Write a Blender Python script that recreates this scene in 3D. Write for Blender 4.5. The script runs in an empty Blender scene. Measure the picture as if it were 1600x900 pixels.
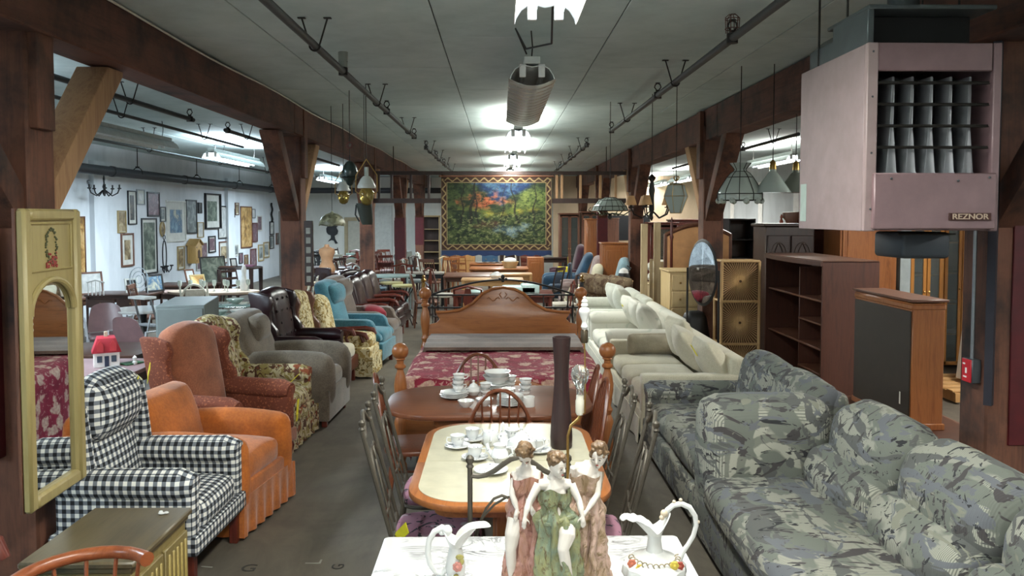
import bpy, bmesh, math, random
from mathutils import Vector, Matrix, noise
random.seed(7)
PI = math.pi
R = math.radians
SC = bpy.context.scene
COL = SC.collection
# ------------------------------------------------------------------ camera
FPX, PITCH, YAW, EYE = 1250.0, R(2.7), R(0.85), 2.0
CY = 337 + FPX * math.tan(PITCH)        # image row of the optical axis: the photo is cropped off centre
cd = bpy.data.cameras.new('camera'); cam = bpy.data.objects.new('camera', cd); COL.objects.link(cam)
cam.location = (0, 0, EYE); cam.rotation_euler = (PI / 2 - PITCH, 0, -YAW)
cd.sensor_fit = 'HORIZONTAL'; cd.sensor_width = 36.0; cd.lens = FPX / 1600 * 36
cd.shift_y = -(450 - CY) / 1600; cd.clip_start = 0.05; cd.clip_end = 200
SC.camera = cam
CM = Matrix.Rotation(-YAW, 3, 'Z') @ Matrix.Rotation(PI / 2 - PITCH, 3, 'X')
def ray(px, py): return CM @ Vector(((px - 800) / FPX, (CY - py) / FPX, -1))
def at(px, py, Y):                      # the point of the place at depth Y seen at that pixel
    d = ray(px, py); return Vector((0, 0, EYE)) + d * (Y / d.y)
def onz(px, py, z):                     # the point of the place at height z seen at that pixel
    d = ray(px, py); return Vector((0, 0, EYE)) + d * ((z - EYE) / d.z)
def onx(px, py, x):                     # the point on the plane X = x seen at that pixel
    d = ray(px, py); return Vector((0, 0, EYE)) + d * (x / d.x)
# ------------------------------------------------------------------ world and exposure
wd = bpy.data.worlds.new('world'); SC.world = wd; wd.use_nodes = True
wd.node_tree.nodes['Background'].inputs[0].default_value = (0.55, 0.68, 0.85, 1)
wd.node_tree.nodes['Background'].inputs[1].default_value = 0.05
SC.view_settings.view_transform = 'Standard'; SC.view_settings.look = 'None'
SC.view_settings.exposure = 0.0; SC.view_settings.gamma = 1.0; SC.view_settings.use_curve_mapping = False
SC.cycles.use_denoising = True
SC.cycles.max_bounces = 7; SC.cycles.diffuse_bounces = 4; SC.cycles.glossy_bounces = 3
SC.cycles.transmission_bounces = 6; SC.cycles.transparent_max_bounces = 8
SC.cycles.sample_clamp_indirect = 6.0
LAMP_W = 120.0                           # watts of one pair of fluorescent tubes
LAMP_COL = (0.82, 0.94, 1.0)
# ------------------------------------------------------------------ mesh builder
I4 = Matrix.Identity(4)
def T(x=0, y=0, z=0): return Matrix.Translation((x, y, z))
def RX(a): return Matrix.Rotation(a, 4, 'X')
def RY(a): return Matrix.Rotation(a, 4, 'Y')
def RZ(a): return Matrix.Rotation(a, 4, 'Z')
class MB:
    def __init__(s): s.v = []; s.f = []; s.M = I4
    def add(s, vs, fs):
        n = len(s.v); M = s.M
        s.v += [M @ Vector(v) for v in vs]; s.f += [tuple(i + n for i in f) for f in fs]; return s
    def box(s, c, d, b=0.0, m=None):
        cx, cy, cz = c; hx, hy, hz = d[0] / 2, d[1] / 2, d[2] / 2
        old = s.M
        if m is not None: s.M = s.M @ m
        if b <= 0:
            vs = [(cx + hx * i, cy + hy * j, cz + hz * k) for i in (-1, 1) for j in (-1, 1) for k in (-1, 1)]
            s.add(vs, [(0, 1, 3, 2), (4, 6, 7, 5), (0, 4, 5, 1), (2, 3, 7, 6), (0, 2, 6, 4), (1, 5, 7, 3)])
        else:
            b = min(b, hx * .9, hy * .9, hz * .9); vs = []; idx = {}
            for i in (-1, 1):
                for j in (-1, 1):
                    for k in (-1, 1):
                        for a in range(3):
                            p = [hx - b, hy - b, hz - b]; p[a] += b
                            idx[i, j, k, a] = len(vs)
                            vs.append((cx + i * p[0], cy + j * p[1], cz + k * p[2]))
            fs = []
            for sg in (-1, 1):
                q = [(-1, -1), (1, -1), (1, 1), (-1, 1)]
                if sg < 0: q = q[::-1]
                fs.append(tuple(idx[sg, u, v, 0] for u, v in q))
                fs.append(tuple(idx[v, sg, u, 1] for u, v in q))
                fs.append(tuple(idx[u, v, sg, 2] for u, v in q))
            for p in (-1, 1):
                for q in (-1, 1):
                    def Q(t): return t if p * q > 0 else t[::-1]
                    fs.append(Q((idx[p, q, -1, 0], idx[p, q, -1, 1], idx[p, q, 1, 1], idx[p, q, 1, 0])))
                    fs.append(Q((idx[-1, p, q, 1], idx[-1, p, q, 2], idx[1, p, q, 2], idx[1, p, q, 1])))
                    fs.append(Q((idx[q, -1, p, 2], idx[q, -1, p, 0], idx[q, 1, p, 0], idx[q, 1, p, 2])))
                    for r in (-1, 1):
                        t = (idx[p, q, r, 0], idx[p, q, r, 1], idx[p, q, r, 2])
                        fs.append(t if p * q * r > 0 else t[::-1])
            s.add(vs, fs)
        s.M = old; return s
    def rbox(s, c, d, r=.04, puff=(0, 0, 0), n=6, warp=None, m=None):   # soft cushion: rounded box with bulging sides
        vs = []; fs = []; key = {}
        h = [d[0] / 2, d[1] / 2, d[2] / 2]; r = min(r, min(h) * .98)
        ts = []
        for a in range(3):
            st = sorted(set([-1, 1] + [(-1 + 2 * i / n) for i in range(n + 1)]))
            k = r / h[a]; inner = [(-1 + k) + (2 - 2 * k) * i / n for i in range(n + 1)]
            st = [-1, -1 + .3 * k] + inner + [1 - .3 * k, 1]; ts.append(st)
        N = len(ts[0])
        def pt(i, j, k_):
            q = (i, j, k_)
            if q in key: return key[q]
            u = (ts[0][i], ts[1][j], ts[2][k_]); p = [u[a] * h[a] for a in range(3)]
            inn = [max(-(h[a] - r), min(h[a] - r, p[a])) for a in range(3)]
            dv = Vector((p[0] - inn[0], p[1] - inn[1], p[2] - inn[2]))
            if dv.length > 1e-9: dv = dv.normalized() * r
            w = [inn[a] + dv[a] for a in range(3)]
            for a in range(3):
                if puff[a]:
                    b_, c_ = (a + 1) % 3, (a + 2) % 3
                    w[a] += (u[a]) * puff[a] * (1 - u[b_] ** 2) * (1 - u[c_] ** 2)
            w = Vector((w[0], w[1], w[2]))
            if warp: w = Vector(warp(w, u))
            key[q] = len(vs); vs.append((w[0] + c[0], w[1] + c[1], w[2] + c[2])); return key[q]
        for e, sg in ((0, -1), (N - 1, 1)):
            for a in range(N - 1):
                for b in range(N - 1):
                    q = [(a, b), (a + 1, b), (a + 1, b + 1), (a, b + 1)]
                    if sg < 0: q = q[::-1]
                    fs.append(tuple(pt(e, x, y) for x, y in q))
                    fs.append(tuple(pt(y, e, x) for x, y in q))
                    fs.append(tuple(pt(x, y, e) for x, y in q))
        old = s.M
        if m is not None: s.M = s.M @ m
        s.add(vs, fs); s.M = old; return s
    def tube(s, pts, r, n=8, closed=False, cap=True):
        pts = [Vector(p) for p in pts]; L = len(pts); vs = []; fs = []
        rr = r if isinstance(r, (list, tuple)) else [r] * L
        prev = None
        for i, p in enumerate(pts):
            if closed: t = pts[(i + 1) % L] - pts[i - 1]
            else: t = pts[min(i + 1, L - 1)] - pts[max(i - 1, 0)]
            t.normalize()
            if prev is None:
                u = t.cross(Vector((0, 0, 1)))
                if u.length < .1: u = t.cross(Vector((0, 1, 0)))
            else:
                u = prev - t * prev.dot(t)
                if u.length < 1e-4: u = t.orthogonal()
            u.normalize(); prev = u; w = t.cross(u)
            for k in range(n):
                a = 2 * PI * k / n
                vs.append(p + (u * math.cos(a) + w * math.sin(a)) * rr[i])
        for i in range(L if closed else L - 1):
            j = (i + 1) % L
            for k in range(n):
                fs.append((i * n + k, i * n + (k + 1) % n, j * n + (k + 1) % n, j * n + k))
        if cap and not closed:
            fs.append(tuple(range(n))[::-1]); fs.append(tuple((L - 1) * n + k for k in range(n)))
        return s.add(vs, fs)
    def lathe(s, prof, c=(0, 0, 0), n=20, m=None, warp=None):
        vs = []; fs = []; L = len(prof)
        for (r, z) in prof:
            for k in range(n):
                a = 2 * PI * k / n; p = (r * math.cos(a), r * math.sin(a), z)
                if warp: p = warp(Vector(p), a)
                vs.append((p[0] + c[0], p[1] + c[1], p[2] + c[2]))
        for i in range(L - 1):
            for k in range(n):
                fs.append((i * n + k, i * n + (k + 1) % n, (i + 1) * n + (k + 1) % n, (i + 1) * n + k))
        if prof[0][0] > 1e-4: fs.append(tuple(range(n))[::-1])
        if prof[-1][0] > 1e-4: fs.append(tuple((L - 1) * n + k for k in range(n)))
        old = s.M
        if m is not None: s.M = s.M @ m
        s.add(vs, fs); s.M = old; return s
    def prism(s, poly, t0, t1, axis='y'):      # extrude a 2-D outline: axis y -> (x,z), x -> (y,z), z -> (x,y)
        n = len(poly)
        def P(a, b, t): return {'y': (a, t, b), 'x': (t, a, b), 'z': (a, b, t)}[axis]
        vs = [P(a, b, t0) for a, b in poly] + [P(a, b, t1) for a, b in poly]
        fs = [tuple(range(n)), tuple(range(2 * n - 1, n - 1, -1))] + [(i, i + n, (i + 1) % n + n, (i + 1) % n) for i in range(n)]
        return s.add(vs, fs)
    def grid(s, fn, nu, nv, thick=0.0):
        vs = [fn(i / nu, j / nv) for i in range(nu + 1) for j in range(nv + 1)]
        fs = [(i * (nv + 1) + j, (i + 1) * (nv + 1) + j, (i + 1) * (nv + 1) + j + 1, i * (nv + 1) + j + 1) for i in range(nu) for j in range(nv)]
        return s.add(vs, fs)
    def ball(s, c, r, n=12, m=None):
        rx, ry, rz = (r, r, r) if not isinstance(r, (tuple, list)) else r
        L = max(5, n // 2 + 1); vs = []; fs = []
        prof = [(math.sin(PI * i / (L - 1)), -math.cos(PI * i / (L - 1))) for i in range(L)]
        prof[0] = (1e-5, -1); prof[-1] = (1e-5, 1)
        for q, z in prof:
            for k in range(n):
                a = 2 * PI * k / n; vs.append((c[0] + rx * q * math.cos(a), c[1] + ry * q * math.sin(a), c[2] + rz * z))
        for i in range(L - 1):
            for k in range(n): fs.append((i * n + k, i * n + (k + 1) % n, (i + 1) * n + (k + 1) % n, (i + 1) * n + k))
        old = s.M
        if m is not None: s.M = s.M @ m
        s.add(vs, fs); s.M = old; return s
    def build(s, name, mat, parent=None, loc=None, rz=0, bevel=0, angle=38, recalc=True, solid=0, label=None, cat=None, group=None, kind=None):
        me = bpy.data.meshes.new(name)
        me.from_pydata([tuple(v) for v in s.v], [], s.f)
        if recalc or bevel or solid:
            bm = bmesh.new(); bm.from_mesh(me)
            bmesh.ops.remove_doubles(bm, verts=bm.verts, dist=1e-5)
            if solid: bmesh.ops.solidify(bm, geom=bm.faces[:], thickness=solid)
            bmesh.ops.recalc_face_normals(bm, faces=bm.faces)
            if bevel:
                es = [e for e in bm.edges if len(e.link_faces) == 2 and e.calc_face_angle(0) > R(30)]
                bmesh.ops.bevel(bm, geom=es, offset=bevel, segments=2, profile=.5, affect='EDGES', clamp_overlap=True)
            bm.to_mesh(me); bm.free()
        uvl = me.uv_layers.new(name='UVMap'); buf = [0.0] * (2 * len(me.loops)); V = me.vertices
        for p in me.polygons:
            n = p.normal; ax, ay, az = abs(n.x), abs(n.y), abs(n.z)
            for li in p.loop_indices:
                co = V[me.loops[li].vertex_index].co
                if az >= ax and az >= ay: u, w = co.x, co.y
                elif ay >= ax: u, w = co.x, co.z
                else: u, w = co.y, co.z
                buf[2 * li] = u; buf[2 * li + 1] = w
        uvl.data.foreach_set('uv', buf)
        me.polygons.foreach_set('use_smooth', [True] * len(me.polygons))
        me.set_sharp_from_angle(angle=R(angle))
        me.materials.append(mat)
        o = bpy.data.objects.new(name, me); COL.objects.link(o)
        if parent is not None: o.parent = parent
        if loc is not None: o.location = loc
        o.rotation_euler = (0, 0, rz)
        return tag(o, label, cat, group, kind)
def tag(o, label=None, cat=None, group=None, kind=None):
    if label: o['label'] = label
    if cat: o['category'] = cat
    if group: o['group'] = group
    if kind: o['kind'] = kind
    return o
def thing(name, label, cat, loc=(0, 0, 0), rz=0, group=None, kind=None):
    o = bpy.data.objects.new(name, None); COL.objects.link(o); o.empty_display_size = .1
    o.location = loc; o.rotation_euler = (0, 0, rz)
    return tag(o, label, cat, group, kind)
def clone(o, loc=None, rz=None, label=None, group=None, parent=None, scale=None):
    c = o.copy(); COL.objects.link(c)
    if parent is not None: c.parent = parent
    if loc is not None: c.location = loc
    if rz is not None: c.rotation_euler = (c.rotation_euler[0], c.rotation_euler[1], rz)
    if scale: c.scale = scale if isinstance(scale, tuple) else (scale,) * 3
    if label: c['label'] = label
    if group: c['group'] = group
    for ch in list(o.children): clone(ch, parent=c)
    return c
def box(name, mat, c, d, parent=None, b=.004, m=None, **k):
    return MB().box((0, 0, 0), d, b, m).build(name, mat, parent, loc=c, **k)
def kid(name, mat, mb, parent, **k): return mb.build(name, mat, parent, **k)
def remake(o, voxel, smooth=3, dec=None):  # fuse overlapping shapes into one continuous surface
    m = o.modifiers.new('r', 'REMESH'); m.mode = 'VOXEL'; m.voxel_size = voxel; m.use_smooth_shade = True
    m2 = o.modifiers.new('s', 'SMOOTH'); m2.iterations = smooth; m2.factor = .5
    dg = bpy.context.evaluated_depsgraph_get(); dg.update()
    me = bpy.data.meshes.new_from_object(o.evaluated_get(dg))
    o.modifiers.clear(); mats = list(o.data.materials); o.data = me
    if not me.materials: [me.materials.append(x) for x in mats]
    me.polygons.foreach_set('use_smooth', [True] * len(me.polygons))
    return o
# ------------------------------------------------------------------ materials
def lin(c):
    if isinstance(c, str): c = tuple(int(c[i:i + 2], 16) / 255 for i in (0, 2, 4))
    return tuple(((x / 12.92) if x <= .04045 else ((x + .055) / 1.055) ** 2.4) for x in c[:3]) + (1,)
class NT:
    def __init__(s, name):
        s.m = bpy.data.materials.new(name); s.m.use_nodes = True; s.t = s.m.node_tree; s.b = s.t.nodes['Principled BSDF']
    def n(s, typ, **k):
        x = s.t.nodes.new('ShaderNode' + typ)
        for a, v in k.items():
            if a in x.inputs: x.inputs[a].default_value = v
            else: setattr(x, a, v)
        return x
    def l(s, a, b): s.t.links.new(a, b)
    def co(s, kind='Object', scale=(1, 1, 1), rot=(0, 0, 0), loc=(0, 0, 0)):
        c = s.n('TexCoord'); m = s.n('Mapping'); m.inputs['Scale'].default_value = scale; m.inputs['Rotation'].default_value = rot; m.inputs['Location'].default_value = loc
        s.l(c.outputs[kind], m.inputs['Vector']); return m.outputs[0]
    def noise(s, vec, scale=5, detail=3, rough=.5, dist=0):
        x = s.n('TexNoise'); x.inputs['Scale'].default_value = scale; x.inputs['Detail'].default_value = detail
        x.inputs['Roughness'].default_value = rough; x.inputs['Distortion'].default_value = dist
        s.l(vec, x.inputs['Vector']); return x.outputs['Fac']
    def ramp(s, fac, stops, interp='LINEAR'):
        r = s.n('ValToRGB'); e = r.color_ramp.elements; r.color_ramp.interpolation = interp
        while len(e) < len(stops): e.new(.5)
        for q, (p, c) in zip(e, stops): q.position = p; q.color = lin(c)
        s.l(fac, r.inputs[0]); return r.outputs[0]
    def mix(s, fac, a, b, mode='MIX'):
        x = s.n('MixRGB', blend_type=mode)
        for k, v in ((0, fac), (1, a), (2, b)):
            if isinstance(v, (int, float)): x.inputs[k].default_value = v
            elif isinstance(v, (str, tuple)): x.inputs[k].default_value = lin(v)
            else: s.l(v, x.inputs[k])
        return x.outputs[0]
    def math(s, op, a, b=None):
        x = s.n('Math', operation=op)
        for k, v in ((0, a), (1, b)):
            if v is None: continue
            if isinstance(v, (int, float)): x.inputs[k].default_value = v
            else: s.l(v, x.inputs[k])
        return x.outputs[0]
    def col(s, c):
        if isinstance(c, (str, tuple)): s.b.inputs['Base Color'].default_value = lin(c)
        else: s.l(c, s.b.inputs['Base Color'])
        return s
    def bump(s, h, strength=.3, dist=.01):
        x = s.n('Bump'); x.inputs['Strength'].default_value = strength; x.inputs['Distance'].default_value = dist
        s.l(h, x.inputs['Height']); s.l(x.outputs[0], s.b.inputs['Normal']); return s
    def set(s, **k):
        for a, v in k.items(): s.b.inputs[a.replace('_', ' ')].default_value = v
        return s
_mc = {}
def plain(c, rough=.6, metal=0.0, bump=0, spec=.5, var=.0):
    key = ('p', c, rough, metal, bump, spec, var)
    if key in _mc: return _mc[key]
    t = NT('plain_' + str(c)); t.set(Roughness=rough, Metallic=metal); t.b.inputs['Specular IOR Level'].default_value = spec
    v = t.co()
    f = t.noise(v, 9, 4, .6)
    base = lin(c)
    k = var or .10
    x = t.n('MixRGB', blend_type='MULTIPLY'); x.inputs[0].default_value = 1
    x.inputs[1].default_value = base; r = t.n('ValToRGB'); r.color_ramp.elements[0].color = (1 - k * 1.5,) * 3 + (1,); r.color_ramp.elements[1].color = (1 + k * .6,) * 3 + (1,)
    r.color_ramp.elements[0].position = .3; r.color_ramp.elements[1].position = .7
    t.l(f, r.inputs[0]); t.l(r.outputs[0], x.inputs[2]); t.col(x.outputs[0])
    if bump: t.bump(t.noise(v, 120, 2), bump, .002)
    _mc[key] = t.m; return t.m
def wood(c1, c2, axis='z', rough=.4, scale=1.0, bump=.06, rot=0, stain=0):
    key = ('w', c1, c2, axis, rough, scale, bump, stain)
    if key in _mc: return _mc[key]
    t = NT('wood_' + c1); t.set(Roughness=rough)
    sc = {'x': (.8, 9, 9), 'y': (9, .8, 9), 'z': (9, 9, .8)}[axis]
    v = t.co(scale=tuple(q * scale for q in sc))
    n1 = t.noise(v, 1.6, 5, .62, 1.2); n2 = t.noise(v, 9, 3, .7, .4)
    f = t.math('ADD', t.math('MULTIPLY', n1, .75), t.math('MULTIPLY', n2, .25))
    c = t.ramp(f, [(.34, c1), (.5, c2), (.66, c1)])
    if stain:
        c = t.mix(t.ramp(t.noise(t.co(), 2.2, 5, .65), [(.45, '000000'), (.7, 'ffffff')]), c, '140b08')
    t.col(c); t.bump(f, bump, .01)
    _mc[key] = t.m; return t.m
def fabric(c, c2=None, scale=160, rough=.95, bump=.4, blotch=.12):
    key = ('f', c, c2, scale, bump)
    if key in _mc: return _mc[key]
    t = NT('fabric_' + str(c)); t.set(Roughness=rough); t.b.inputs['Sheen Weight'].default_value = .25
    v = t.co()
    w = t.noise(v, scale, 2); big = t.noise(v, 5, 4, .6)
    base = t.mix(t.ramp(w, [(.4, '000000'), (.6, 'ffffff')]), c, c2 or c)
    dark = t.ramp(big, [(.3, (1 - blotch * 2,) * 3), (.7, (1.0,) * 3)])
    t.col(t.mix(1.0, base, dark, 'MULTIPLY')); t.bump(w, bump, .003)
    _mc[key] = t.m; return t.m
def glass(c='dfeae6', rough=.03, alpha=.25):
    key = ('g', c, rough, alpha)
    if key in _mc: return _mc[key]
    t = NT('glass_' + c); t.col(c).set(Roughness=rough, IOR=1.45); t.b.inputs['Transmission Weight'].default_value = 1.0 - alpha
    _mc[key] = t.m; return t.m
def metal(c, rough=.35): return plain(c, rough, .9, 0, .5, .12)
def emit(c, s):
    t = NT('glow_' + c); t.b.inputs['Emission Color'].default_value = lin(c); t.b.inputs['Emission Strength'].default_value = s; t.col(c); return t.m
def blobs(name, ground, layers, rough=.9, kind='Object', bump=.3, fine=None):
    """printed cloth: each layer (colour, scale, threshold lo, hi, stretch, distortion, seed)"""
    t = NT(name); t.set(Roughness=rough); c = None
    for col, sc, lo, hi, st, di, seed in layers:
        v = t.co(kind, scale=st, loc=(seed, seed * 1.7, seed * .6))
        f = t.noise(v, sc, 2.5, .55, di)
        k = t.ramp(f, [(lo, '000000'), (hi, 'ffffff')])
        c = t.mix(k, c if c is not None else ground, col)
    if fine: c = t.mix(fine[0], c, t.mix(t.ramp(t.noise(t.co(kind), fine[1], 2), [(.45, '000000'), (.55, 'ffffff')]), fine[2], fine[3]))
    t.col(c); t.bump(t.noise(t.co(kind), 150, 2), bump, .003)
    return t.m
# ------------------------------------------------------------------ palette
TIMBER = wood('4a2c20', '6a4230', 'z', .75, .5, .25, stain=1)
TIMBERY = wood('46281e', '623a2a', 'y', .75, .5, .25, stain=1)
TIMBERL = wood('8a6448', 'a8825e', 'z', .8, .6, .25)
OAK = wood('7c4826', '9c6034', 'z', .35); OAKX = wood('7c4826', '9c6034', 'x', .3); OAKY = wood('7c4826', '9c6034', 'y', .3)
MAH = wood('3c1610', '5c2519', 'z', .3); MAHX = wood('3c1610', '5c2519', 'x', .3)
DARKW = wood('1e120e', '33201a', 'z', .4); WAL = wood('4c2f22', '6b4330', 'z', .45); WALX = wood('4c2f22', '6b4330', 'x', .45)
TABLEW = wood('54301f', '70422b', 'x', .28, .7); PINE = wood('a87a48', 'c4965e', 'z', .5); PINEX = wood('a87a48', 'c69a64', 'x', .5)
ORW = wood('a86a2c', 'c4853c', 'z', .4); BEIGEW = wood('a08a68', 'b8a27e', 'z', .6)
BLACK = plain('141416', .5); IRON = plain('2c2a28', .5, .6); BRASS = metal('a8864c', .3); CHROME = metal('c8ccd0', .2); STEEL = plain('4a4e52', .5, .5)
WHITEP = plain('dcdcd8', .12); WHITE = plain('e8e8e4', .5); CREAM = plain('d8cfae', .6); DREDP = plain('4c0e14', .55, 0, .1, .4, .2)
PIPEM = plain('3a3b3c', .5, .3, .2); BLACKPIPE = plain('26262a', .55, .2, .3); YELLOW = plain('e8dc28', .6); PAPER = plain('f0ece0', .8)
def concrete():
    t = NT('floor_concrete'); t.set(Roughness=.55)
    a = t.noise(t.co(), .9, 6, .62, .6); b = t.noise(t.co(scale=(1, .35, 1)), 5, 5, .7, 1)
    c = t.ramp(t.math('ADD', t.math('MULTIPLY', a, .6), t.math('MULTIPLY', b, .4)), [(.32, '403a32'), (.5, '575045'), (.7, '6b6456')])
    c = t.mix(t.ramp(t.noise(t.co(scale=(1, .5, 1), loc=(3, 8, 0)), 11, 4, .7), [(.62, '000000'), (.72, '8c8c8c')]), c, '35322c')
    c = t.mix(t.ramp(t.noise(t.co(loc=(13, 2, 0)), 14, 5, .75), [(.67, '000000'), (.74, '9a9a9a')]), c, '84827a')
    t.col(c); t.bump(b, .12, .01)
    t.l(t.ramp(a, [(.3, 'd8d8d8'), (.7, 'b8b8b8')]), t.b.inputs['Roughness']); return t.m
def ceil_mat():
    t = NT('ceiling_board'); t.set(Roughness=.8)
    a = t.noise(t.co('Object', loc=(2, 1, 0)), .8, 5, .6, .4); b = t.noise(t.co('Object', scale=(1, 1, 1)), 3.5, 4, .7)
    c = t.ramp(t.math('ADD', t.math('MULTIPLY', a, .6), t.math('MULTIPLY', b, .4)), [(.3, 'a4b6b6'), (.5, 'bccccb'), (.7, 'ccd8d7')])
    t.col(c); return t.m
def wall_mat(name, c1, c2, c3):
    t = NT(name); t.set(Roughness=.75)
    a = t.noise(t.co(scale=(1, 1, .4)), 1.4, 5, .65, .3)
    t.col(t.ramp(a, [(.3, c1), (.55, c2), (.75, c3)])); return t.m
CEIL = ceil_mat()
# ------------------------------------------------------------------ shell
XL, XR, YN, YF, ZC = -7.4, 7.0, -3.0, 27.6, 3.31
fl = MB().box((-.2, 12.3, -.06), (15.2, 31.4, .12)).build('floor', concrete(), kind='structure')
cl = MB().box((-.2, 12.3, ZC + .05), (15.2, 31.4, .07)).build('ceiling', plain('33322e', .9), kind='structure')
pm = MB().box((0, 0, 0), (1.222, 2.434, .014), .003)
pobj = None; xs = [-7.2 + 1.23 * i for i in range(12)]
for i, x in enumerate(xs):
    for j in range(13):
        y = -2.62 + 2.44 * j + (1.22 if i % 2 else 0)
        if y > 27.5: continue
        if pobj is None:
            pobj = pm.build('ceiling_panel', CEIL, cl, loc=(x, y, ZC))
        else:
            q = pobj.copy(); COL.objects.link(q); q.parent = cl
            q.location = (x, y, ZC + random.uniform(-.002, .002)); q.rotation_euler = (random.uniform(-.0006, .0006), random.uniform(-.001, .001), 0)
WHW = wall_mat('wall_white', 'ccd2d6', 'dfe4e8', 'e6eaee')
wl = MB().box((0, 0, 0), (.2, 31, 3.5)).build('wall_left', WHW, loc=(XL - .1, 12.2, 1.75), kind='structure')
box('pilaster', WHW, (.13, 2.6, -.25), (.12, .5, 3.0), wl); box('pilaster', WHW, (.13, 9.7, -.25), (.12, .5, 3.0), wl)
wf = MB().box((0, 0, 0), (15, .2, 3.5)).build('wall_far', wall_mat('wall_far_white', 'ccccc4', 'dcdcd4', 'e4e4dc'), loc=(-.2, YF + .1, 1.75), kind='structure')
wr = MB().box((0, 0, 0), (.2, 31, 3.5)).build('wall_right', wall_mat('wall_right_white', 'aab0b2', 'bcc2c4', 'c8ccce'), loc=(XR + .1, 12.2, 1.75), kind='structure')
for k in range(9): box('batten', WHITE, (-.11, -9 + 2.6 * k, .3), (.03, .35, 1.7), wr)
MB().box((0, 0, 0), (15, .2, 3.5)).build('wall_near', WHW, loc=(-.2, YN - .1, 1.75), kind='structure')
# beige partition wall across the right of the far end
wb = MB().box((0, 0, 0), (5.2, .1, 3.3)).build('wall_back', wall_mat('wall_beige', 'b09a80', 'c4ae92', 'ccb89c'), loc=(4.35, 26.4, 1.65), kind='structure')
box('dark_opening', plain('0c1016', .3), (-.2, -.06, -.05), (1.6, .03, .82), wb)
box('opening_frame', plain('d8c8a8', .6), (-.2, -.055, .42), (1.9, .04, .12), wb)
# far doors
def far_door(x0, x1, z1, name):
    d = thing(name, None, None, (0, 0, 0), kind='structure')
    cx = (x0 + x1) / 2
    box('door_leaf', plain('b9b6a8', .6), (cx, YF - .03, z1 / 2), (x1 - x0, .05, z1), d)
    for x in (x0 - .06, x1 + .06): box('door_frame', plain('a89878', .6), (x, YF - .04, z1 / 2), (.12, .09, z1), d)
    box('door_frame', plain('a89878', .6), (cx, YF - .04, z1 + .06), (x1 - x0 + .24, .09, .12), d)
    MB().ball((0, 0, 0), .035, 10).build('door_knob', BRASS, d, loc=(x1 - .12, YF - .09, 1.0))
a = at(544, 345, YF); b = at(578, 345, YF); far_door(a.x, b.x, a.z, 'door_1')
a = at(606, 330, YF); b = at(624, 330, YF)
box('wall_panel', plain('c6c8c2', .6), ((a.x + b.x) / 2 - .3, -.13, -.5), (.9, .03, 2.2), wf)
# ------------------------------------------------------------------ timber frame
def post(x, y, name='timber_post', lab='', braces=(-1, 1), h=ZC - .03, paint=None):
    t = thing(name, None, None, (x, y, 0), kind='structure')
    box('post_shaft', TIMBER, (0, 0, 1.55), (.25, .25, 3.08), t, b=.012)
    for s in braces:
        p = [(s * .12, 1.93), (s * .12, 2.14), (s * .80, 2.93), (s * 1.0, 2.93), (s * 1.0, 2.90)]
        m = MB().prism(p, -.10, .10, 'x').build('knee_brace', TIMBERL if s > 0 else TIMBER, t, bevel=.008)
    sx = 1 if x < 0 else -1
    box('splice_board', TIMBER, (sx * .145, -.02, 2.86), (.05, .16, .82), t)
    if paint: box('painted_band', DREDP, (0, -.128, (paint[0] + paint[1]) / 2), (.256, .01, paint[1] - paint[0]), t, b=.001); box('painted_band', DREDP, (-sx * .0, .0, (paint[0] + paint[1]) / 2), (.262, .25, paint[1] - paint[0]), t, b=.001)
    return t
LP = [4.28, 9.72, 15.1, 20.1, 24.9]; RP = [4.32, 9.85, 15.3, 20.4, 25.2]
for i, y in enumerate(LP): post(-2.5 if i else -2.545, y, paint=[None, None, None, (.9, 1.95), (1.1, 2.0)][i])
for i, y in enumerate(RP): post(2.6 if i else 2.72, y, paint=[None, None, None, (.6, 2.1), None][i])
# red paint on part of the nearest posts
box('red_board', DREDP, (-2.68, 4.12, 1.4), (.22, .06, 1.3), label='dark red painted board fixed beside the post behind the tall mirror', cat='board')
pr = box('red_board', DREDP, (2.80, 4.20, 1.38), (.17, .03, 1.22), label='dark red painted board on the timber post at the right edge', cat='board')
def beam(x, z0, z1, y0, y1):
    t = thing('timber_beam', None, None, (x, 0, 0), kind='structure')
    ys = [y0] + [y0 + (y1 - y0) * (k + 1) / 5 for k in range(5)]
    for a, b in zip(ys, ys[1:]): box('beam_length', TIMBERY, (0, (a + b) / 2, (z0 + z1) / 2), (.25, b - a - .006, z1 - z0), t, b=.01)
beam(-2.47, 2.94, 3.29, -2.9, 27.4); beam(2.62, 2.91, 3.29, -2.9, 27.4)
for x in (-2.47,): box('cross_timber', TIMBER, (-3.6, 3.4, 3.05), (2.1, .25, .3), kind='structure').name = 'trim_1'
# thin pale cable clipped along the left beam
MB().tube([(-2.33, y, 3.275 + .012 * math.sin(y * 1.7)) for y in [0.5 + .5 * k for k in range(50)]], .008, 6).build('electric_cable', plain('c8c4b8', .6), label='thin pale cable clipped along the top of the left timber beam', cat='cable')
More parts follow.
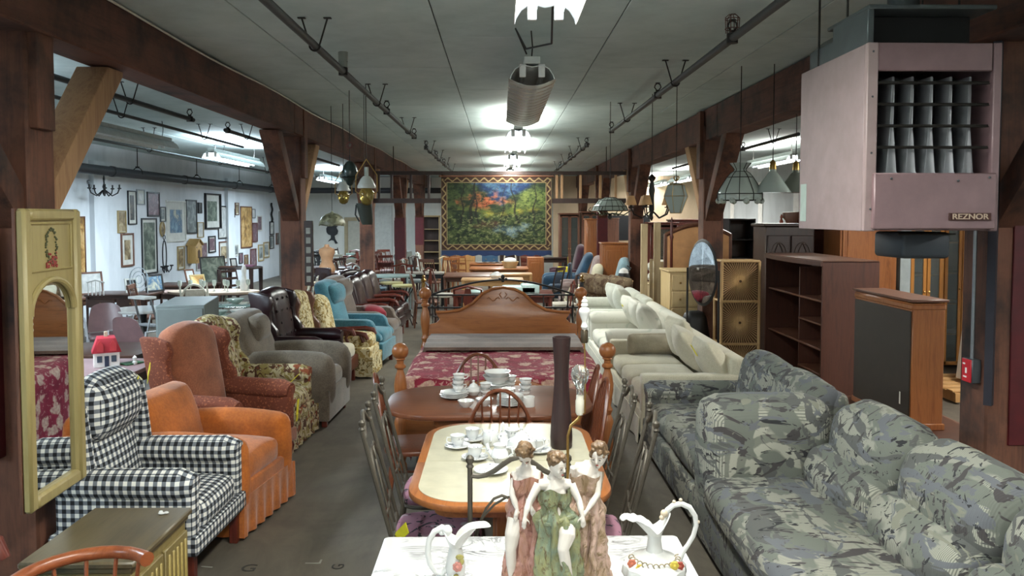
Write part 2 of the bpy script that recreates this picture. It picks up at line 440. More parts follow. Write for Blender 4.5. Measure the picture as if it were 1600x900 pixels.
# ------------------------------------------------------------------ sprinkler pipes
def sprinkler(x, y0, y1, z=3.12, r=.026, hang=(), heads=(), lab='', wrapped=(), caged=(), name='sprinkler_pipe'):
    t = thing(name, lab, 'pipe', (x, y0, z), 0)
    MB().tube([(0, 0, 0), (0, y1 - y0, 0)], r, 12).build('pipe_run', PIPEM, t)
    for y in hang:
        m = MB()
        for s in (-1, 1): m.tube([(s * .085, 0, ZC - z - .01), (s * .03, 0, -.0)], .006, 6); m.box((s * .085, 0, ZC - z - .012), (.05, .03, .006))
        m.tube([(.035 * math.cos(a), 0, .035 * math.sin(a) - .0) for a in [PI + PI * k / 8 for k in range(9)]], .007, 6)
        m.build('pipe_hanger', IRON, t, loc=(0, y - y0, 0))
    for y in heads:
        m = MB().lathe([(.036, -.03), (.036, .03), (.02, .035), (.02, .05)], n=12)
        for s in (-1, 1): m.tube([(s * .012, 0, .05), (s * .03, 0, .075), (s * .022, 0, .1), (0, 0, .112)], .006, 6)
        m.lathe([(.024, .112), (.024, .117)], n=12)
        h = m.build('sprinkler_head', IRON, t, loc=(0, y - y0, 0))
        if y in caged:
            c = MB()
            for k in range(6):
                a = k * PI / 3; c.tube([(.04 * math.cos(a), .04 * math.sin(a), .03), (.045 * math.cos(a), .045 * math.sin(a), .13), (.02 * math.cos(a), .02 * math.sin(a), .15), (0, 0, .152)], .003, 5)
            for zz in (.06, .12): c.tube([(.045 * math.cos(k * PI / 8), .045 * math.sin(k * PI / 8), zz) for k in range(16)], .003, 5, closed=True)
            c.build('wire_guard', plain('5a3a34', .5, .4), h)
        if y in wrapped:
            MB().lathe([(.03, .01), (.034, .06), (.038, .15), (.036, .152), (.0, .15)], n=12, warp=lambda p, a: (p[0] * (1 + .12 * math.sin(3 * a)), p[1] * .7, p[2])).build('plastic_wrap', plain('8a9088', .4), h)
    return t
sprinkler(-1.22, .6, 11.5, hang=(3.0, 5.35, 8.0, 10.7), heads=(6.3, 8.7, 11.45), wrapped=(6.3,), lab='iron sprinkler pipe over the left of the aisle nearest the camera')
sprinkler(-1.22, 13.2, 21.0, hang=(14, 16, 18, 20.2), heads=(13.3, 15.4, 17.5), lab='farther sprinkler pipe over the left of the aisle before the tapestry')
sprinkler(1.47, .6, 10.7, hang=(4.0, 6.75, 9.3), heads=(5.1, 7.5, 10.6), caged=(5.1,), lab='iron sprinkler pipe over the right of the aisle with caged head')
sprinkler(1.38, 12.6, 21.0, hang=(13.4, 15, 17, 19.2), heads=(12.8, 15.8, 18.5), lab='farther sprinkler pipe over the right of the aisle before the tapestry')
sprinkler(-3.6, 2.5, 9.5, hang=(4.5, 7.9), heads=(9.4,), lab='sprinkler pipe above the left bay nearest the timber beam')
sprinkler(-4.2, 2.5, 13.2, hang=(9, 11.5), heads=(), r=.02, lab='thinner pipe above the left bay outside the first pipe')
sprinkler(-3.6, 10.6, 18.0, hang=(11.5, 14.5), heads=(10.7, 14.0), lab='sprinkler pipe above the left bay beyond the second post')
sprinkler(-5.2, 10, 19, z=2.98, hang=(12, 15, 18), heads=(), r=.02, lab='thin conduit in the left bay between the unlit and lit fixtures')
sprinkler(4.1, 11, 19, hang=(12, 14.5, 17), heads=(13.5, 16), lab='sprinkler pipe above the right bay behind the hexagonal lantern')
sprinkler(5.9, 8, 16, hang=(9, 12, 15), heads=(10.5,), lab='sprinkler pipe above the right bay near the white wall')
# big black main along the left wall
t = thing('heating_pipe', 'large black pipe hung along the left wall above the pictures', 'pipe', (-6.95, 2, 2.79))
MB().tube([(0, 0, 0), (0, 24.5, 0)], .085, 16).build('pipe_run', BLACKPIPE, t)
for k in range(7): MB().lathe([(.097, -.05), (.097, .05)], n=16, m=RX(PI / 2)).build('coupling', BLACKPIPE, t, loc=(0, 2.6 + 3.3 * k, 0))
for k in range(8):
    y = 1.5 + 3.0 * k; m = MB().tube([(0, 0, .5), (0, 0, .14)], .009, 6)
    m.tube([(.1 * math.cos(a), 0, .13 * math.sin(a)) for a in [k2 * PI / 8 for k2 in range(9)]], .009, 6); m.box((0, 0, .14), (.06, .05, .02))
    m.build('pipe_hanger', IRON, t, loc=(0, y, 0))
MB().tube([(-6.8, 25.6, 2.80), (-1.6, 25.6, 2.80)], .09, 14).build('heating_pipe', BLACKPIPE, label='large black pipe crossing the far end of the left bay', cat='pipe')
# conduit bent on the left wall
m = MB(); p0 = onx(138, 282, XL + .03); p1 = onx(160, 334, XL + .03); p2 = Vector((XL + .03, p1.y, .2))
m.tube([p0, p1, p2], .025, 8).build('wall_conduit', plain('9aa0a4', .5), label='bent grey conduit running down the white left wall', cat='conduit')
# ------------------------------------------------------------------ fluorescent fixtures
TUBE = emit('eaf4ff', 14.0); REFL = plain('d6dad8', .45); CLEARP = glass('e8ece8', .15, .45)
def fixture(x, y0, y1, lit, lab, grp, z=2.93, unlit_clear=False, power=1.0, tint=LAMP_COL):
    t = thing('fluorescent_light', lab, 'ceiling light', (x, (y0 + y1) / 2, z), 0, grp); L = y1 - y0
    box('housing', plain('c8ccc8', .5), (0, 0, .13), (.11, L, .05), t)
    # fluted reflector, scalloped in section
    sec = [(-.155, .0), (-.145, .03), (-.12, .07), (-.07, .10), (0, .085), (.07, .10), (.12, .07), (.145, .03), (.155, 0)]
    def fn(u, v):
        i = u * (len(sec) - 1); k = min(int(i), len(sec) - 2); f = i - k
        return (sec[k][0] * (1 - f) + sec[k + 1][0] * f, (v - .5) * L, sec[k][1] * (1 - f) + sec[k + 1][1] * f)
    MB().grid(fn, 16, 10).build('reflector', REFL, t, solid=.006)
    for s in (-1, 1):
        MB().tube([(s * .065, -L / 2 + .04, .045), (s * .065, L / 2 - .04, .045)], .019, 10).build('tube_lamp', TUBE if lit else plain('c8d0d4', .2), t)
        for e in (-1, 1): box('lamp_holder', WHITE, (s * .065, e * (L / 2 - .02), .06), (.045, .025, .09), t)
    if not lit and unlit_clear:
        MB().grid(lambda u, v: (-.16 + .32 * u, (v - .5) * L, -.05 * math.sin(PI * u) - .0 + .006 * math.cos(v * 90)), 10, 60).build('ribbed_diffuser', CLEARP, t, solid=.004)
    for e in (-.42, .42): MB().tube([(0, e * L, .15), (.01, e * L + .01, .26), (0, e * L, ZC - z - .01)], .005, 5).build('hanging_wire', IRON, t)
    if lit:
        ld = bpy.data.lights.new('tube_light', 'AREA'); ld.shape = 'RECTANGLE'; ld.size = .26; ld.size_y = L * .95
        ld.energy = LAMP_W * power; ld.color = tint
        lo = bpy.data.objects.new('tube_light', ld); COL.objects.link(lo); lo.parent = t; lo.location = (0, 0, .012)
        ud = bpy.data.lights.new('added_uplight', 'AREA'); ud.shape = 'RECTANGLE'; ud.size = .1; ud.size_y = L * .95   # added upward lamp to brighten the ceiling; the reflector has no slots
        ud.energy = LAMP_W * power * .8; ud.color = tint
        uo = bpy.data.objects.new('added_uplight', ud); COL.objects.link(uo); uo.parent = t; uo.location = (0, 0, .165); uo.rotation_euler = (PI, 0, 0)
    return t
AX = .22
for k, (y, lit, pw) in enumerate([(-2.6, 1, 1.0), (1.5, 1, .9), (5.5, 0, 1), (9.6, 1, .8), (13.5, 1, .8), (17.8, 1, .8), (21.9, 1, .8)]):
    labs = ['lit fluorescent fixture over the aisle behind the camera', 'bright lit fluorescent fixture nearest over the marble table', 'unlit fluorescent fixture with a clear ribbed diffuser over the aisle',
            'lit fluorescent fixture over the aisle, first beyond the unlit one', 'lit fluorescent fixture over the aisle just before the tapestry', 'lit fluorescent fixture behind the tapestry', 'farthest lit fluorescent fixture over the aisle']
    fixture(AX, y, y + 2.44, lit, labs[k], 'fluorescent fixtures over the aisle', unlit_clear=True, power=pw, tint=(1.0, .985, .90))
for y, lit, pw, lab in [(-1.5, 1, 1, 'lit fixture over the left bay behind the camera'), (4.6, 1, 2.2, 'lit fixture over the left bay nearest the camera'), (8.9, 0, 1, 'unlit fluorescent fixture over the left bay before the picture wall'), (13, 1, 2.0, 'lit fluorescent fixture over the left bay beside the picture wall'),
                    (17.2, 0, 1, 'unlit fixture over the far half of the left bay'), (21, 1, 2.2, 'farthest lit fluorescent fixture over the left bay')]:
    fixture(-4.65, y, y + 2.44, lit, lab, 'fluorescent fixtures over the left bay', power=pw, tint=(.74, .88, 1.0))
for y, lit, pw, lab in [(0, 1, .8, 'lit fixture over the right bay beside the camera'), (5.5, 1, 1.0, 'lit fixture over the right bay behind the right post'), (13.4, 1, .9, 'lit fluorescent fixture over the right bay above the cone lampshades'),
                    (20.6, 1, .8, 'lit fluorescent fixture over the right bay behind the hexagonal lantern'), (24, 1, .6, 'farthest lit fixture over the right bay')]:
    fixture(4.95, y, y + 2.44, lit, lab, 'fluorescent fixtures over the right bay', power=pw, tint=(1.0, .95, .88))
# wire loops between the first two aisle fixtures
MB().tube([(.2, 3.95, 3.08), (.28, 4.3, 3.15), (.3, 4.7, 3.0), (.16, 4.95, 3.02), (.1, 5.2, 3.2), (.18, 5.5, 3.1)], .006, 6).build('electric_cable', BLACK, label='black cable looping between the nearest two aisle fixtures', cat='cable')
# ladder-like rack across the aisle with the tapestry on it
RY0 = 15.1
def bar(name, p, q, w, h, mat, par): 
    p = Vector(p); q = Vector(q); c = (p + q) / 2; d = q - p
    return box(name, mat, c, (abs(d.x) + (w if abs(d.x) < .01 else 0), h if abs(d.x) > .01 else w, abs(d.z) + (w if abs(d.z) < .01 else 0)), par)
lad = thing('hanging_ladder', 'dark ladder-like wooden rack hung across the aisle between the posts', 'rack', (0, RY0, 0))
zt, zb = 2.80, 2.28
box('rail', DARKW, (0, 0, zt), (4.75, .06, .07), lad); box('rail', DARKW, (0, 0, zb), (4.75, .06, .09), lad)
for px in (592, 612, 642, 670, 691, 870, 878, 907, 938, 962): box('rung', TIMBERL if px > 860 else DARKW, (at(px, 290, RY0).x, 0, (zt + zb) / 2), (.045, .045, zt - zb - .06), lad)
for x in (-2.0, 2.0): MB().tube([(x, 0, zt + .03), (x, 0, ZC - .01)], .008, 6).build('hanger_rod', IRON, lad)
# ------------------------------------------------------------------ upholstery cloths
def gingham():
    t = NT('black_gingham'); t.set(Roughness=.9)
    uv = t.co('UV', scale=(22, 22, 22)); s = t.n('SeparateXYZ'); t.l(uv, s.inputs[0])
    def st(o): return t.math('GREATER_THAN', t.math('FRACT', o), .5)
    a, b = st(s.outputs[0]), st(s.outputs[1]); f = t.math('MULTIPLY', t.math('ADD', a, b), .5)
    w = t.noise(t.co('UV', scale=(1, 1, 1)), 400, 1)
    c = t.ramp(f, [(0, 'e4e2da'), (.3, '70747a'), (.7, '15171c')], 'CONSTANT')
    t.col(c); t.bump(w, .3, .002); return t.m
def camo():
    t = NT('grey_leaf_upholstery'); t.set(Roughness=.95)
    v = t.co('Object', scale=(1, 1, 1))
    # fine pale ribs
    w = t.n('TexWave', wave_type='BANDS', bands_direction='Y'); w.inputs['Scale'].default_value = 42; w.inputs['Distortion'].default_value = .4; t.l(v, w.inputs['Vector'])
    ribs = t.ramp(w.outputs['Fac'], [(.35, '6e6f66'), (.55, '9a998c')])
    c = ribs
    for col, sc, lo, hi, st, di, loc in [('64675f', 1.7, .50, .53, (1.3, .6, 1.3), 1.6, (0, 0, 0)), ('525350', 2.6, .55, .57, (1.6, .5, 1.6), 2.2, (4, 2, 1)),
                                 ('403c3c', 4.2, .585, .60, (.55, 1.6, 1.0), 2.6, (1, 7, 3)), ('5e6064', 3.4, .58, .60, (1.0, .8, 2.0), 2.0, (9, 1, 4)), ('28282a', 6.0, .625, .64, (.5, 1.6, 1.6), 3.0, (5, 5, 9)), ('77776a', 4.5, .64, .67, (1.6, .6, 1), 1.5, (2, 2, 19))]:
        k = t.ramp(t.noise(t.co('Object', scale=st, loc=loc), sc, 3, .6, di), [(lo, '000000'), (hi, 'ffffff')])
        c = t.mix(k, c, col)
    t.col(c); t.bump(w.outputs['Fac'], .25, .003); return t.m
M_GING = gingham(); M_CAMO = camo()
M_RUSTD = blobs('rust_dotted_velvet', '6c3622', [('9a5a3c', 60, .58, .62, (1, 1, 1), 0, 0)]); M_RUST = fabric('96563a', 'a46242', 90)
M_ORANGE = fabric('b4601c', 'c06a20', 60); M_TAUPE = fabric('665a4c', '766a5a', 90); M_BLUE = fabric('3e7688', '4c8698', 80); M_BROWN = fabric('5c4e44', '6a5a4e', 80)
M_FLOR = blobs('brown_floral_print', 'b8ac8c', [('8a7c48', 13, .50, .53, (1, 1, 1), 1.2, 1), ('4c2c18', 11, .54, .57, (1, 1, 1), 1.5, 5), ('7c3c1c', 9, .59, .62, (1, 1, 1), .8, 9)])
M_FLOR2 = blobs('cream_tan_print', 'd2c8a2', [('a08850', 15, .52, .55, (1, 1, 1), 1.2, 3), ('6c5a2c', 17, .58, .60, (1, 1, 1), 1.2, 7)])
M_LEATH = plain('241014', .28, 0, .15, .5, .15); M_LEATHB = plain('1e1012', .25, 0, .1)
M_CREAMF = fabric('c4bda4', 'cfc8b0', 120, blotch=.05); M_IVORY = blobs('ivory_faded_floral', 'cbc9bc', [('b4b8aa', 7, .58, .66, (1, 1, 1), .6, 3)]); M_IVORY2 = fabric('c2c4b6', 'cccec0', 120, blotch=.06)
M_BEIGEF = fabric('a69c86', 'b2a892', 120); M_PILLOW = blobs('brown_pillow_print', '7c6a54', [('5a4434', 9, .5, .56, (1, 1, 1), 1, 2), ('a08a6c', 12, .6, .64, (1, 1, 1), 1, 6)])
M_RED = fabric('7c1626', '8c1c2e', 100); M_PINK = fabric('b09a98', 'bca6a2', 100); M_SKYB = fabric('7c98a0', '8aa6ae', 100); M_DEEPB = fabric('2c4c66', '345874', 100)
M_SEATPINK = blobs('pink_toile_seat', '946878', [('2c2c30', 9, .60, .62, (1, 1, 1), 2.4, 4), ('b0a4a6', 6, .60, .63, (1, 1, 1), 1.0, 8)])
def price_tag(par, loc, rot=(0, 0, 0), col=None):
    m = MB().box((0, 0, 0), (.004, .05, .13)); m.box((.003, 0, -.09), (.003, .045, .06))
    o = m.build('price_tag', col or YELLOW, par, loc=loc); o.rotation_euler = rot; return o
def armchair(name, label, mat, x, y, rz=0, W=.78, D=.85, sh=.44, ah=.60, bh=1.02, arm='roll', wings=False, skirt=False, leg='block', tilt=12, aw=.11, seatm=None, backm=None,
             armm=None, puff=.03, legm=None, group=None, bt=.17, tuft=False, headroll=False, legh=.16, camel=.06, cat='armchair', sock=0, wingmat=None, winginmat=None):
    t = thing(name, label, cat, (x, y, 0), R(rz), group)
    seatm = seatm or mat; backm = backm or mat; armm = armm or mat; legm = legm or MAH
    k = math.tan(R(tilt)); bx = -D / 2 + .08; iw = W - 2 * aw
    if skirt: legh_ = .03
    else: legh_ = legh
    MB().rbox((.02, 0, (legh_ + sh - .13) / 2), (D - .10, W - .02, sh - .13 - legh_), .02, n=2).build('base', mat, t)
    if skirt:
        m = MB().grid(lambda u, v: (D / 2 + .0 - .01 + .012 * math.sin(u * 40) * (1 - v), -W / 2 + W * u, .02 + .24 * v), 40, 3)
        for s in (-1, 1): m.grid(lambda u, v: (-D / 2 + D * u, s * (W / 2 + .008 * math.sin(u * 40) * (1 - v)), .02 + .24 * v), 30, 3)
        m.build('skirt', mat, t, solid=.008)
    MB().rbox((.07, 0, sh - .07), (D - .24, iw + .0, .17), .05, (0.012, 0, puff), 6).build('seat_cushion', seatm, t)
    z0, z1 = sh - .12, bh
    def wb(w, u):
        zz = w[2] + (z1 - z0) / 2
        top = max(0, u[2]); arch = camel * (1 - u[1] ** 2) * top
        return (w[0] - k * zz, w[1] * (1 - .04 * top), w[2] + arch)
    MB().rbox((bx + bt / 2 + .06, 0, (z0 + z1) / 2), (bt, (iw if wings else W - .1), z1 - z0), .07, (.035, 0, 0), 6, wb).build('backrest', backm, t)
    if tuft:
        m = MB(); n = 5
        for i in range(n):
            for j in range(3 + i % 2):
                zz = sh + .06 + (bh - sh - .14) * i / (n - 1); yy = (j - (2 + i % 2) / 2) * iw / 4.2
                m.ball((bx + bt + .085 - k * (zz - z0), yy, zz), (.012, .016, .016), 8)
        m.build('tuft_buttons', M_LEATHB, t, kind='stuff')
    if headroll: MB().rbox((bx + bt + .06 - k * (bh - .18 - z0), 0, bh - .16), (.17, iw - .02, .26), .08, (.02, 0, .02), 5).build('head_cushion', backm, t)
    for s in (-1, 1):
        ya = s * (W / 2 - aw / 2)
        if arm == 'roll':
            m = MB().rbox((.03, ya, (sh - .1 + ah) / 2 - .02), (D - .16, aw * .8, ah - sh + .16), .03, n=2)
            m.tube([(-D / 2 + .12, ya, ah - .045), (D / 2 - .13, ya, ah - .045), (D / 2 - .055, ya, ah - .055)], [aw * .62, aw * .66, aw * .5], 14)
            m.build('arm', armm, t)
        elif arm == 'slope':   # arm that drops in a curve to the seat front
            p = [(-D / 2 + .1, sh - .1), (-D / 2 + .1, ah), (D / 2 - .26, ah), (D / 2 - .19, ah - .015), (D / 2 - .15, ah - .07), (D / 2 - .13, sh + .03), (D / 2 - .06, sh - .03), (D / 2 - .05, sh - .1)]
            MB().prism(p, ya - aw / 2, ya + aw / 2, 'y').build('arm', armm, t, bevel=.028)
        elif arm == 'puff':
            MB().rbox((.04, ya, (sh + ah) / 2 - .12), (D - .1, aw, ah - .1), aw * .48, (.02, .01, .03), 6).build('arm', armm, t)
        elif arm == 'wood':
            p = [(-D / 2 + .12, 0, ah - .03), (-.05, 0, ah - .01), (D / 2 - .2, 0, ah), (D / 2 - .1, 0, ah - .02), (D / 2 - .07, 0, ah - .08)]
            m = MB().tube([(a, ya, c) for a, b, c in p], [.022, .026, .03, .032, .022], 10)
            m.tube([(D / 2 - .14, ya, ah - .03), (D / 2 - .18, ya, sh + .06), (D / 2 - .12, ya, sh - .06)], [.022, .018, .024], 10)
            m.build('arm', armm, t)
    if wings:
        for s in (-1, 1):
            ya = s * (W / 2 - aw / 2 - .005); q = []
            pts = [(.02, ah - .06), (.25, ah - .03), (.26, ah + .08), (.20, ah + .17), (.21, ah + .27), (.255, bh - .11), (.235, bh - .03), (.12, bh + .0), (-.01, bh - .0)]
            q = [(bx + .03 + px - k * (pz - z0), pz) for px, pz in pts]
            MB().prism(q, ya - .032, ya + .032, 'y').build('wing', wingmat or armm if wings is True else mat, t, bevel=.022)
    if not skirt and leg != 'none':
        for sx in (-1, 1):
            for s in (-1, 1):
                lx, ly = sx * (D / 2 - .09), s * (W / 2 - .07)
                if leg == 'cab' and sx > 0:
                    m = MB().tube([(lx - .01, ly, legh + .04), (lx + .03, ly, legh - .03), (lx + .01, ly, .07), (lx + .03, ly, .02), (lx + .045, ly, .012)], [.035, .034, .02, .018, .02], 10)
                elif leg == 'swivel': continue
                else: m = MB().box((lx, ly, (legh + .02) / 2), (.05, .05, legh + .02), .004)
                m.build('leg', legm, t)
    if leg == 'swivel':
        m = MB().tube([(0, 0, legh + .05), (0, 0, .08)], .03, 10)
        m.build('pedestal', BLACK, t)
        for i in range(5):
            a = 2 * PI * i / 5 + .3; c, s_ = math.cos(a), math.sin(a)
            m = MB().tube([(0, 0, .12), (.3 * c, .3 * s_, .085)], [.025, .018], 8); m.lathe([(.03, -.012), (.03, .012)], (.31 * c, .31 * s_, .03), 12, None); m.tube([(.3 * c, .3 * s_, .085), (.3 * c, .3 * s_, .04)], .012, 8)
            m.build('leg', BLACK, t)
    return t
# ------------------------------------------------------------------ the left row of easy chairs (faces the aisle)
c = armchair('wing_chair', 'black and white gingham check armchair with rolled arms beside the tall mirror', M_GING, -2.0, 4.54, -2, W=.77, D=.90, ah=.62, bh=.92, wings=False, aw=.13, bt=.16, legh=.2, tilt=12, camel=0.02)
k = math.tan(R(12))
MB().rbox((-.26, 0, .93), (.24, .54, .34), .11, (.03, 0, .03), 6).build('head_cushion', M_GING, c)
for s in (-1, 1):
    MB().prism([(-.40, .56), (-.14, .58), (-.15, .70), (-.17, .88), (-.19, 1.00), (-.26, 1.06), (-.42, 1.06), (-.46, .95)], s * .32 - .035, s * .32 + .035, 'y').build('wing', M_GING, c, bevel=.028)
for s in (-1, 1): MB().tube([(.295, s * .318 - .06, .60), (.30, s * .325, .635), (.295, s * .325 + .06, .60), (.31, s * .345 + .03, .50), (.37, s * .345 + .05, .42), (.385, s * .345 + .05, .22)], .006, 6).build('piping', plain('dcdad2', .8), c)
price_tag(c, (-.17, .20, .98), (.3, .2, .3)); price_tag(c, (-.16, .34, 1.05), (.9, .1, .5))
armchair('recliner', 'orange cloth recliner chair with a ruffled skirt between the gingham and rust chairs', M_ORANGE, -1.95, 5.30, -8, W=.78, D=.88, sh=.46, ah=.56, bh=.84, arm='puff', aw=.13, skirt=True, puff=.045, camel=0, tilt=18)
armchair('wing_chair', 'rust velvet wingback chair with dotted wings and cabriole front legs', M_RUST, -2.13, 6.14, -18, W=.80, D=.86, ah=.66, bh=1.10, wings=True, aw=.12, leg='cab', armm=M_RUSTD, wingmat=M_RUSTD, camel=.08, tilt=10, legh=.2)
ch = armchair('wing_chair', 'brown and cream floral skirted armchair behind the rust wingback', M_FLOR, -2.16, 7.02, -3, W=.78, D=.9, ah=.60, bh=1.08, wings=True, aw=.13, skirt=True, camel=.05, tilt=14)
price_tag(ch, (.455, -.25, .38), (0, .1, 0)); price_tag(ch, (.40, -.18, .6), (0, .8, 0))
armchair('recliner', 'plump taupe recliner with fat padded arms behind the floral chair', M_TAUPE, -2.05, 7.92, -2, W=.90, D=.98, sh=.48, ah=.62, bh=1.04, arm='puff', aw=.24, leg='block', puff=.06, camel=.03, tilt=20, headroll=True, legh=.06)
armchair('office_chair', 'dark oxblood leather button-tufted swivel wing chair on black casters', M_LEATH, -2.2, 8.78, -8, W=.76, D=.84, sh=.52, ah=.70, bh=1.18, wings=True, aw=.11, leg='swivel', tuft=True, camel=.04, tilt=9, legh=.28)
armchair('wing_chair', 'armchair with bare wooden wings and a cream seat behind the second left post', MAH, -2.12, 9.45, -4, W=.64, D=.80, sh=.45, ah=.62, bh=1.10, wings=True, aw=.08, arm='wood', seatm=M_CREAMF, backm=M_FLOR2, armm=MAH, wingmat=WAL, tilt=10, camel=.02)
armchair('armchair', 'tan and cream print skirted chair beside the blue recliner', M_FLOR2, -1.98, 10.08, -3, W=.58, D=.86, sh=.50, ah=.55, bh=.95, arm='wood', armm=MAH, skirt=True, tilt=12)
armchair('recliner', 'light blue cloth recliner with curved arms in the left row', M_BLUE, -1.92, 10.80, -6, W=.76, D=.92, sh=.46, ah=.64, bh=1.10, arm='slope', aw=.12, headroll=True, tilt=16, camel=.04, legh=.1)
br = armchair('recliner', 'brown cloth recliner behind the light blue one', M_BROWN, -1.95, 11.68, -5, W=.88, D=.94, sh=.46, ah=.64, bh=1.10, arm='slope', aw=.16, headroll=True, tilt=18, camel=.03, legh=.08)
price_tag(br, (-.28, .1, 1.02), (0, 0, .4), PAPER)
MB().rbox((0, 0, 0), (.34, .38, .12), .05, (0, 0, .05), 4).build('throw_pillow', M_RED, loc=(-1.84, 11.6, .60), label='dark red throw pillow on the brown recliner', cat='pillow').rotation_euler = (0, .25, .3)
for i, (y, lab) in enumerate([(12.55, 'wooden-armed dark armchair first beyond the brown recliner'), (13.3, 'wooden-armed dark armchair second beyond the brown recliner'), (14.05, 'wooden-armed dark armchair beside the third left post')]):
    armchair('armchair', lab, M_LEATH, -2.0, y, -5, W=.7, D=.8, sh=.45, ah=.64, bh=1.0, arm='wood', armm=MAH, tilt=14, aw=.08)
# ------------------------------------------------------------------ sofas on the right (face the aisle)
def sofa(name, label, mat, y0, y1, xf=1.22, depth=.95, sh=.45, ah=.62, bh=.85, aw=.17, ns=3, style='square', skirt=False, cushm=None, arms=(1, 1), cat='sofa', backs=True):
    """front edge at X = xf, back at xf + depth"""
    cy = (y0 + y1) / 2; L = y1 - y0; t = thing(name, label, cat, (xf + depth / 2, cy, 0), PI)
    D = depth; cushm = cushm or mat; iw = L - aw * (arms[0] + arms[1]); off = (arms[1] - arms[0]) * 0
    MB().rbox((0, 0, (sh - .16 + .06) / 2), (D - .02, L - .01, sh - .16 - .06), .02, n=2).build('base', mat, t)
    if skirt:
        MB().grid(lambda u, v: (D / 2 + .012 - .01 * (u * 97 % 33 < 1) + .012 * math.sin(u * L * 13) * (1 - v), -L / 2 + L * u, .015 + .22 * v), 60, 3).build('skirt', mat, t, solid=.008)
    w = iw / ns
    # +Y world is local -Y
    lo = -L / 2 + (aw if arms[1] else 0)
    for i in range(ns):
        MB().rbox((.10, lo + w * (i + .5), sh - .075), (D - .28, w - .006, .17), .05, (.015, 0, .022), 6).build('seat_cushion', cushm, t)
        if backs: MB().rbox((-D / 2 + .23, lo + w * (i + .5), (sh + bh) / 2 - .01), (.20, w - .008, bh - sh + .02), .075, (.05, 0, .03), 6,
                  lambda q, u: (q[0] - .18 * (q[2] + .2), q[1], q[2])).build('back_cushion', cushm, t)
    MB().rbox((-D / 2 + .08, 0, bh / 2), (.16, L - .02, bh - .08), .06, n=4).build('back_frame', mat, t)
    for s, on in ((1, arms[0]), (-1, arms[1])):
        if not on: continue
        ya = s * (L / 2 - aw / 2)
        if style == 'square':
            MB().rbox((0, ya, (ah + .08) / 2), (D - .03, aw, ah - .06), .025, n=2).build('arm', mat, t)
        else:
            m = MB().rbox((0, ya, (ah + .04) / 2), (D - .05, aw * .85, ah - .08), .03, n=2)
            m.tube([(-D / 2 + .06, ya, ah - .075), (D / 2 - .07, ya, ah - .075), (D / 2 - .02, ya, ah - .085)], [.095, .10, .08], 16)
            m.build('arm', mat, t)
    return t
sb = sofa('sofa', 'cream square-armed sofa with beige cushion beyond the grey patterned sofas', M_CREAMF, 6.9, 8.98, ns=3, aw=.13, ah=.60, bh=.80, skirt=True, backs=False)
def pillow(label, mat, loc, rot, d=(.16, .5, .46), puff=.05, group=None, name='throw_pillow'):
    o = MB().rbox((0, 0, 0), d, min(d) * .42, (puff, 0, 0), 6, lambda w, u: (w[0] * (1 - .55 * max(abs(u[1]), abs(u[2])) ** 3), w[1], w[2])).build(name, mat, loc=loc, label=label, cat='pillow', group=group)
    o.rotation_euler = rot; return o
pillow('flat beige cushion leaning on the far arm of the cream sofa', M_BEIGEF, (1.72, 8.76, .585), (0, R(0), R(92)), (.13, .64, .24), .03)
pillow('cream square cushion upright at the far end of the cream sofa', M_CREAMF, (1.90, 8.35, .71), (0, R(-16), R(10)), (.15, .5, .46))
pillow('ivory cushion leaning back in the middle of the cream sofa', M_CREAMF, (1.84, 7.75, .71), (0, R(-32), R(-6)), (.15, .55, .46))
pc = pillow('ivory cushion with a yellow tag at the near end of the cream sofa', M_CREAMF, (1.92, 7.2, .69), (0, R(-30), R(0)), (.15, .5, .44)); price_tag(pc, (-.10, -.05, .16), (0, 0, 0))
sc = sofa('sofa', 'ivory faded-floral roll-arm sofa with loose pillows behind the cream sofa', M_IVORY, 9.15, 11.05, xf=1.22, ns=2, style='roll', bh=.86, skirt=True, aw=.18, ah=.66, backs=False)
for i, (yy, lab) in enumerate([(10.6, 'white floral pillow at the far end of the ivory sofa'), (10.1, 'white floral pillow in the middle of the ivory sofa'), (9.6, 'white floral pillow at the near end of the ivory sofa')]):
    q = pillow(lab, M_IVORY, (1.80, yy, .72), (0, R(-30), R(8 - 8 * i)), (.16, .5, .48)); 
    if i == 0: price_tag(q, (-.1, .05, .1))
sofa('sofa', 'pale sage green sofa farthest in the row of light sofas', M_IVORY2, 11.15, 13.0, xf=1.22, ns=2, style='roll', bh=.88, skirt=True, aw=.18, ah=.66, backs=False)
pillow('pale sage pillow on the farthest light sofa', M_IVORY2, (1.80, 12.1, .74), (0, R(-24), .2), (.18, .6, .5))
# grey leaf-patterned pair
s1 = sofa('sofa', 'grey leaf-patterned sofa just beyond the nearest patterned sofa section', M_CAMO, 5.02, 6.72, xf=1.2, depth=1.05, ns=2, style='roll', bh=.90, aw=.2, ah=.60, arms=(0, 1))
s2 = thing('sectional_sofa', 'nearest grey leaf-patterned sofa section with high padded end at the right', 'sofa', (1.2, 0, 0))
MB().rbox((.55, 3.35, .18), (1.1, 3.2, .28), .03, n=2).build('base', M_CAMO, s2)
for i, (a, b) in enumerate([(3.02, 4.62), (1.75, 3.0)]):
    MB().rbox((.34, (a + b) / 2, .385), (.72, b - a - .01, .19), .06, (.02, 0, .03), 8).build('seat_cushion', M_CAMO, s2)
MB().rbox((.40, 4.80, .50), (.78, .34, .80), .11, (.01, .03, .02), 8).build('arm', M_CAMO, s2)
for i, y in enumerate([4.25, 3.45, 2.65, 1.9]):
    d = .78
    MB().rbox((.70, y, .53), (.26, d, .30), .11, (.04, 0, .02), 6).build('back_cushion', M_CAMO, s2)
    MB().rbox((.86, y - .02, .74), (.34, d, .40), .15, (.03, 0, .03), 7, lambda q, u: (q[0] + .10 * (q[2]), q[1], q[2])).build('back_roll', M_CAMO, s2)
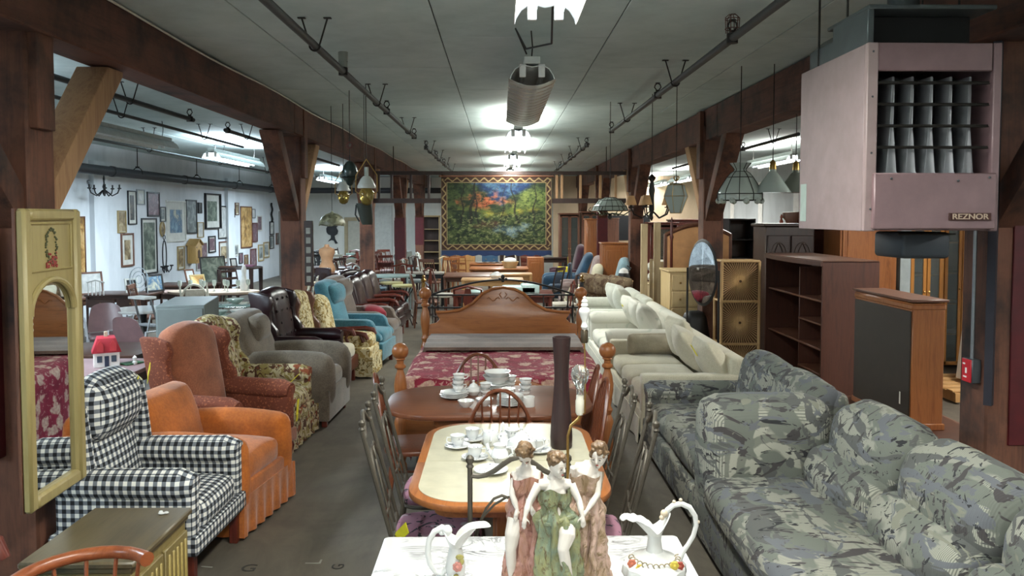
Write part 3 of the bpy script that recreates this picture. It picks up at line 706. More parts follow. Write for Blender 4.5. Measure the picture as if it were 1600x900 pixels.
MB().rbox((.98, 3.35, .42), (.24, 3.2, .76), .08, n=3).build('back_frame', M_CAMO, s2)
# ------------------------------------------------------------------ bed
BEDX, BY0, BY1 = .03, 6.25, 8.35
bed = thing('bed', 'oak cannonball bed with arched headboard in the middle of the aisle', 'bed', (BEDX, 0, 0))
def bedpost(x, y, h, kids=True):
    p = [(.048, 0), (.048, .04), (.036, .06), (.05, .12), (.05, h - .62), (.044, h - .60), (.03, h - .57), (.045, h - .53), (.03, h - .50), (.036, h - .46), (.048, h - .38), (.05, h - .33), (.04, h - .26), (.026, h - .22), (.026, h - .205), (.044, h - .19), (.044, h - .175), (.028, h - .16), (.028, h - .135), (.042, h - .125), (.03, h - .11)]
    o = MB().lathe(p, n=20).build('post', OAK, bed, loc=(x, y, 0))
    MB().ball((0, 0, h - .062), .066, 20).build('ball_finial', OAK, o)
for s in (-1, 1): bedpost(s * .815, BY0, 1.0); bedpost(s * .815, BY1, 1.25)
prof = [(-.78, .45), (-.78, .86), (-.70, .88), (-.66, .92), (-.69, .96), (-.70, 1.00), (-.60, 1.00), (-.45, 1.02), (-.32, 1.09), (-.22, 1.19), (-.12, 1.24), (0, 1.26)]
prof = prof + [(-x, z) for x, z in prof[-2::-1]]
MB().prism(prof, -.02, .02, 'y').build('headboard', OAKX, bed, loc=(0, BY1, 0), bevel=.006)
m = MB().tube([(x, -.026, z - .006) for x, z in prof[5:-5]], [.016] * len(prof[5:-5]), 8)
m.build('headboard_moulding', OAKX, bed, loc=(0, BY1, 0))
m = MB()
for s in (-1, 1): m.tube([(s * (.03 + .02 * i), -.024, 1.13 + .02 * math.sin(i * 1.3)) for i in range(8)], .006, 6); m.tube([(s * .01, -.024, 1.14), (s * .04, -.024, 1.18), (s * .02, -.024, 1.2)], .006, 6)
m.build('carving', OAKX, bed, loc=(0, BY1, 0))
fp = [(-.78, .25), (-.78, .60), (-.4, .63), (-.2, .70), (0, .72), (.2, .70), (.4, .63), (.78, .60), (.78, .25)]
MB().prism(fp, -.02, .02, 'y').build('footboard', OAKX, bed, loc=(0, BY0, 0), bevel=.006)
for s in (-1, 1): box('side_rail', OAKY, (s * .78, (BY0 + BY1) / 2, .32), (.03, BY1 - BY0 - .06, .14), bed)
MB().rbox((0, 0, .21), (1.46, 1.94, .42), .04, n=2).build('mattress', plain('dcd8cc', .9), loc=(BEDX, 7.29, .26), label='thick pale mattress on the oak bed under the red bedspread', cat='mattress')
def redfloral():
    t = NT('red_floral_bedspread'); t.set(Roughness=.85)
    v = t.co('UV'); dist = t.n('TexVoronoi', feature='F1'); dist.inputs['Scale'].default_value = 6.5
    nz = t.n('TexNoise'); nz.inputs['Scale'].default_value = 14; t.l(v, nz.inputs['Vector'])
    mx = t.n('VectorMath', operation='ADD'); sc = t.n('VectorMath', operation='SCALE'); sc.inputs['Scale'].default_value = .13
    t.l(nz.outputs['Color'], sc.inputs[0]); t.l(v, mx.inputs[0]); t.l(sc.outputs[0], mx.inputs[1]); t.l(mx.outputs[0], dist.inputs['Vector'])
    k = t.ramp(dist.outputs['Distance'], [(.36, 'ffffff'), (.42, '000000')])
    c = t.mix(k, t.ramp(t.noise(v, 10, 3), [(.35, '74162a'), (.65, '8e2238')]), t.ramp(t.noise(v, 40, 3), [(.4, 'c8ac94'), (.6, 'b08478')]))
    st = t.ramp(t.noise(t.co('UV', loc=(4, 4, 0)), 26, 2, .5, 1), [(.62, '000000'), (.65, 'ffffff')])
    t.col(t.mix(st, c, 'b48a80')); t.bump(t.noise(v, 30, 3), .35, .01); return t.m
M_SPREAD = redfloral()
def spread(u, v):
    s = (u - .5) * 2; y = -1.34 + 2.04 * v; drop = max(0, -1.0 - y); y = max(y, -1.0 - min(drop, .03))
    xx = s * 1.42; ax = abs(xx); top = .72 + .012 * math.sin(xx * 7 + 1) * math.cos(y * 6)
    if v < .02: top -= .0
    if ax < .74: X, Z = xx, top + .0
    else:
        e = ax - .74; a = min(e / .16, 1.0) * PI / 2
        X = (.74 + .10 * math.sin(a)); Z = top - .10 * (1 - math.cos(a)) - max(0, e - .16)
        X += .02 * math.sin(y * 14) * min(1, max(0, e - .1) * 3); X *= 1 if xx > 0 else -1
    return (X * (1 if drop < .01 else .9), y, max(Z - max(0, drop - .03), .06))
MB().grid(spread, 60, 34).build('bedspread', M_SPREAD, loc=(BEDX, 7.3, 0), solid=.012, label='red bedspread with cream flowers over the oak bed', cat='bedspread')
def blanket(u, v):
    xx = (u - .5) * 2 * .93; ax = abs(xx); y = .14 + .84 * v; z = .775 + .012 * math.sin(y * 30) * .5 + .02 * math.sin(v * PI)
    if ax > .76: z -= (ax - .76) * 1.5
    return (xx * (1 if ax < .8 else .95), y, z)
MB().grid(blanket, 30, 14).build('blanket', fabric('6e5a4c', '7a6454', 90), loc=(BEDX, 7.3, 0), solid=.03, label='folded brown blanket across the head of the oak bed', cat='blanket')

pillow('pale sage pillow at the near end of the farthest light sofa', M_IVORY2, (1.80, 11.6, .74), (0, R(-26), -.1), (.18, .5, .5))
# ------------------------------------------------------------------ tables and chairs of the middle
def rrect(w, d, r, n=6, p=1):
    q = []
    for cx, cy, a0 in ((w / 2 - r, d / 2 - r, 0), (-w / 2 + r, d / 2 - r, 90), (-w / 2 + r, -d / 2 + r, 180), (w / 2 - r, -d / 2 + r, 270)):
        for i in range(n + 1): a = R(a0 + 90 * i / n); q.append((cx + r * math.cos(a), cy + r * math.sin(a)))
    return q
def turned_leg(h, r=.035):
    return MB().lathe([(r * .55, 0), (r * .6, .03), (r * .8, .10), (r * .6, .14), (r * .9, .2), (r, h * .5), (r * .8, h * .62), (r * .6, h * .66), (r, h * .69), (r * .7, h * .72), (r, h * .76), (r, h)], n=14)
bt = thing('dining_table', 'brown oval-ended wooden dining table set with white china', 'table', (-.075, 5.4, 0))
MB().prism(rrect(1.38, .90, .34, 12), .715, .75, 'z').build('tabletop', TABLEW, bt, bevel=.009)
MB().prism(rrect(.72, .62, .1), .63, .715, 'z').build('apron', OAKX, bt)
for sx in (-1, 1):
    for sy in (-1, 1): turned_leg(.66, .042).build('leg', OAK, bt, loc=(sx * .28, sy * .26, 0))
ct = thing('dining_table', 'cream laminate dining table with oak edge set with teacups', 'table', (.045, 4.10, 0))
for i, (ya, yb) in enumerate([(-.70, -.0725), (-.0675, .70)]):
    def clip(poly, ya, yb):
        out = poly
        for lim, sg in ((ya, 1), (yb, -1)):
            src = out; out = []
            for k in range(len(src)):
                a, b = src[k], src[(k + 1) % len(src)]; ia, ib = (a[1] - lim) * sg >= 0, (b[1] - lim) * sg >= 0
                if ia: out.append(a)
                if ia != ib: f = (lim - a[1]) / (b[1] - a[1]); out.append((a[0] + f * (b[0] - a[0]), lim))
        return out
    MB().prism(clip(rrect(.94, 1.40, .27, 12), ya, yb), .715, .748, 'z').build('oak_edge', OAKY, ct, bevel=.008)
    MB().prism(clip(rrect(.85, 1.31, .23, 12), ya, yb), .735, .7505, 'z').build('laminate_top', plain('bcb69e', .3), ct)
MB().prism(rrect(.7, 1.1, .1), .64, .715, 'z').build('apron', OAKY, ct)
for sy in (-1, 1):
    box('pedestal', OAK, (0, sy * .38, .35), (.16, .10, .58), ct, b=.02); box('foot', OAK, (0, sy * .38, .035), (.46, .09, .07), ct, b=.02)
def windsor(x, y, rz, label, mat=None, group='bow-back windsor chairs'):
    mat = mat or wood('502818', '6c3c26', 'z', .3); mx = MAH if False else mat
    t = thing('windsor_chair', label, 'chair', (x, y, 0), R(rz), group)       # front is +X
    MB().prism([(a * .98, b) for a, b in rrect(.42, .44, .14)], .42, .455, 'z').build('seat', mat, t, bevel=.012)
    for sx in (-1, 1):
        for sy in (-1, 1):
            MB().tube([(sx * .13, sy * .14, .43), (sx * .165, sy * .175, .22), (sx * .19, sy * .2, 0)], [.014, .02, .012], 8).build('leg', mat, t)
    MB().tube([(-.16, .17, .2), (0, .0 + .165, .2), (.16, .17, .2)], .009, 6).build('stretcher', mat, t)
    def hp(a): return (-.17 - .10 * math.sin(a), .225 * math.cos(a), .45 + .48 * math.sin(a))
    hoop = [hp(PI * k / 20) for k in range(21)]
    MB().tube(hoop, .013, 8).build('hoop_back', mat, t)
    for i in range(7):
        yy = -.15 + .05 * i; a = math.acos(yy * 1.15 / .225 if abs(yy * 1.15) < .225 else .99); p = hp(a)
        MB().tube([(-.165, yy, .45), p], .006, 6).build('spindle', mat, t)
    return t
w0 = windsor(.0, 5.14, 90, 'bow-back windsor chair with its back to the cream table')
clone(w0, (-.17, 5.88, 0), R(-90), 'bow-back windsor chair between the brown table and the bed')
clone(w0, (-.58, 5.40, 0), R(6), 'bow-back windsor chair at the left end of the brown table')
clone(w0, (.43, 5.66, 0), R(178), 'farther bow-back windsor chair at the right end of the brown table')
clone(w0, (.43, 5.18, 0), R(182), 'nearer bow-back windsor chair at the right end of the brown table')
WIRE = plain('4e483e', .5, .4)
def wirechair(x, y, rz, label, tagged=False):
    t = thing('iron_chair', label, 'chair', (x, y, 0), R(rz), 'wrought iron chairs with pink seats')   # front +X
    L = .17
    def bp(s, z): return (-.20 - (z - .45) * .26, s * (.19 - (z - .45) * .0), z)
    for s in (-1, 1):
        m = MB().tube([(-.26, s * .21, 0), (-.20, s * .19, .45), bp(s, .8), bp(s, 1.03)], .0105, 8)
        m.lathe([(.010, 0), (.016, .008), (.010, .018), (.017, .03), (.016, .042), (.006, .052)], bp(s, 1.02), 10)
        m.build('back_post', WIRE, t)
        MB().tube([(.20, s * .20, .45), (.23, s * .22, 0)], .0085, 8).build('leg', WIRE, t)
    top = [bp(-1 + 2 * k / 12, .99 + .05 * math.sin(PI * k / 12) - .025 * math.sin(3 * PI * k / 12)) for k in range(13)]
    MB().tube(top, .0105, 8).build('top_rail', WIRE, t)
    def arch(cx, r, h, z0): return [bp((cx + r * math.cos(PI * k / 12)) / .19, z0 + h * math.sin(PI * k / 12)) for k in range(13)]
    MB().tube(arch(-.065, .12, .40, .50), .006, 6).build('back_loop', WIRE, t); MB().tube(arch(.065, .12, .40, .50), .006, 6).build('back_loop', WIRE, t)
    MB().tube(arch(0, .19, .30, .60), .005, 6).build('back_loop', WIRE, t)
    for z in (.50, .62): MB().tube([bp(-1, z), bp(0, z - .02), bp(1, z)], .006, 6).build('back_rail', WIRE, t)
    ring = [(a, b, .44) for a, b in rrect(.44, .42, .12, 5)]
    MB().tube(ring, .008, 6, closed=True).build('seat_ring', WIRE, t)
    MB().rbox((.0, 0, .47), (.42, .40, .06), .028, (0, 0, .018), 5, lambda w, u: (w[0] * (1 - .12 * u[1] ** 2), w[1] * (1 - .12 * u[0] ** 2), w[2])).build('seat_pad', M_SEATPINK, t)
    if tagged: o = price_tag(t, (-.17, -.16, .53)); o.rotation_euler = (.9, 0, .5)
    return t
wirechair(-.30, 3.83, 5, 'nearer iron chair with pink seat and yellow tag on the left of the cream table', True)
wirechair(-.33, 4.42, 2, 'farther iron chair with pink seat on the left of the cream table')
wirechair(.06, 3.42, 92, 'iron chair at the near end of the cream table behind the statue')
wirechair(.38, 3.80, 174, 'nearer iron chair with pink seat on the right of the cream table')
wirechair(.36, 4.34, 179, 'farther iron chair with pink seat on the right of the cream table')
# ------------------------------------------------------------------ china
def chinam():
    t = NT('printed_china'); t.set(Roughness=.12)
    v = t.co('Object'); vo = t.n('TexVoronoi', feature='F1'); vo.inputs['Scale'].default_value = 30; t.l(v, vo.inputs['Vector'])
    k = t.ramp(vo.outputs['Distance'], [(.16, 'ffffff'), (.24, '000000')]); n = t.ramp(t.noise(v, 160, 2), [(.50, '000000'), (.56, 'ffffff')])
    t.col(t.mix(t.math('MULTIPLY', k, n), 'd6d8d8', '44445c')); return t.m
CHINA = chinam()
def saucer_mb(r=.07): return MB().lathe([(r * .45, 0), (r * .5, .004), (r * .75, .008), (r, .018), (r * .985, .020), (r * .72, .0115), (.0, .008)], n=24)
def cup_mb(r=.040, h=.062):
    m = MB().lathe([(r * .5, 0), (r * .55, .003), (r * .5, .008), (r * .72, .018), (r * .9, h * .6), (r * .88, h * .8), (r * 1.04, h), (r * 1.0, h), (r * .82, h * .8), (r * .84, h * .6), (r * .6, .018), (.0, .012)], n=20)
    return m
def handle(mb_r, h, t=.0035, side=1): return MB().tube([(side * (mb_r * .85 + .0), 0, h * .82), (side * (mb_r + .018), 0, h * .88), (side * (mb_r + .022), 0, h * .6), (side * (mb_r + .010), 0, h * .38), (side * mb_r * .68, 0, h * .34)], t, 8)
def teacup(px, py, label, sau=True, rz=0, z=.751, mat=None, grp='floral teacups on the cream table', lift=0, r=.04, h=.062, name='teacup', cat='teacup', onto=None):
    p = onto or onz(px, py, z); zz = z
    if sau:
        saucer_mb().build('saucer', mat or CHINA, loc=(p.x, p.y, z), label=label.replace('teacup', 'saucer under the teacup'), cat='saucer', group='floral saucers on the cream table'); zz += .009
    t = thing(name, label, cat, (p.x, p.y, zz + lift), R(rz), grp)
    cup_mb(r, h).build('bowl', mat or CHINA, t); handle(r, h).build('handle', mat or CHINA, t); return t
teacup(715, 700, 'floral teacup leftmost on the cream table', rz=200)
teacup(742, 718, 'floral teacup nearest the table seam on the cream table', rz=-20)
teacup(738, 689, 'floral teacup behind the leftmost pair on the cream table', rz=20)
teacup(841, 707, 'floral teacup right of the statue head on the cream table', rz=20)
teacup(800, 690, 'floral teacup behind the left figure of the statue', rz=180)
p = onz(767, 738, .751); saucer_mb(.085).build('saucer', CHINA, loc=(p.x, p.y, .751), label='empty floral saucer near the seam in front of the creamer', cat='saucer')
def pot(px, py, prof, label, name, cat, spout=True, lid=True, hand=True, rz=0, z=.751, mat=None):
    p = onz(px, py, z); t = thing(name, label, cat, (p.x, p.y, z), R(rz)); mat = mat or CHINA
    MB().lathe(prof, n=24).build('body', mat, t); h = prof[-1][1]; r = max(q[0] for q in prof)
    if lid:
        l = MB().lathe([(prof[-1][0] * 1.05, h), (prof[-1][0] * .9, h + .012), (.01, h + .024), (.006, h + .03), (.011, h + .04), (.0, h + .047)], n=20).build('lid', mat, t)
    if spout: MB().tube([(r * .8, 0, h * .35), (r * 1.35, 0, h * .6), (r * 1.6, 0, h * .98)], [.016, .011, .008], 10).build('spout', mat, t)
    if hand: MB().tube([(-r * .8, 0, h * .85), (-r * 1.4, 0, h * .9), (-r * 1.55, 0, h * .55), (-r * .9, 0, h * .3)], .005, 8).build('handle', mat, t)
    return t
pot(781, 722, [(.026, 0), (.03, .01), (.045, .03), (.042, .055), (.028, .075), (.034, .092)], 'white floral creamer jug in front of the teapot', 'creamer', 'jug', lid=False, rz=160)
pot(767, 695, [(.035, 0), (.042, .01), (.046, .05), (.04, .075)], 'white floral sugar bowl behind the creamer', 'sugar_bowl', 'bowl', spout=False, lid=False, rz=90)
pot(815, 712, [(.04, 0), (.05, .01), (.078, .05), (.07, .085), (.035, .105)], 'white floral teapot behind the left figure of the statue', 'teapot', 'teapot', rz=170)
b = onz(786, 694, .751); bl = thing('dinner_bell', 'white floral porcelain bell with a tall white handle', 'bell', (b.x, b.y, .751))
MB().lathe([(.042, 0), (.036, .012), (.027, .04), (.024, .058), (.008, .066)], n=20).build('bell_body', CHINA, bl); MB().lathe([(.007, .06), (.006, .075), (.009, .095), (.008, .115), (.0, .124)], n=12).build('handle', WHITEP, bl)
PW = WHITEP
def plates(px, py, n, r, label, z=.75, grp='stacked white plates on the brown table'):
    p = onz(px, py, z); src = None
    for i in range(n):
        l = (p.x + random.uniform(-.003, .003), p.y, z + .001 + .0085 * i)
        lb = label if n < 2 else ('lowest ' if i == 0 else 'topmost ' if i == n - 1 else ['', 'second ', 'third ', 'fourth ', 'fifth ', 'sixth '][i]) + label
        if src is None: src = saucer_mb(r).build('plate', PW, loc=l, label=lb, cat='plate', group=grp)
        else: q = src.copy(); COL.objects.link(q); q.location = l; q['label'] = lb
    return Vector((p.x, p.y, z + .001 + .0085 * n + .006))
a = plates(709, 622, 4, .095, 'white plate in the stack at the left end of the china')
c0 = teacup(0, 0, 'white cup lowest of the stack on the left plates', False, 30, mat=PW, onto=Vector((a.x + .03, a.y + .02, 0)), z=a.z, grp='white cups on the brown table', r=.042, h=.05)
clone(c0, (a.x + .03, a.y + .02, a.z + .036), R(80), 'white cup in the middle of the stack on the left plates'); clone(c0, (a.x + .035, a.y + .02, a.z + .072), R(10), 'white cup topmost of the stack on the left plates')
a = plates(797, 634, 7, .088, 'white plate in the tall stack nearest the camera'); clone(c0, (a.x - .01, a.y, a.z), R(160), 'white cup resting on the tall near plate stack')
a = plates(776, 612, 6, .10, 'white plate in the stack at the back of the china')
def bowl(loc, r, h, label, grp='white bowls on the brown table'): return MB().lathe([(r * .4, 0), (r * .45, .004), (r * .8, h * .5), (r, h), (r * .96, h), (r * .75, h * .5), (.0, .01)], n=22).build('bowl', PW, loc=loc, label=label, cat='bowl', group=grp)
bowl((a.x, a.y, a.z), .10, .06, 'white bowl on the back plate stack'); bowl((a.x + .005, a.y, a.z + .035), .095, .055, 'white bowl topmost on the back plate stack')
p = onz(728, 636, .751); bowl((p.x, p.y, .751), .055, .045, 'white bowl seen through the left of the hoop back'); p = onz(757, 634, .751); bowl((p.x, p.y, .751), .06, .05, 'white bowl seen through the middle of the hoop back')
pot(740, 617, [(.03, 0), (.036, .008), (.05, .03), (.045, .05), (.03, .06)], 'white lidded sugar bowl with ring handle on the brown table', 'sugar_bowl', 'bowl', spout=False, mat=PW, rz=40)
for i, (px, py, n) in enumerate([(820, 620, 3), (797, 606, 2), (758, 618, 2)]):
    p = onz(px, py, .751)
    for k in range(n): clone(c0, (p.x + .004 * k, p.y, .752 + .038 * k), R(60 + 35 * k), ['white cup in the stack behind the square mug', 'white cup in the stack behind the plate stack', 'white cup in the stack beside the sugar bowl'][i].replace('white cup', ['lowest white cup', 'second white cup', 'topmost white cup'][k]), 'stacked white cups on the brown table')
t = thing('mug', 'straight-sided white mug at the right of the china', 'mug', (*onz(826, 635, .751)[:2], .751), R(70)); MB().lathe([(.038, 0), (.04, .003), (.04, .065), (.036, .065), (.036, .006), (0, .006)], n=20).build('bowl', PW, t); handle(.044, .065).build('handle', PW, t)
# ------------------------------------------------------------------ vase, lamp
p = onz(877, 699, .751)
MB().lathe([(.052, 0), (.058, .01), (.06, .06), (.056, .14), (.046, .26), (.038, .38), (.041, .46), (.047, .56), (.05, .60), (.046, .60), (.043, .56), (.036, .46), (.0, .4)], n=28).build('floor_vase', wood('1c1010', '2e1a18', 'z', .45), loc=(p.x, p.y, .751), label='tall dark wooden vase standing on the cream table', cat='vase')
lp = thing('table_lamp', 'shadeless brass table lamp with clear bulb and white porcelain finial', 'lamp', (.255, 2.98, .75))
MB().lathe([(.07, 0), (.072, .012), (.05, .022), (.02, .03), (.012, .045), (.0, .05)], n=24).build('base', BRASS, lp)
MB().tube([(0, 0, .03), (0, 0, .36), (.0, 0, .42), (.012, 0, .46), (.04, 0, .485), (.045, 0, .5)], .0055, 8).build('stem', BRASS, lp)
MB().lathe([(.012, 0), (.017, .01), (.017, .055), (.0145, .06), (.0145, .075)], n=16).build('socket', plain('d8d4c4', .4), lp, loc=(.045, 0, .50))
gl = glass('f4f4f0', .02, .08)
MB().lathe([(.0135, 0), (.0135, .018), (.018, .035), (.031, .062), (.035, .083), (.030, .103), (.016, .116), (.0, .119)], n=20).build('bulb', gl, lp, loc=(.045, 0, .572))
MB().tube([(.045, 0, .50), (.062, -.015, .51), (.063, -.015, .60), (.062, -.012, .72), (.06, -.01, .78)], .003, 6).build('harp_rod', BRASS, lp)
MB().lathe([(.012, 0), (.014, .005), (.014, .045), (.010, .05)], n=12).build('finial_collar', plain('4a4030', .4, .5), lp, loc=(.06, -.01, .775))
MB().lathe([(.009, 0), (.014, .01), (.011, .02), (.009, .03), (.020, .06), (.022, .07), (.018, .078), (.011, .085), (.014, .09), (.010, .1), (.012, .106), (.006, .115), (.007, .12), (.0, .126)], n=18).build('porcelain_finial', WHITEP, lp, loc=(.06, -.01, .825))
# ------------------------------------------------------------------ marble-topped table with statue and ewers
def marble():
    t = NT('white_marble'); t.set(Roughness=.15)
    v = t.co('Object', scale=(1, 2.2, 1)); n = t.noise(v, 3.2, 6, .62, 2.6)
    k = t.ramp(t.math('ABSOLUTE', t.math('SUBTRACT', n, .5)), [(.008, 'ffffff'), (.05, '000000')])
    m2 = t.ramp(t.noise(t.co(), 2.4, 3), [(.45, '000000'), (.62, 'ffffff')])
    t.col(t.mix(t.math('MULTIPLY', k, m2), 'cfcfcd', '4c4c52')); return t.m
mt = thing('marble_table', 'white grey-veined marble-topped table nearest the camera', 'table', (.12, 2.66, 0))
MB().prism(rrect(1.14, .82, .02), .722, .75, 'z').build('tabletop', marble(), mt, bevel=.004)
for sx in (-1, 1):
    for sy in (-1, 1): turned_leg(.72, .035).build('leg', OAK, mt, loc=(sx * .48, sy * .33, 0))
MB().prism(rrect(1.0, .68, .02), .64, .722, 'z').build('apron', OAKX, mt)
SKIN = plain('d8d0c6', .22, 0, 0, .5, .03)
def dressm(name, a, b, c):
    t = NT(name); t.set(Roughness=.4)
    n = t.noise(t.co(scale=(1, 1, .6)), 14, 5, .65, 1.8)
    n2 = t.noise(t.co(scale=(1, 1, .5), loc=(3, 3, 3)), 26, 4, .7, 2.4)
    col = t.mix(t.ramp(n, [(.38, '000000'), (.62, 'ffffff')]), a, b); col = t.mix(t.ramp(n2, [(.52, '000000'), (.66, 'ffffff')]), col, c)
    t.col(col); t.bump(n2, .8, .006); return t.m
DG = dressm('green_glaze_dress', '8c8c60', '74826e', '5a4426'); DP = dressm('pink_glaze_dress', 'b88a80', 'a47860', '744834'); DB = dressm('blush_glaze_dress', 'c0a294', '9c8468', '74603e')
HAIR = dressm('bronze_hair', '584028', '7a6042', '2c1c12')
st = thing('statue', 'porcelain statue of three women in draped dresses on the marble table', 'statue', (.185, 2.60, .75))
def L(px, py, dy=0.0):                    # pixel -> statue coordinates at depth 2.60 + dy
    p = at(px, py, 2.60 + dy); return Vector((p.x - .185, dy, p.z - .75))
def hand(m, w, d, side, s=1.0):           # five separate fingers leaving a palm; w wrist, d direction
    d = Vector(d).normalized(); u = d.cross(Vector((0, 1, 0))).normalized(); f = Vector((0, -1, 0))
    c = w + d * .013 * s; m.tube([w - d * .004, w + d * .008, c + d * .004, c + d * .010], [.0052, .0075, .0080, .0062], 10)
    for k, ln in enumerate((.019, .023, .021, .016)):
        o = u * ((k - 1.5) * .0043 * side) + d * .018
        b = w + o; m.tube([b, b + d * ln * .45 + u * (k - 1.5) * .0008, b + d * ln * .8 + f * -.003, b + d * ln + f * -.006 + u * (k - 1.5) * .0015], [.0026, .0024, .0021, .0016], 6)
    b = w + d * .006 - u * side * .006; m.tube([b, b - u * side * .008 + d * .006, b - u * side * .012 + d * .014], [.0034, .0028, .002], 6)
def woman(name, head, turn, tilt, neck, shL, shR, elL, elR, haL, haR, waist, hip, legs, dress, hair_style, handdirs, dy, hemz=.0, bust=None, label=None, hem_r=.075):
    m = MB(); HM = Matrix.Translation(head) @ RZ(R(turn)) @ RX(R(tilt))
    m.ball((0, 0, 0), (.0255, .030, .036), 18, HM); m.ball((0, -.006, -.016), (.019, .022, .022), 14, HM)
    m.tube([HM @ Vector((0, -.027, .008)), HM @ Vector((0, -.035, -.006))], [.003, .0052], 8)
    for s in (-1, 1): m.ball((s * .0255, .002, -.003), (.003, .005, .008), 8, HM); m.ball((s * .012, -.022, -.008), (.008, .006, .008), 8, HM)
    m.ball((0, -.026, -.018), (.007, .005, .004), 8, HM); m.ball((0, -.022, -.031), (.008, .008, .007), 8, HM)
    m.tube([HM @ Vector((0, .004, -.024)), (HM @ Vector((0, .006, -.03)) + neck) / 2, neck], [.0135, .0125, .017], 12)
    ch = (shL + shR) / 2; m.tube([neck, ch + Vector((0, 0, -.004)), (ch * .55 + waist * .45), waist, hip], [.02, .036, .038, .030, .043], 16)
    m.tube([shL, ch, shR], [.0165, .026, .0165], 12)
    for s in (-1, 1): m.ball(tuple(ch * .72 + waist * .28 + Vector((s * .018, -.024, -.006))), (.016, .014, .016), 12)
    for sh, el, ha, hd, sd in ((shL, elL, haL, handdirs[0], -1), (shR, elR, haR, handdirs[1], 1)):
        if el is None: continue
        m.tube([sh, sh * .5 + el * .5, el, el * .5 + ha * .5, ha], [.0165, .0135, .0105, .0108, .0058], 12)
        if hd is not None: hand(m, ha, hd, sd)
    for lg in legs: m.tube([Vector(q) for q in lg], [.034, .027, .019, .018, .011, .013][:len(lg)], 14)
    body = remake(m.build('figure', SKIN, st, label=label), .0022, 3)
    e = MB()
    for s in (-1, 1): e.ball((s * .0105, -.0285, .002), (.0042, .0022, .0016), 8, HM)
    e.build('eye', plain('3a3028', .3), body)
    e = MB()
    for s in (-1, 1): e.tube([HM @ Vector((s * .005, -.0300, .0085)), HM @ Vector((s * .011, -.0290, .0105)), HM @ Vector((s * .017, -.0255, .0085))], .0009, 5)
    e.build('eyebrow', plain('7a5a40', .4), body)
    MB().ball((0, -.0305, -.018), (.0055, .0025, .0024), 8, HM).build('lips', plain('b8584c', .3), body)
    # hair: rows of waves over the skull and a knot
    h = MB(); h.ball((0, .006, .008), (.029, .031, .034), 18, HM @ T(0, .003, .004))
    rr = random.Random(hair_style)
    for k in range(46):
        a = rr.uniform(0, 2 * PI); b = rr.uniform(-.1, 1.2); q = Vector((math.cos(a) * math.cos(b) * .029, math.sin(a) * math.cos(b) * .031 + .006, math.sin(b) * .036 + .006))
        if q.y < -.016 and q.z < .020: continue
        h.ball(tuple(q), rr.uniform(.005, .0085), 8, HM)
    if hair_style == 1: h.ball((0, .034, .018), (.017, .014, .017), 12, HM)
    else: h.ball((0, .018, .030), (.018, .016, .014), 12, HM)
    remake(h.build('hair', HAIR, body), .0022, 1)
    # dress with deep folds
    top = bust if bust is not None else (ch * .84 + waist * .16)
    ax = [top, waist * .8 + top * .2, waist * .85 + hip * .15, hip, hip * .62 + Vector((hip.x * 1.0, hip.y, 0)) * .38, Vector((hip.x, hip.y, hip.z * .30)), Vector((hip.x * 1.0, hip.y, hemz))]
    rad = [.054, .052, .041, .058, .066, .072, hem_r + .006]
    ph = [rr.uniform(0, 6.28) for _ in range(6)]
    def dfn(u, v):
        i = v * (len(ax) - 1); k = min(int(i), len(ax) - 2); f = i - k; f2 = f * f * (3 - 2 * f)
        c = ax[k].lerp(ax[k + 1], f); r = rad[k] * (1 - f2) + rad[k + 1] * f2; a = 2 * PI * u
        amp = .0045 + .016 * max(0, v - .25)
        r += amp * (math.sin(9 * a + ph[0] + 5 * v) * .6 + math.sin(5 * a + ph[1] - 7 * v) * .7 + math.sin(14 * a + ph[2] + 11 * v) * .35)
        r += .010 * min(1, v * 3) * noise.fractal(Vector((3 * math.cos(a), 3 * math.sin(a), c.z * 22 + ph[5])), .9, 2.1, 3)
        if .38 < v < .56: r += .010 * math.sin((v - .38) / .18 * PI) * (1 + .5 * math.sin(3 * a + ph[3]))
        zz = .007 * math.sin(4 * a + ph[4]) if v < .03 else .004 * math.sin(6 * a + 20 * v)
        return (c.x + r * math.cos(a), c.y + r * .86 * math.sin(a), max(c.z + zz, hemz + .004 * (1 - v)))
    MB().grid(dfn, 96, 90).build('dress', dress, body)
    s2 = MB()      # sash wound round the hips, hanging ends
    s2.tube([hip + Vector((.058 * math.cos(a), .046 * math.sin(a), .012 * math.sin(a * 2 + ph[0]) + .01)) for a in [k * PI / 14 for k in range(28)]], .008, 8, closed=True)
    s2.tube([hip + Vector((.02, -.052, .01)), hip + Vector((.026, -.066, -.05)), hip + Vector((.014, -.07, -.11)), hip + Vector((.03, -.072, -.16))], [.009, .011, .009, .012], 8)
    s2.build('sash', dress, body)
    return body
# front woman in green
woman('front', L(871, 727, -.05), 42, 18, L(862, 748, -.04), L(842, 757, -.04), L(892, 757, -.04), L(827, 783, -.06), L(905, 783, -.06), L(820, 808, -.08), L(910, 806, -.08), L(868, 786, -.04), L(872, 812, -.04),
      [[L(884, 820, -.055), L(886, 838, -.095), L(880, 858, -.108), L(884, 880, -.098), L(890, 905, -.085), L(892, 925, -.088)]], DG, 1, [(-.1, -.2, -1), (.1, -.2, -1)], 0, label='porcelain woman in green dress in front')
woman('left', L(821, 708, .03), -14, 68, L(822, 728, .05), L(806, 738, .05), L(838, 736, .05), L(800, 772, .02), L(838, 764, .02), L(808, 796, .0), L(828, 790, -.02), L(822, 768, .05), L(824, 800, .05),
      [[L(808, 812, .03), L(801, 836, .01), L(798, 858, .0), L(799, 880, .01), L(800, 905, .02), L(800, 925, .02)]], DP, 2, [(-.2, -.3, -1), (.4, -.4, -.8)], 0, label='porcelain woman in pink dress at the left')
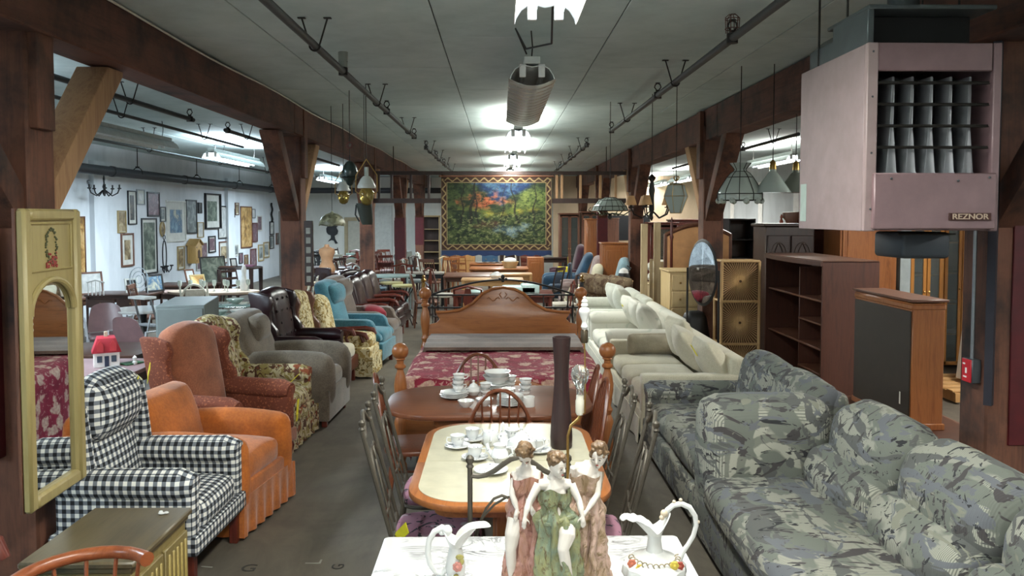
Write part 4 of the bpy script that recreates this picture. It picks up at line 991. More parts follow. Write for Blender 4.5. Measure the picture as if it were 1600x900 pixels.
woman('right', L(936, 711, .03), -24, 24, L(922, 724, .04), L(898, 730, .05), L(934, 737, .04), L(892, 760, .06), L(934, 772, .01), L(890, 782, .06), L(916, 799, -.03), L(916, 766, .05), L(914, 802, .05),
      [], DB, 3, [None, (-.7, -.3, -.7)], 0, label='porcelain woman in blush dress at the right')
MB().lathe([(.17, 0), (.175, .01), (.165, .025), (.14, .035), (.0, .04)], n=40, warp=lambda p, a: (p[0] * (1 + .08 * math.sin(5 * a)), p[1] * .75 * (1 + .08 * math.cos(4 * a)), p[2])).build('base', DB, st)
# right ewer
GOLDW = WHITEP
def trumpet(tip_dir, h0, r0, n=24): pass
def ewer_right():
    p = at(1022, 900, 2.51); t = thing('ewer', 'white porcelain ewer with looped handle and applied flowers at the right', 'ewer', (p.x, 2.51, .75))
    MB().lathe([(.055, 0), (.058, .012), (.035, .025), (.028, .04), (.05, .06), (.088, .085), (.102, .11), (.098, .135), (.075, .155), (.04, .168), (.028, .178)], n=48, warp=lambda p, a: (p[0] * (1 + .035 * math.cos(12 * a) * (1 if p[2] < .15 else 0)), p[1] * (1 + .035 * math.cos(12 * a) * (1 if p[2] < .15 else 0)), p[2])).build('body', WHITEP, t)
    MB().lathe([(.028, .175), (.024, .19), (.021, .215), (.023, .235)], n=24).build('neck', WHITEP, t)
    def lip(u, v):     # flared mouth: long rising spout to -X, short scroll to +X
        a = 2 * PI * u; c, s = math.cos(a), math.sin(a)
        left = max(0, -c); right = max(0, c)
        r = .023 + v * (.010 + .078 * left ** 1.5 + .018 * right)
        z = .232 + v * (.014 + .088 * left ** 1.3 * (1 - .15 * v) + .055 * right ** 2) - (.04 * left ** 3 * v ** 5) + .004 * math.sin(18 * a) * v * left
        return (r * c, .025 * s * (1 + .55 * v), z)
    MB().grid(lip, 60, 16).build('spout', WHITEP, t, solid=.004)
    hp = [(.03, 0, .285), (.042, 0, .31), (.06, 0, .325), (.085, 0, .33), (.112, 0, .318), (.130, 0, .29), (.134, 0, .26), (.125, 0, .225), (.108, 0, .195), (.09, 0, .17), (.08, 0, .15)]
    MB().tube(hp, [.010, .009, .009, .009, .009, .0085, .008, .0075, .0075, .009, .011], 10).build('handle', WHITEP, t)
    m = MB()
    for q, rr in (((.03, -.004, .30), .013), ((.022, -.008, .288), .009), ((.083, 0, .342), .006), ((.062, 0, .336), .006), ((.14, 0, .27), .006)): m.ball(q, rr, 10)
    m.build('scroll_ornament', plain('c8b8a0', .25), t, kind='stuff')
    fl = [((-.078, -.035, .152), 'b86a50'), ((.070, -.05, .150), 'a04838'), ((-.055, -.05, .142), 'c8b04c'), ((.05, -.065, .158), 'd0b84e'), ((0, -.100, .105), 'c89a3c'), ((.03, -.098, .098), '8c2c2c'), ((-.03, -.095, .112), 'c87858')]
    for q, c in fl:
        m = MB()
        for k in range(6): a = k * PI / 3; m.ball((q[0] + .008 * math.cos(a), q[1] - .003, q[2] + .008 * math.sin(a)), (.0075, .005, .0075), 8)
        m.ball((q[0], q[1] - .006, q[2]), .006, 8); m.build('flower', plain(c, .35), t)
    m = MB()
    for k in range(14):
        a = PI + PI * k / 13; m.tube([(.074 * math.cos(a) + .008 * math.cos(b), .074 * math.sin(a) - .002, .158 + .008 * math.sin(b)) for b in [i * .7 for i in range(7)]], .0022, 5)
    m.build('gilt_scrollwork', plain('9a8e74', .35), t, kind='stuff')
ewer_right()
def ewer_left():
    p = at(712, 900, 2.62); t = thing('pitcher', 'white porcelain pitcher with curled lip and a pink rose at the left', 'pitcher', (p.x, 2.62, .75))
    MB().lathe([(.036, 0), (.038, .01), (.02, .02), (.018, .035), (.030, .055), (.034, .08), (.030, .11), (.022, .14), (.020, .155)], n=28).build('body', WHITEP, t)
    def lip(u, v):
        a = 2 * PI * u; c, s = math.cos(a), math.sin(a); right = max(0, c); left = max(0, -c)
        r = .021 + v * (.012 + .082 * right ** 1.5 + .012 * left)
        z = .150 + v * (.02 + .100 * right ** 1.2 + .045 * left ** 2) - .055 * right ** 3 * v ** 5
        return (r * c, .026 * s * (1 + .5 * v), z)
    MB().grid(lip, 48, 16).build('spout', WHITEP, t, solid=.004)
    hp = [(-.030, 0, .205), (-.045, 0, .212), (-.070, 0, .200), (-.088, 0, .170), (-.093, 0, .13), (-.085, 0, .09), (-.066, 0, .062), (-.045, 0, .055), (-.030, 0, .075)]
    MB().tube(hp, [.013, .012, .010, .010, .010, .009, .009, .009, .010], 10).build('handle', WHITEP, t)
    MB().ball((-.028, -.004, .205), .018, 12).ball((-.045, 0, .198), .012, 10).build('scroll_ornament', WHITEP, t)
    m = MB()
    for k in range(7): a = k * 2 * PI / 7; m.ball((.008 + .009 * math.cos(a), -.036, .095 + .010 * math.sin(a)), (.008, .006, .008), 8)
    m.ball((.008, -.040, .095), .008, 8); m.build('rose', plain('c48478', .35), t)
    m = MB(); m.ball((.015, -.03, .125), (.014, .006, .010), 8); m.ball((.003, -.034, .06), (.010, .006, .012), 8); m.ball((.022, -.03, .11), (.008, .006, .012), 8); m.build('leaves', plain('a49a58', .4), t)
ewer_left()
# ------------------------------------------------------------------ tall arched mirror hung on the near left post
mr = thing('wall_mirror', 'tall cream-painted arched mirror with painted wreath hung by the left post', 'mirror', (-2.172, 3.895, .14), R(2.2)); mr.scale = (.93, .93, .93)
PT = wood('8c7c4e', '9c8c5c', 'z', .45, .5)
Y0_, Y1_, Z0_, Z1_ = -.285, .285, .53, 2.035
MB().box((-.10, .2, 1.75), (.14, .06, .2)).build('mounting_block', TIMBER, mr)
MB().prism([(Y0_, Z0_), (Y1_, Z0_), (Y1_, Z1_), (Y0_, Z1_)], -.035, -.02, 'x').build('backboard', WAL, mr)
for s in (-1, 1): box('frame_side', PT, (0, s * .252, (Z0_ + Z1_) / 2), (.05, .066, Z1_ - Z0_), mr, b=.014)
box('frame_bottom', PT, (0, 0, Z0_ + .035), (.05, .44, .07), mr, b=.014); box('frame_top', PT, (0, 0, Z1_ - .03), (.05, .44, .06), mr, b=.012)
arch = [(.22 * math.cos(a), 1.50 + .17 * math.sin(a)) for a in [PI * k / 16 for k in range(17)]]
MB().prism([(.22, Z1_ - .06), (-.22, Z1_ - .06)] + arch[::-1], -.015, .002, 'x').build('arched_panel', PT, mr)
MB().tube([(.006, y, z) for y, z in arch], .017, 8).build('arch_moulding', PT, mr)
m = MB(); fr = [(-.20, 1.72), (.20, 1.72), (.20, Z1_ - .075), (-.20, Z1_ - .075)]
m.tube([(.004, y, z) for y, z in fr], .008, 6, closed=True); m.build('panel_moulding', PT, mr)
t_ = NT('mirror_glass'); t_.col('e0e4e4').set(Metallic=1.0, Roughness=.015); MIRR = t_.m
MB().box((-.012, 0, 1.12), (.008, .44, 1.10)).build('mirror_glass', MIRR, mr)
m = MB(); rr = random.Random(4)
for k in range(60):
    a = 2 * PI * k / 60; m.ball((.005, .052 * math.cos(a) + rr.uniform(-.008, .008), 1.845 + .085 * math.sin(a) + rr.uniform(-.008, .008)), (.004, .008, .006), 6)
m.build('painted_wreath', plain('4a4c30', .6), mr, kind='stuff')
m = MB()
for k in range(40): m.ball((.006, rr.uniform(-.055, .055) * (1 if k % 3 else .4), 1.735 + rr.uniform(0, .075) * (.4 if k % 2 else 1)), (.004, .008, .007), 6)
m.build('painted_flowers', plain('8c3430', .6), mr, kind='stuff')
for q in ((.0, -.195, 1.46), (.0, -.195, 1.43), (.0, -.195, 1.49)): MB().ball(q, (.004, .012, .012), 8).build('white_petal', WHITEP, mr)
# ------------------------------------------------------------------ end table and chairs at the lower left
OLV = wood('4a3f2c', '5c5038', 'y', .35, .6); OLVZ = wood('6a5c36', '7c6c42', 'z', .45, .6)
et = thing('end_table', 'olive-brown wooden end table with fluted doors before the gingham armchair', 'side table', (-1.715, 3.50, 0))
MB().box((0, 0, .585), (.47, .62, .03), .008).box((0, 0, .56), (.44, .59, .03), .006).build('tabletop', OLV, et)
box('cabinet_body', OLVZ, (0, 0, .30), (.42, .56, .50), et)
for s in (-1, 1):
    d = box('door', OLVZ, (.218, s * .135, .30), (.02, .25, .42), et)
    for k in range(5): box('flute', plain('a08c50', .45), (.012, -.09 + .045 * k, 0), (.01, .018, .36), d, b=.004)
    MB().box((.014, -s * .09, .02), (.008, .03, .10), .003).tube([(.02, -s * .09, .02), (.034, -s * .09, -.01), (.02, -s * .09, -.04)], .005, 6).build('iron_pull', IRON, d)
p = onz(252, 803, .603); MB().ball((0, 0, .006), (.016, .010, .006), 10).ball((.02, .008, .006), (.012, .010, .006), 10).ball((-.008, .014, .007), (.010, .010, .007), 10).build('porcelain_scrap', WHITEP, loc=(p.x, p.y, .6005), label='small white porcelain ornament on the olive end table', cat='ornament')
def captain(x, y, rz, label, mat, pad=None):
    t = thing('captain_chair', label, 'chair', (x, y, 0), R(rz))
    MB().prism(rrect(.46, .48, .16), .42, .45, 'z').build('seat', mat, t, bevel=.01)
    for sx in (-1, 1):
        for sy in (-1, 1): MB().tube([(sx * .15, sy * .16, .43), (sx * .2, sy * .22, 0)], [.018, .014], 8).build('leg', mat, t)
    arc = [(.23 * math.cos(a), .27 * math.sin(a),   .725 - .01 * abs(math.cos(a / 2))) for a in [R(50) + R(260) * k / 20 for k in range(21)]]
    MB().tube(arc, [.028] + [.024] * 19 + [.03], 10).build('arm_rail', mat, t)
    for k in range(1, 20, 2): a = R(50) + R(260) * k / 20; MB().tube([(.19 * math.cos(a), .21 * math.sin(a), .44), (.23 * math.cos(a),   .27 * math.sin(a), .71)], .008, 6).build('spindle', mat, t)
    if pad: MB().rbox((0, 0, .48), (.42, .42, .06), .028, (0, 0, .02), 5).build('seat_pad', pad, t)
    return t
captain(-1.47, 2.75, 0, 'captain chair with curved rail arm in front of the olive end table', wood('70381e', '8a4c2c', 'y', .3))
t_ = NT('teal_plaid'); t_.set(Roughness=.9); vv = t_.co('UV', scale=(60, 60, 60)); ck = t_.n('TexChecker'); ck.inputs['Scale'].default_value = 1; ck.inputs['Color1'].default_value = lin('1c6c7c'); ck.inputs['Color2'].default_value = lin('4c9cb0'); t_.l(vv, ck.inputs['Vector']); t_.col(ck.outputs[0])
tc = armchair('armchair', 'wood-armed chair with teal checked upholstery at the lower left edge', t_.m, -2.17, 2.80, 0, W=.62, D=.66, sh=.46, ah=.76, bh=.92, arm='wood', armm=MAH, puff=.03)
# ------------------------------------------------------------------ unit heater
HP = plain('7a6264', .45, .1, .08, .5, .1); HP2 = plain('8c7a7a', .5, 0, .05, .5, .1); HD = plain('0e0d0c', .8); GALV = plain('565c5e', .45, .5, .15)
ht = thing('unit_heater', 'dusty pink gas unit heater hung from the ceiling with louvred front', 'heater', (1.94, 3.97, 1.93))
W_, H_, D_ = .60, .84, .80
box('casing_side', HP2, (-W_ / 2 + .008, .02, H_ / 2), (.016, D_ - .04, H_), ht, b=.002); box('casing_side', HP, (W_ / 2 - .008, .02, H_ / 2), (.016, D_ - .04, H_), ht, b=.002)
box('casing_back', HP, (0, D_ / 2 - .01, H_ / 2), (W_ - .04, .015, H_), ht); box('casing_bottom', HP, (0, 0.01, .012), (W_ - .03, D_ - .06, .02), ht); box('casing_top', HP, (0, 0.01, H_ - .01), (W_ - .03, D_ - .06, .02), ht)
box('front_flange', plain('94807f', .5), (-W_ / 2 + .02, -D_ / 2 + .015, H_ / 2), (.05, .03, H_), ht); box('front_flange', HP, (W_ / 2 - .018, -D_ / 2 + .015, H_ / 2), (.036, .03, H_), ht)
box('top_panel', HP, (0, -D_ / 2 + .02, H_ - .062), (W_ - .08, .03, .124), ht); lp_ = box('lower_panel', HP, (.0, -D_ / 2 - .0, .135), (W_ - .05, .05, .25), ht, b=.005)
MB().box((0, 0, 0), (.52, .012, .5)).build('dark_interior', HD, ht, loc=(0, -D_ / 2 + .30, .48))
for k in range(4): MB().tube([(-.265, 0, 0), (.25, 0, 0)], .007, 6).box((0, .012, -.004), (.51, .03, .003)).build('louvre_bar', IRON, ht, loc=(0, -D_ / 2 + .015, .665 - .096 * k))
for k in range(5):
    x = -.165 + .088 * k
    MB().prism([(x + .0, .70), (x + .012, .70), (x + .014, .62), (x + .012, .48), (x + .03, .27), (x + .046, .255), (x - .034, .255), (x - .018, .27), (x - .004, .48), (x - .002, .62)], -.02, .10, 'y').build('heat_tube', plain('84868a', .35, .5), ht, loc=(0, -D_ / 2 + .08, 0), bevel=.003)
# badge with raised lettering
bd = box('badge', plain('3a1810', .4), (.155, -D_ / 2 - .029, .065), (.19, .006, .034), ht, b=.001)
tx = bpy.data.curves.new('badge_lettering', 'FONT'); tx.body = 'REZNOR'; tx.size = .034; tx.extrude = .0012; tx.align_x = 'CENTER'; tx.align_y = 'CENTER'; tx.offset = .0006
to = bpy.data.objects.new('badge_lettering', tx); COL.objects.link(to); dg = bpy.context.evaluated_depsgraph_get(); dg.update()
me = bpy.data.meshes.new_from_object(to.evaluated_get(dg)); bpy.data.objects.remove(to); me.materials.clear(); me.materials.append(plain('b4a08c', .4)); me.transform(Matrix.Diagonal((1.22, 1, 1, 1)))
lt = bpy.data.objects.new('badge_lettering', me); COL.objects.link(lt); lt.parent = bd; lt.location = (0, -.004, 0); lt.rotation_euler = (PI / 2, 0, 0)
for q in ((-.2, .245), (.1, .235), (.24, .25)): MB().ball((0, 0, 0), .006, 8).build('screw', STEEL, ht, loc=(q[0], -D_ / 2 - .027, q[1] - .01))
for z in (.1, .35, .6, .8): MB().ball((0, 0, 0), .005, 8).build('screw', STEEL, ht, loc=(-W_ / 2 + .02, -D_ / 2 - .001, z))
box('paper_label', plain('a4b4ac', .5), (-W_ / 2 - .001, .34, .14), (.002, .08, .2), ht, b=.0005)
MB().prism([(-.27, 0), (.27, 0), (.27, .14), (.22, .16), (-.2, .16), (-.27, .1)], -.1, .36, 'y').build('draft_hood', GALV, ht, loc=(0, 0, H_))
box('hood_lid', GALV, (.0, -.14, H_ + .165), (.58, .46, .02), ht); box('dark_vent', HD, (.0, -.22, H_ + .085), (.5, .02, .14), ht); box('hood_corner', GALV, (-.275, -.17, H_ + .08), (.03, .38, .16), ht)
MB().tube([(.1, .1, H_ + .16), (.1, .1, H_ + .40), (.1, .12, ZC - 1.93 - .01)], .075, 16).build('flue_pipe', GALV, ht)
for q in ((-.27, -.1), (-.27, .24), (.27, -.1), (.27, .24)): MB().tube([(q[0], q[1], H_), (q[0], q[1], ZC - 1.93 - .01)], .006, 6).build('hanger_rod', IRON, ht)
MB().rbox((.14, .05, -.075), (.24, .3, .13), .02, n=2).build('burner_box', plain('363c42', .5, .3), ht); MB().tube([(.0, -.1, -.02), (.28, -.1, -.02)], .006, 6).build('rod', IRON, ht)
# switch box, conduit and strut on the near right post
sw = thing('switch_box', 'grey electrical switch box with red cover on the right post', 'switch box', (2.565, 4.28, 1.16))
MB().box((0, 0, 0), (.05, .09, .13), .004).build('box_body', STEEL, sw); MB().box((-.028, 0, 0), (.006, .085, .125), .002).build('red_cover', plain('b01c28', .4), sw)
MB().box((-.032, -.0, .0), (.003, .012, .03)).box((-.032, .02, .035), (.002, .02, .008)).box((-.032, .01, -.035), (.002, .03, .008)).build('toggle', WHITE, sw)
MB().tube([(0, .0, .065), (0, .0, .9), (.0, .0, ZC - 1.16 - .02)], .010, 8).build('conduit', plain('808488', .4, .5), sw)
MB().tube([(2.58, 4.15, 1.0), (2.58, 4.15, 2.9)], .028, 4).build('steel_strut', plain('2a2830', .5, .4), label='dark steel strut fixed on the right post beside the switch box', cat='strut')
# ------------------------------------------------------------------ furniture behind the sofas on the right
def slab_unit(name, label, cat, x0, x1, y0, y1, z0, z1, mat, extra=None):
    t = thing(name, label, cat, ((x0 + x1) / 2, (y0 + y1) / 2, z0)); w, d, h = x1 - x0, y1 - y0, z1 - z0
    box('carcass', mat, (0, 0, h / 2), (w, d, h), t); 
    if extra: extra(t, w, d, h)
    return t
t = thing('wall_unit', 'tall oak wall unit turned with dark brown back panel toward the sofas', 'wall unit', (3.37, 6.72, .31))
box('carcass', OAK, (.0, 0, .50), (.255, 1.02, 1.0), t); box('back_panel', plain('32281f', .6), (-.132, 0, .47), (.01, .99, .93), t, b=.002)
box('cornice', WALX, (0, 0, 1.02), (.30, 1.06, .02), t); box('cornice_moulding', OAK, (0, 0, .97), (.275, 1.035, .05), t, b=.012); box('plinth', OAK, (0, 0, .02), (.28, 1.05, .05), t)
box('tag_scrap', PAPER, (-.14, -.36, .22), (.002, .02, .1), t, b=.0005)
slab_unit('low_cabinet', 'low brown wooden platform cabinet beneath the oak wall unit', 'cabinet', 2.95, 3.75, 5.55, 7.4, .0, .305, WALX, lambda t, w, d, h: [box('top_board', WALX, (0, 0, h - .01), (w + .04, d + .04, .02), t), [box('door', WAL, (-w / 2 - .008, -.6 + .6 * k, h / 2 - .02), (.016, .56, h - .08), t) for k in range(3)]])
slab_unit('storage_box', 'dusty grey-brown low chest beside the right post', 'chest', 2.98, 3.5, 4.75, 5.35, 0, .34, plain('5a4c42', .6), lambda t, w, d, h: box('lid', plain('6a5c50', .6), (0, 0, h + .012), (w + .03, d + .03, .024), t))
slab_unit('oak_cabinet', 'oak cabinet at the right edge behind the red painted post', 'cabinet', 3.05, 3.6, 4.25, 4.7, 0, .95, OAK, lambda t, w, d, h: [box('door', OAK, (0, -d / 2 - .008, h / 2), (w - .08, .016, h - .12), t), box('knob', BRASS, (-.15, -d / 2 - .02, h / 2), (.02, .02, .02), t)])
# open bookcase with curved top
t = thing('bookcase', 'brown open wall unit with curved top rail behind the patterned sofa', 'bookcase', (3.54, 8.87, 0)); w, d, h = .58, 1.74, 1.54
BK = wood('3a2018', '4e2c20', 'z', .45, .8)
for s in (-1, 1): box('side_panel', BK, (0, s * (d / 2 - .012), h / 2), (w, .024, h), t)
box('divider', BK, (0.02, -.12, h / 2 - .05), (w - .06, .02, h - .1), t); box('back_board', BK, (w / 2 - .01, 0, h / 2), (.015, d - .04, h - .04), t)
for z in (.08, .62, 1.12): box('shelf', WALX, (.01, 0, z), (w - .05, d - .05, .022), t)
for z in (.36, .88): box('shelf', WALX, (.01, -.5, z), (w - .05, .72, .02), t)
m = MB().grid(lambda u, v: (-.29 - .05 * math.sin(PI * u), -d / 2 + d * u, h - .05 + .045 * v), 16, 1); m.build('curved_fascia', BK, t, solid=.02)
MB().prism([(-.29 - .05 * math.sin(PI * k / 12), -d / 2 + d * k / 12) for k in range(13)] + [(.28, d / 2), (.28, -d / 2)], h - .012, h + .006, 'z').build('top_board', WALX, t)
MB().tube([(-.30 - .05 * math.sin(PI * k / 12), -d / 2 + d * k / 12, h - .03) for k in range(13)], .008, 6).build('chrome_rail', CHROME, t)
# carved dark cabinet with arched tracery
t = thing('carved_cabinet', 'dark carved cabinet with two arched tracery doors behind the bookcase', 'cabinet', (3.68, 10.35, 0)); w, d, h = .62, .5, 1.86
box('carcass', DARKW, (0, 0, h / 2), (w, d, h), t, b=.006); box('cornice', DARKW, (0, 0, h + .02), (w + .06, d + .06, .04), t, b=.012)
for s in (-1, 1):
    dr = box('door', DARKW, (s * .15, -d / 2 - .012, 1.25), (.28, .024, 1.0), t, b=.006)
    MB().tube([(.10 * math.cos(a), -.016, .25 + .16 * math.sin(a)) for a in [PI * k / 10 for k in range(11)]], .008, 6).tube([(0, -.016, .41), (-.05, -.016, .3), (0, -.016, .15), (.05, -.016, .3), (0, -.016, .41)], .007, 6).build('tracery', plain('3a2a22', .35), dr)
def wardrobe(name, label, x0, x1, y, z1, mat, mat2=None, doors=2, d=.5, knob=BRASS, z0=0, glassd=False, shelves=0, cat='cabinet', corn=True, group=None):
    t = thing(name, label, cat, ((x0 + x1) / 2, y + d / 2, z0), 0, group); w = x1 - x0; h = z1 - z0; mat2 = mat2 or mat
    if shelves:
        for s in (-1, 1): box('side_panel', mat, (s * (w / 2 - .012), 0, h / 2), (.024, d, h), t)
        box('back_board', DARKW, (0, d / 2 - .01, h / 2), (w - .03, .012, h - .02), t); box('top_board', mat, (0, 0, h - .012), (w, d, .024), t)
        for k in range(shelves + 1): box('shelf', mat, (0, .01, .05 + (h - .1) * k / (shelves + 1)), (w - .05, d - .04, .02), t)
    else: box('carcass', mat, (0, 0, h / 2), (w, d, h), t)
    if corn: box('cornice', mat, (0, 0, h + .015), (w + .05, d + .04, .03), t, b=.01)
    dw = (w - .04) / max(doors, 1)
    for k in range(doors):
        x = -w / 2 + .02 + dw * (k + .5)
        if glassd:
            dr = MB().box((-dw / 2 + .025, 0, 0), (.04, .02, h - .12)).box((dw / 2 - .025, 0, 0), (.04, .02, h - .12)).box((0, 0, (h - .12) / 2 - .02), (dw - .02, .02, .04)).box((0, 0, -(h - .12) / 2 + .02), (dw - .02, .02, .04)).build('door', mat2, t, loc=(x, -d / 2 - .011, h / 2))
            box('pane', glass('b8c4c0', .05, .1), (0, .002, 0), (dw - .09, .004, h - .2), dr, b=.0005)
        else: dr = box('door', mat2, (x, -d / 2 - .010, h / 2), (dw - .012, .02, h - .1), t, b=.004); box('door_panel', mat2, (0, -.012, 0), (dw - .12, .01, h - .24), dr, b=.005)
        MB().ball((0, -.02, 0), .014, 8).build('knob', knob, dr, loc=((dw / 2 - .03) * (1 if k % 2 == 0 else -1), 0, 0))
    return t
wardrobe('wardrobe', 'dark mahogany wardrobe partly behind the pink heater', 4.02, 4.75, 10.7, 1.80, wood('2a1412', '3c1c18', 'z', .35), doors=2)
wardrobe('wardrobe', 'honey oak wardrobe below the heater at the right', 4.15, 4.85, 9.7, 1.98, OAK, doors=1)
box('white_post', plain('aab4b4', .6), (4.98, 9.8, 1.65), (.13, .13, 3.3), label='pale painted square post below the heater', cat='post')
for i, (x0, x1, y, lab) in enumerate([(5.1, 5.55, 9.9, 'orange wood glazed bookcase next to the pale square post'), (5.75, 6.25, 10.3, 'orange wood glazed bookcase in the middle below the heater'), (6.35, 6.85, 10.8, 'dark-shelved orange wood bookcase nearest the white leaning board')]):
    wardrobe('display_cabinet', lab, x0, x1, y, 2.1, ORW, doors=2, glassd=True, shelves=4, cat='bookcase', group='orange wood bookcases')
wb_ = MB().box((0, 0, 1.2), (.42, .10, 2.4), .006).build('foam_board', plain('dcd4c4', .7), loc=(5.30, 8.75, .17), label='tall white board leaning above a pallet beside the right post', cat='board'); wb_.rotation_euler = (0, R(6), 0)
pl = thing('wooden_pallet', 'worn wooden pallet under the white leaning board', 'pallet', (5.3, 8.8, 0))
for k in range(5): box('deck_board', PINEX, (0, -.4 + .2 * k, .135), (1.0, .12, .02), pl, b=.003)
for k in range(3): box('stringer', PINE, (-.45 + .45 * k, 0, .07), (.05, .95, .1), pl, b=.003)
# sunburst wicker shelf
t = thing('wicker_shelf', 'rattan shelf screen with sunburst panels beside the second right post', 'shelf', (2.80, 9.25, 0)); RAT = wood('b08c5c', 'c8a474', 'z', .55)
H3 = 1.47
for s in (-1, 1): MB().tube([(s * .22, 0, 0), (s * .22, 0, H3)], .018, 8).build('upright', RAT, t); MB().tube([(s * .22, .3, 0), (s * .22, .3, H3)], .018, 8).build('upright', RAT, t)
for z in (H3, 1.0, .5, .06):
    MB().tube([(-.22, 0, z), (.22, 0, z)], .016, 8).tube([(-.22, .3, z), (.22, .3, z)], .012, 6).tube([(-.22, 0, z), (-.22, .3, z)], .012, 6).tube([(.22, 0, z), (.22, .3, z)], .012, 6).build('shelf_frame', RAT, t)
for k, (za, zb_) in enumerate([(1.0, H3), (.5, 1.0), (.06, .5)]):
    zc = (za + zb_) / 2; hh = (zb_ - za) / 2 - .01; m = MB()
    for i in range(56):
        a = 2 * PI * i / 56; c, s_ = math.cos(a), math.sin(a); q = min(.20 / max(abs(c), 1e-6), hh / max(abs(s_), 1e-6))
        m.tube([(.02 * c, 0, .02 * s_), (q * c, .0, q * s_)], .0035, 4)
    for r_ in (.02, .03): m.tube([(r_ * math.cos(a), -.004, r_ * math.sin(a)) for a in [k2 * PI / 8 for k2 in range(16)]], .004, 4, closed=True)
    m.build('sunburst_panel', RAT, t, loc=(0, .01, zc), kind='stuff'); box('cane_backing', plain('5c422a', .8), (0, .02, zc), (.42, .006, hh * 2), t, b=.001)
# oval mirror over pale chest of drawers
t = thing('vanity_mirror', 'oval dark-edged mirror standing before the second right post', 'mirror', (2.28, 8.95, 0), R(-68))
MB().lathe([(.26, -.012), (.275, 0), (.26, .012)], n=32, m=Matrix.Translation((0, 0, 1.36)) @ Matrix.Diagonal((1, 1, 1.38, 1)) @ RX(PI / 2)).build('frame', IRON, t)
MB().lathe([(.0, 0), (.25, 0)], n=32, m=Matrix.Translation((0, -.014, 1.36)) @ Matrix.Diagonal((1, 1, 1.38, 1)) @ RX(PI / 2)).build('mirror_glass', MIRR, t)
for s in (-1, 1): MB().tube([(s * .29, 0, .1), (s * .29, 0, 1.4)], .012, 8).tube([(s * .29, -.18, .0), (s * .29, 0, .1), (s * .29, .18, 0)], .012, 8).build('stand', IRON, t)
MB().tube([(-.29, 0, .3), (.29, 0, .3)], .01, 6).build('crossbar', IRON, t)
def chest(name, label, x0, x1, y0, y1, z1, mat, nd, face='y', cat='chest of drawers'):
    t = thing(name, label, cat, ((x0 + x1) / 2, (y0 + y1) / 2, 0)); w, d = x1 - x0, y1 - y0
    box('carcass', mat, (0, 0, z1 / 2), (w, d, z1), t); box('top_board', mat, (0, 0, z1 + .01), (w + .04, d + .04, .025), t, b=.006)
    dh = (z1 - .12) / nd
    for k in range(nd):
        z = .09 + dh * (k + .5)
        if face == 'y': q = box('drawer', mat, (0, -d / 2 - .008, z), (w - .06, .018, dh - .02), t); kp = [(-w / 4, -.015, 0), (w / 4, -.015, 0)]
        else: q = box('drawer', mat, (-w / 2 - .008, 0, z), (.018, d - .06, dh - .02), t); kp = [(-.015, -d / 4, 0), (-.015, d / 4, 0)]
        for p_ in kp: MB().ball((0, 0, 0), .015, 8).build('knob', BRASS, q, loc=p_)
    return t
chest('chest_of_drawers', 'pale birch chest of drawers behind the oval mirror', 2.28, 2.85, 10.7, 11.3, 1.24, wood('b09668', 'c4aa7c', 'z', .5), 5)
t = thing('headboard', 'peach padded headboard with arched dark top rail standing on end', 'headboard', (3.05, 12.3, 0))
hp_ = [(-.48, .3)] + [(-.48 + .96 * k / 12, 1.68 + .15 * math.sin(PI * k / 12)) for k in range(13)] + [(.48, .3)]
MB().prism(hp_, -.03, .03, 'y').build('panel', plain('d09a68', .7), t, bevel=.01); MB().tube([(-.5 + 1.0 * k / 12, -.01, 1.70 + .16 * math.sin(PI * k / 12)) for k in range(13)], .035, 8).build('top_rail', WAL, t)
for s in (-1, 1): box('leg', WAL, (s * .5, 0, .86), (.05, .06, 1.72), t)
for i, (x, h) in enumerate([(2.14, 1.88), (2.26, 1.35), (2.36, 1.90), (2.20, 1.2), (2.46, 1.3)]): MB().box((0, 0, h / 2), (.10 if h > 1.5 else .05, .04, h), .004).build('bed_rail', BEIGEW, loc=(x, 11.85 + .07 * i, 0), label=['tall pale bed rail at the left of the upright rails', 'short pale bed rail second from the left', 'tall pale bed rail in the middle of the upright rails', 'shortest pale bed rail in front of the upright rails', 'short pale bed rail at the right of the upright rails'][i], cat='bed rail', group='upright pale bed rails')
def poster(x, y, h, label, mat=MAH, r=.035):
    m = MB().lathe([(r, 0), (r, .35), (r * .6, .38), (r * 1.1, .45), (r * .7, .52), (r * .8, .6), (r * .55, h - .35), (r * .9, h - .3), (r * .5, h - .26), (r * .55, h - .1), (r * .25, h - .07), (r * .4, h - .04), (r * .1, h)], n=14)
    return m.build('bed_post', mat, loc=(x, y, 0), label=label, cat='bed post')
poster(2.58, 12.0, 1.98, 'dark turned four-poster bed post right of the pale rails'); poster(4.2, 11.9, 2.02, 'reddish turned bed post beside the black bookcase', wood('70301c', '8a3e24', 'z', .3), .05); poster(4.62, 12.0, 1.9, 'slim turned bed post between the two pale fluted columns', WAL)
for i, (x, lab) in enumerate([(4.42, 'pale fluted column with carved cap, left of the pair'), (4.80, 'pale fluted column with carved cap, right of the pair')]):
    t = thing('headboard_column', lab, 'column', (x, 12.1, 0), 0, 'pale fluted headboard columns'); box('shaft', wood('a8875c', 'bc9a6c', 'z', .5), (0, 0, .92), (.17, .08, 1.84), t, b=.01)
    for k in range(3): box('fluting', wood('b8966a', 'ccaa7c', 'z', .5), (-.05 + .05 * k, -.045, .9), (.02, .012, 1.6), t)
    MB().prism([(-.13, 1.98), (-.12, 2.05), (.13, 2.06), (.12, 1.97), (.08, 1.93), (.06, 1.86), (.09, 1.80), (-.09, 1.80), (-.06, 1.86), (-.08, 1.93)], -.04, .04, 'y').build('carved_cap', WAL, t, bevel=.008)
wardrobe('wardrobe', 'reddish mahogany wardrobe with scrolled top beyond the pale columns', 4.7, 5.35, 12.6, 2.02, MAH, doors=2)
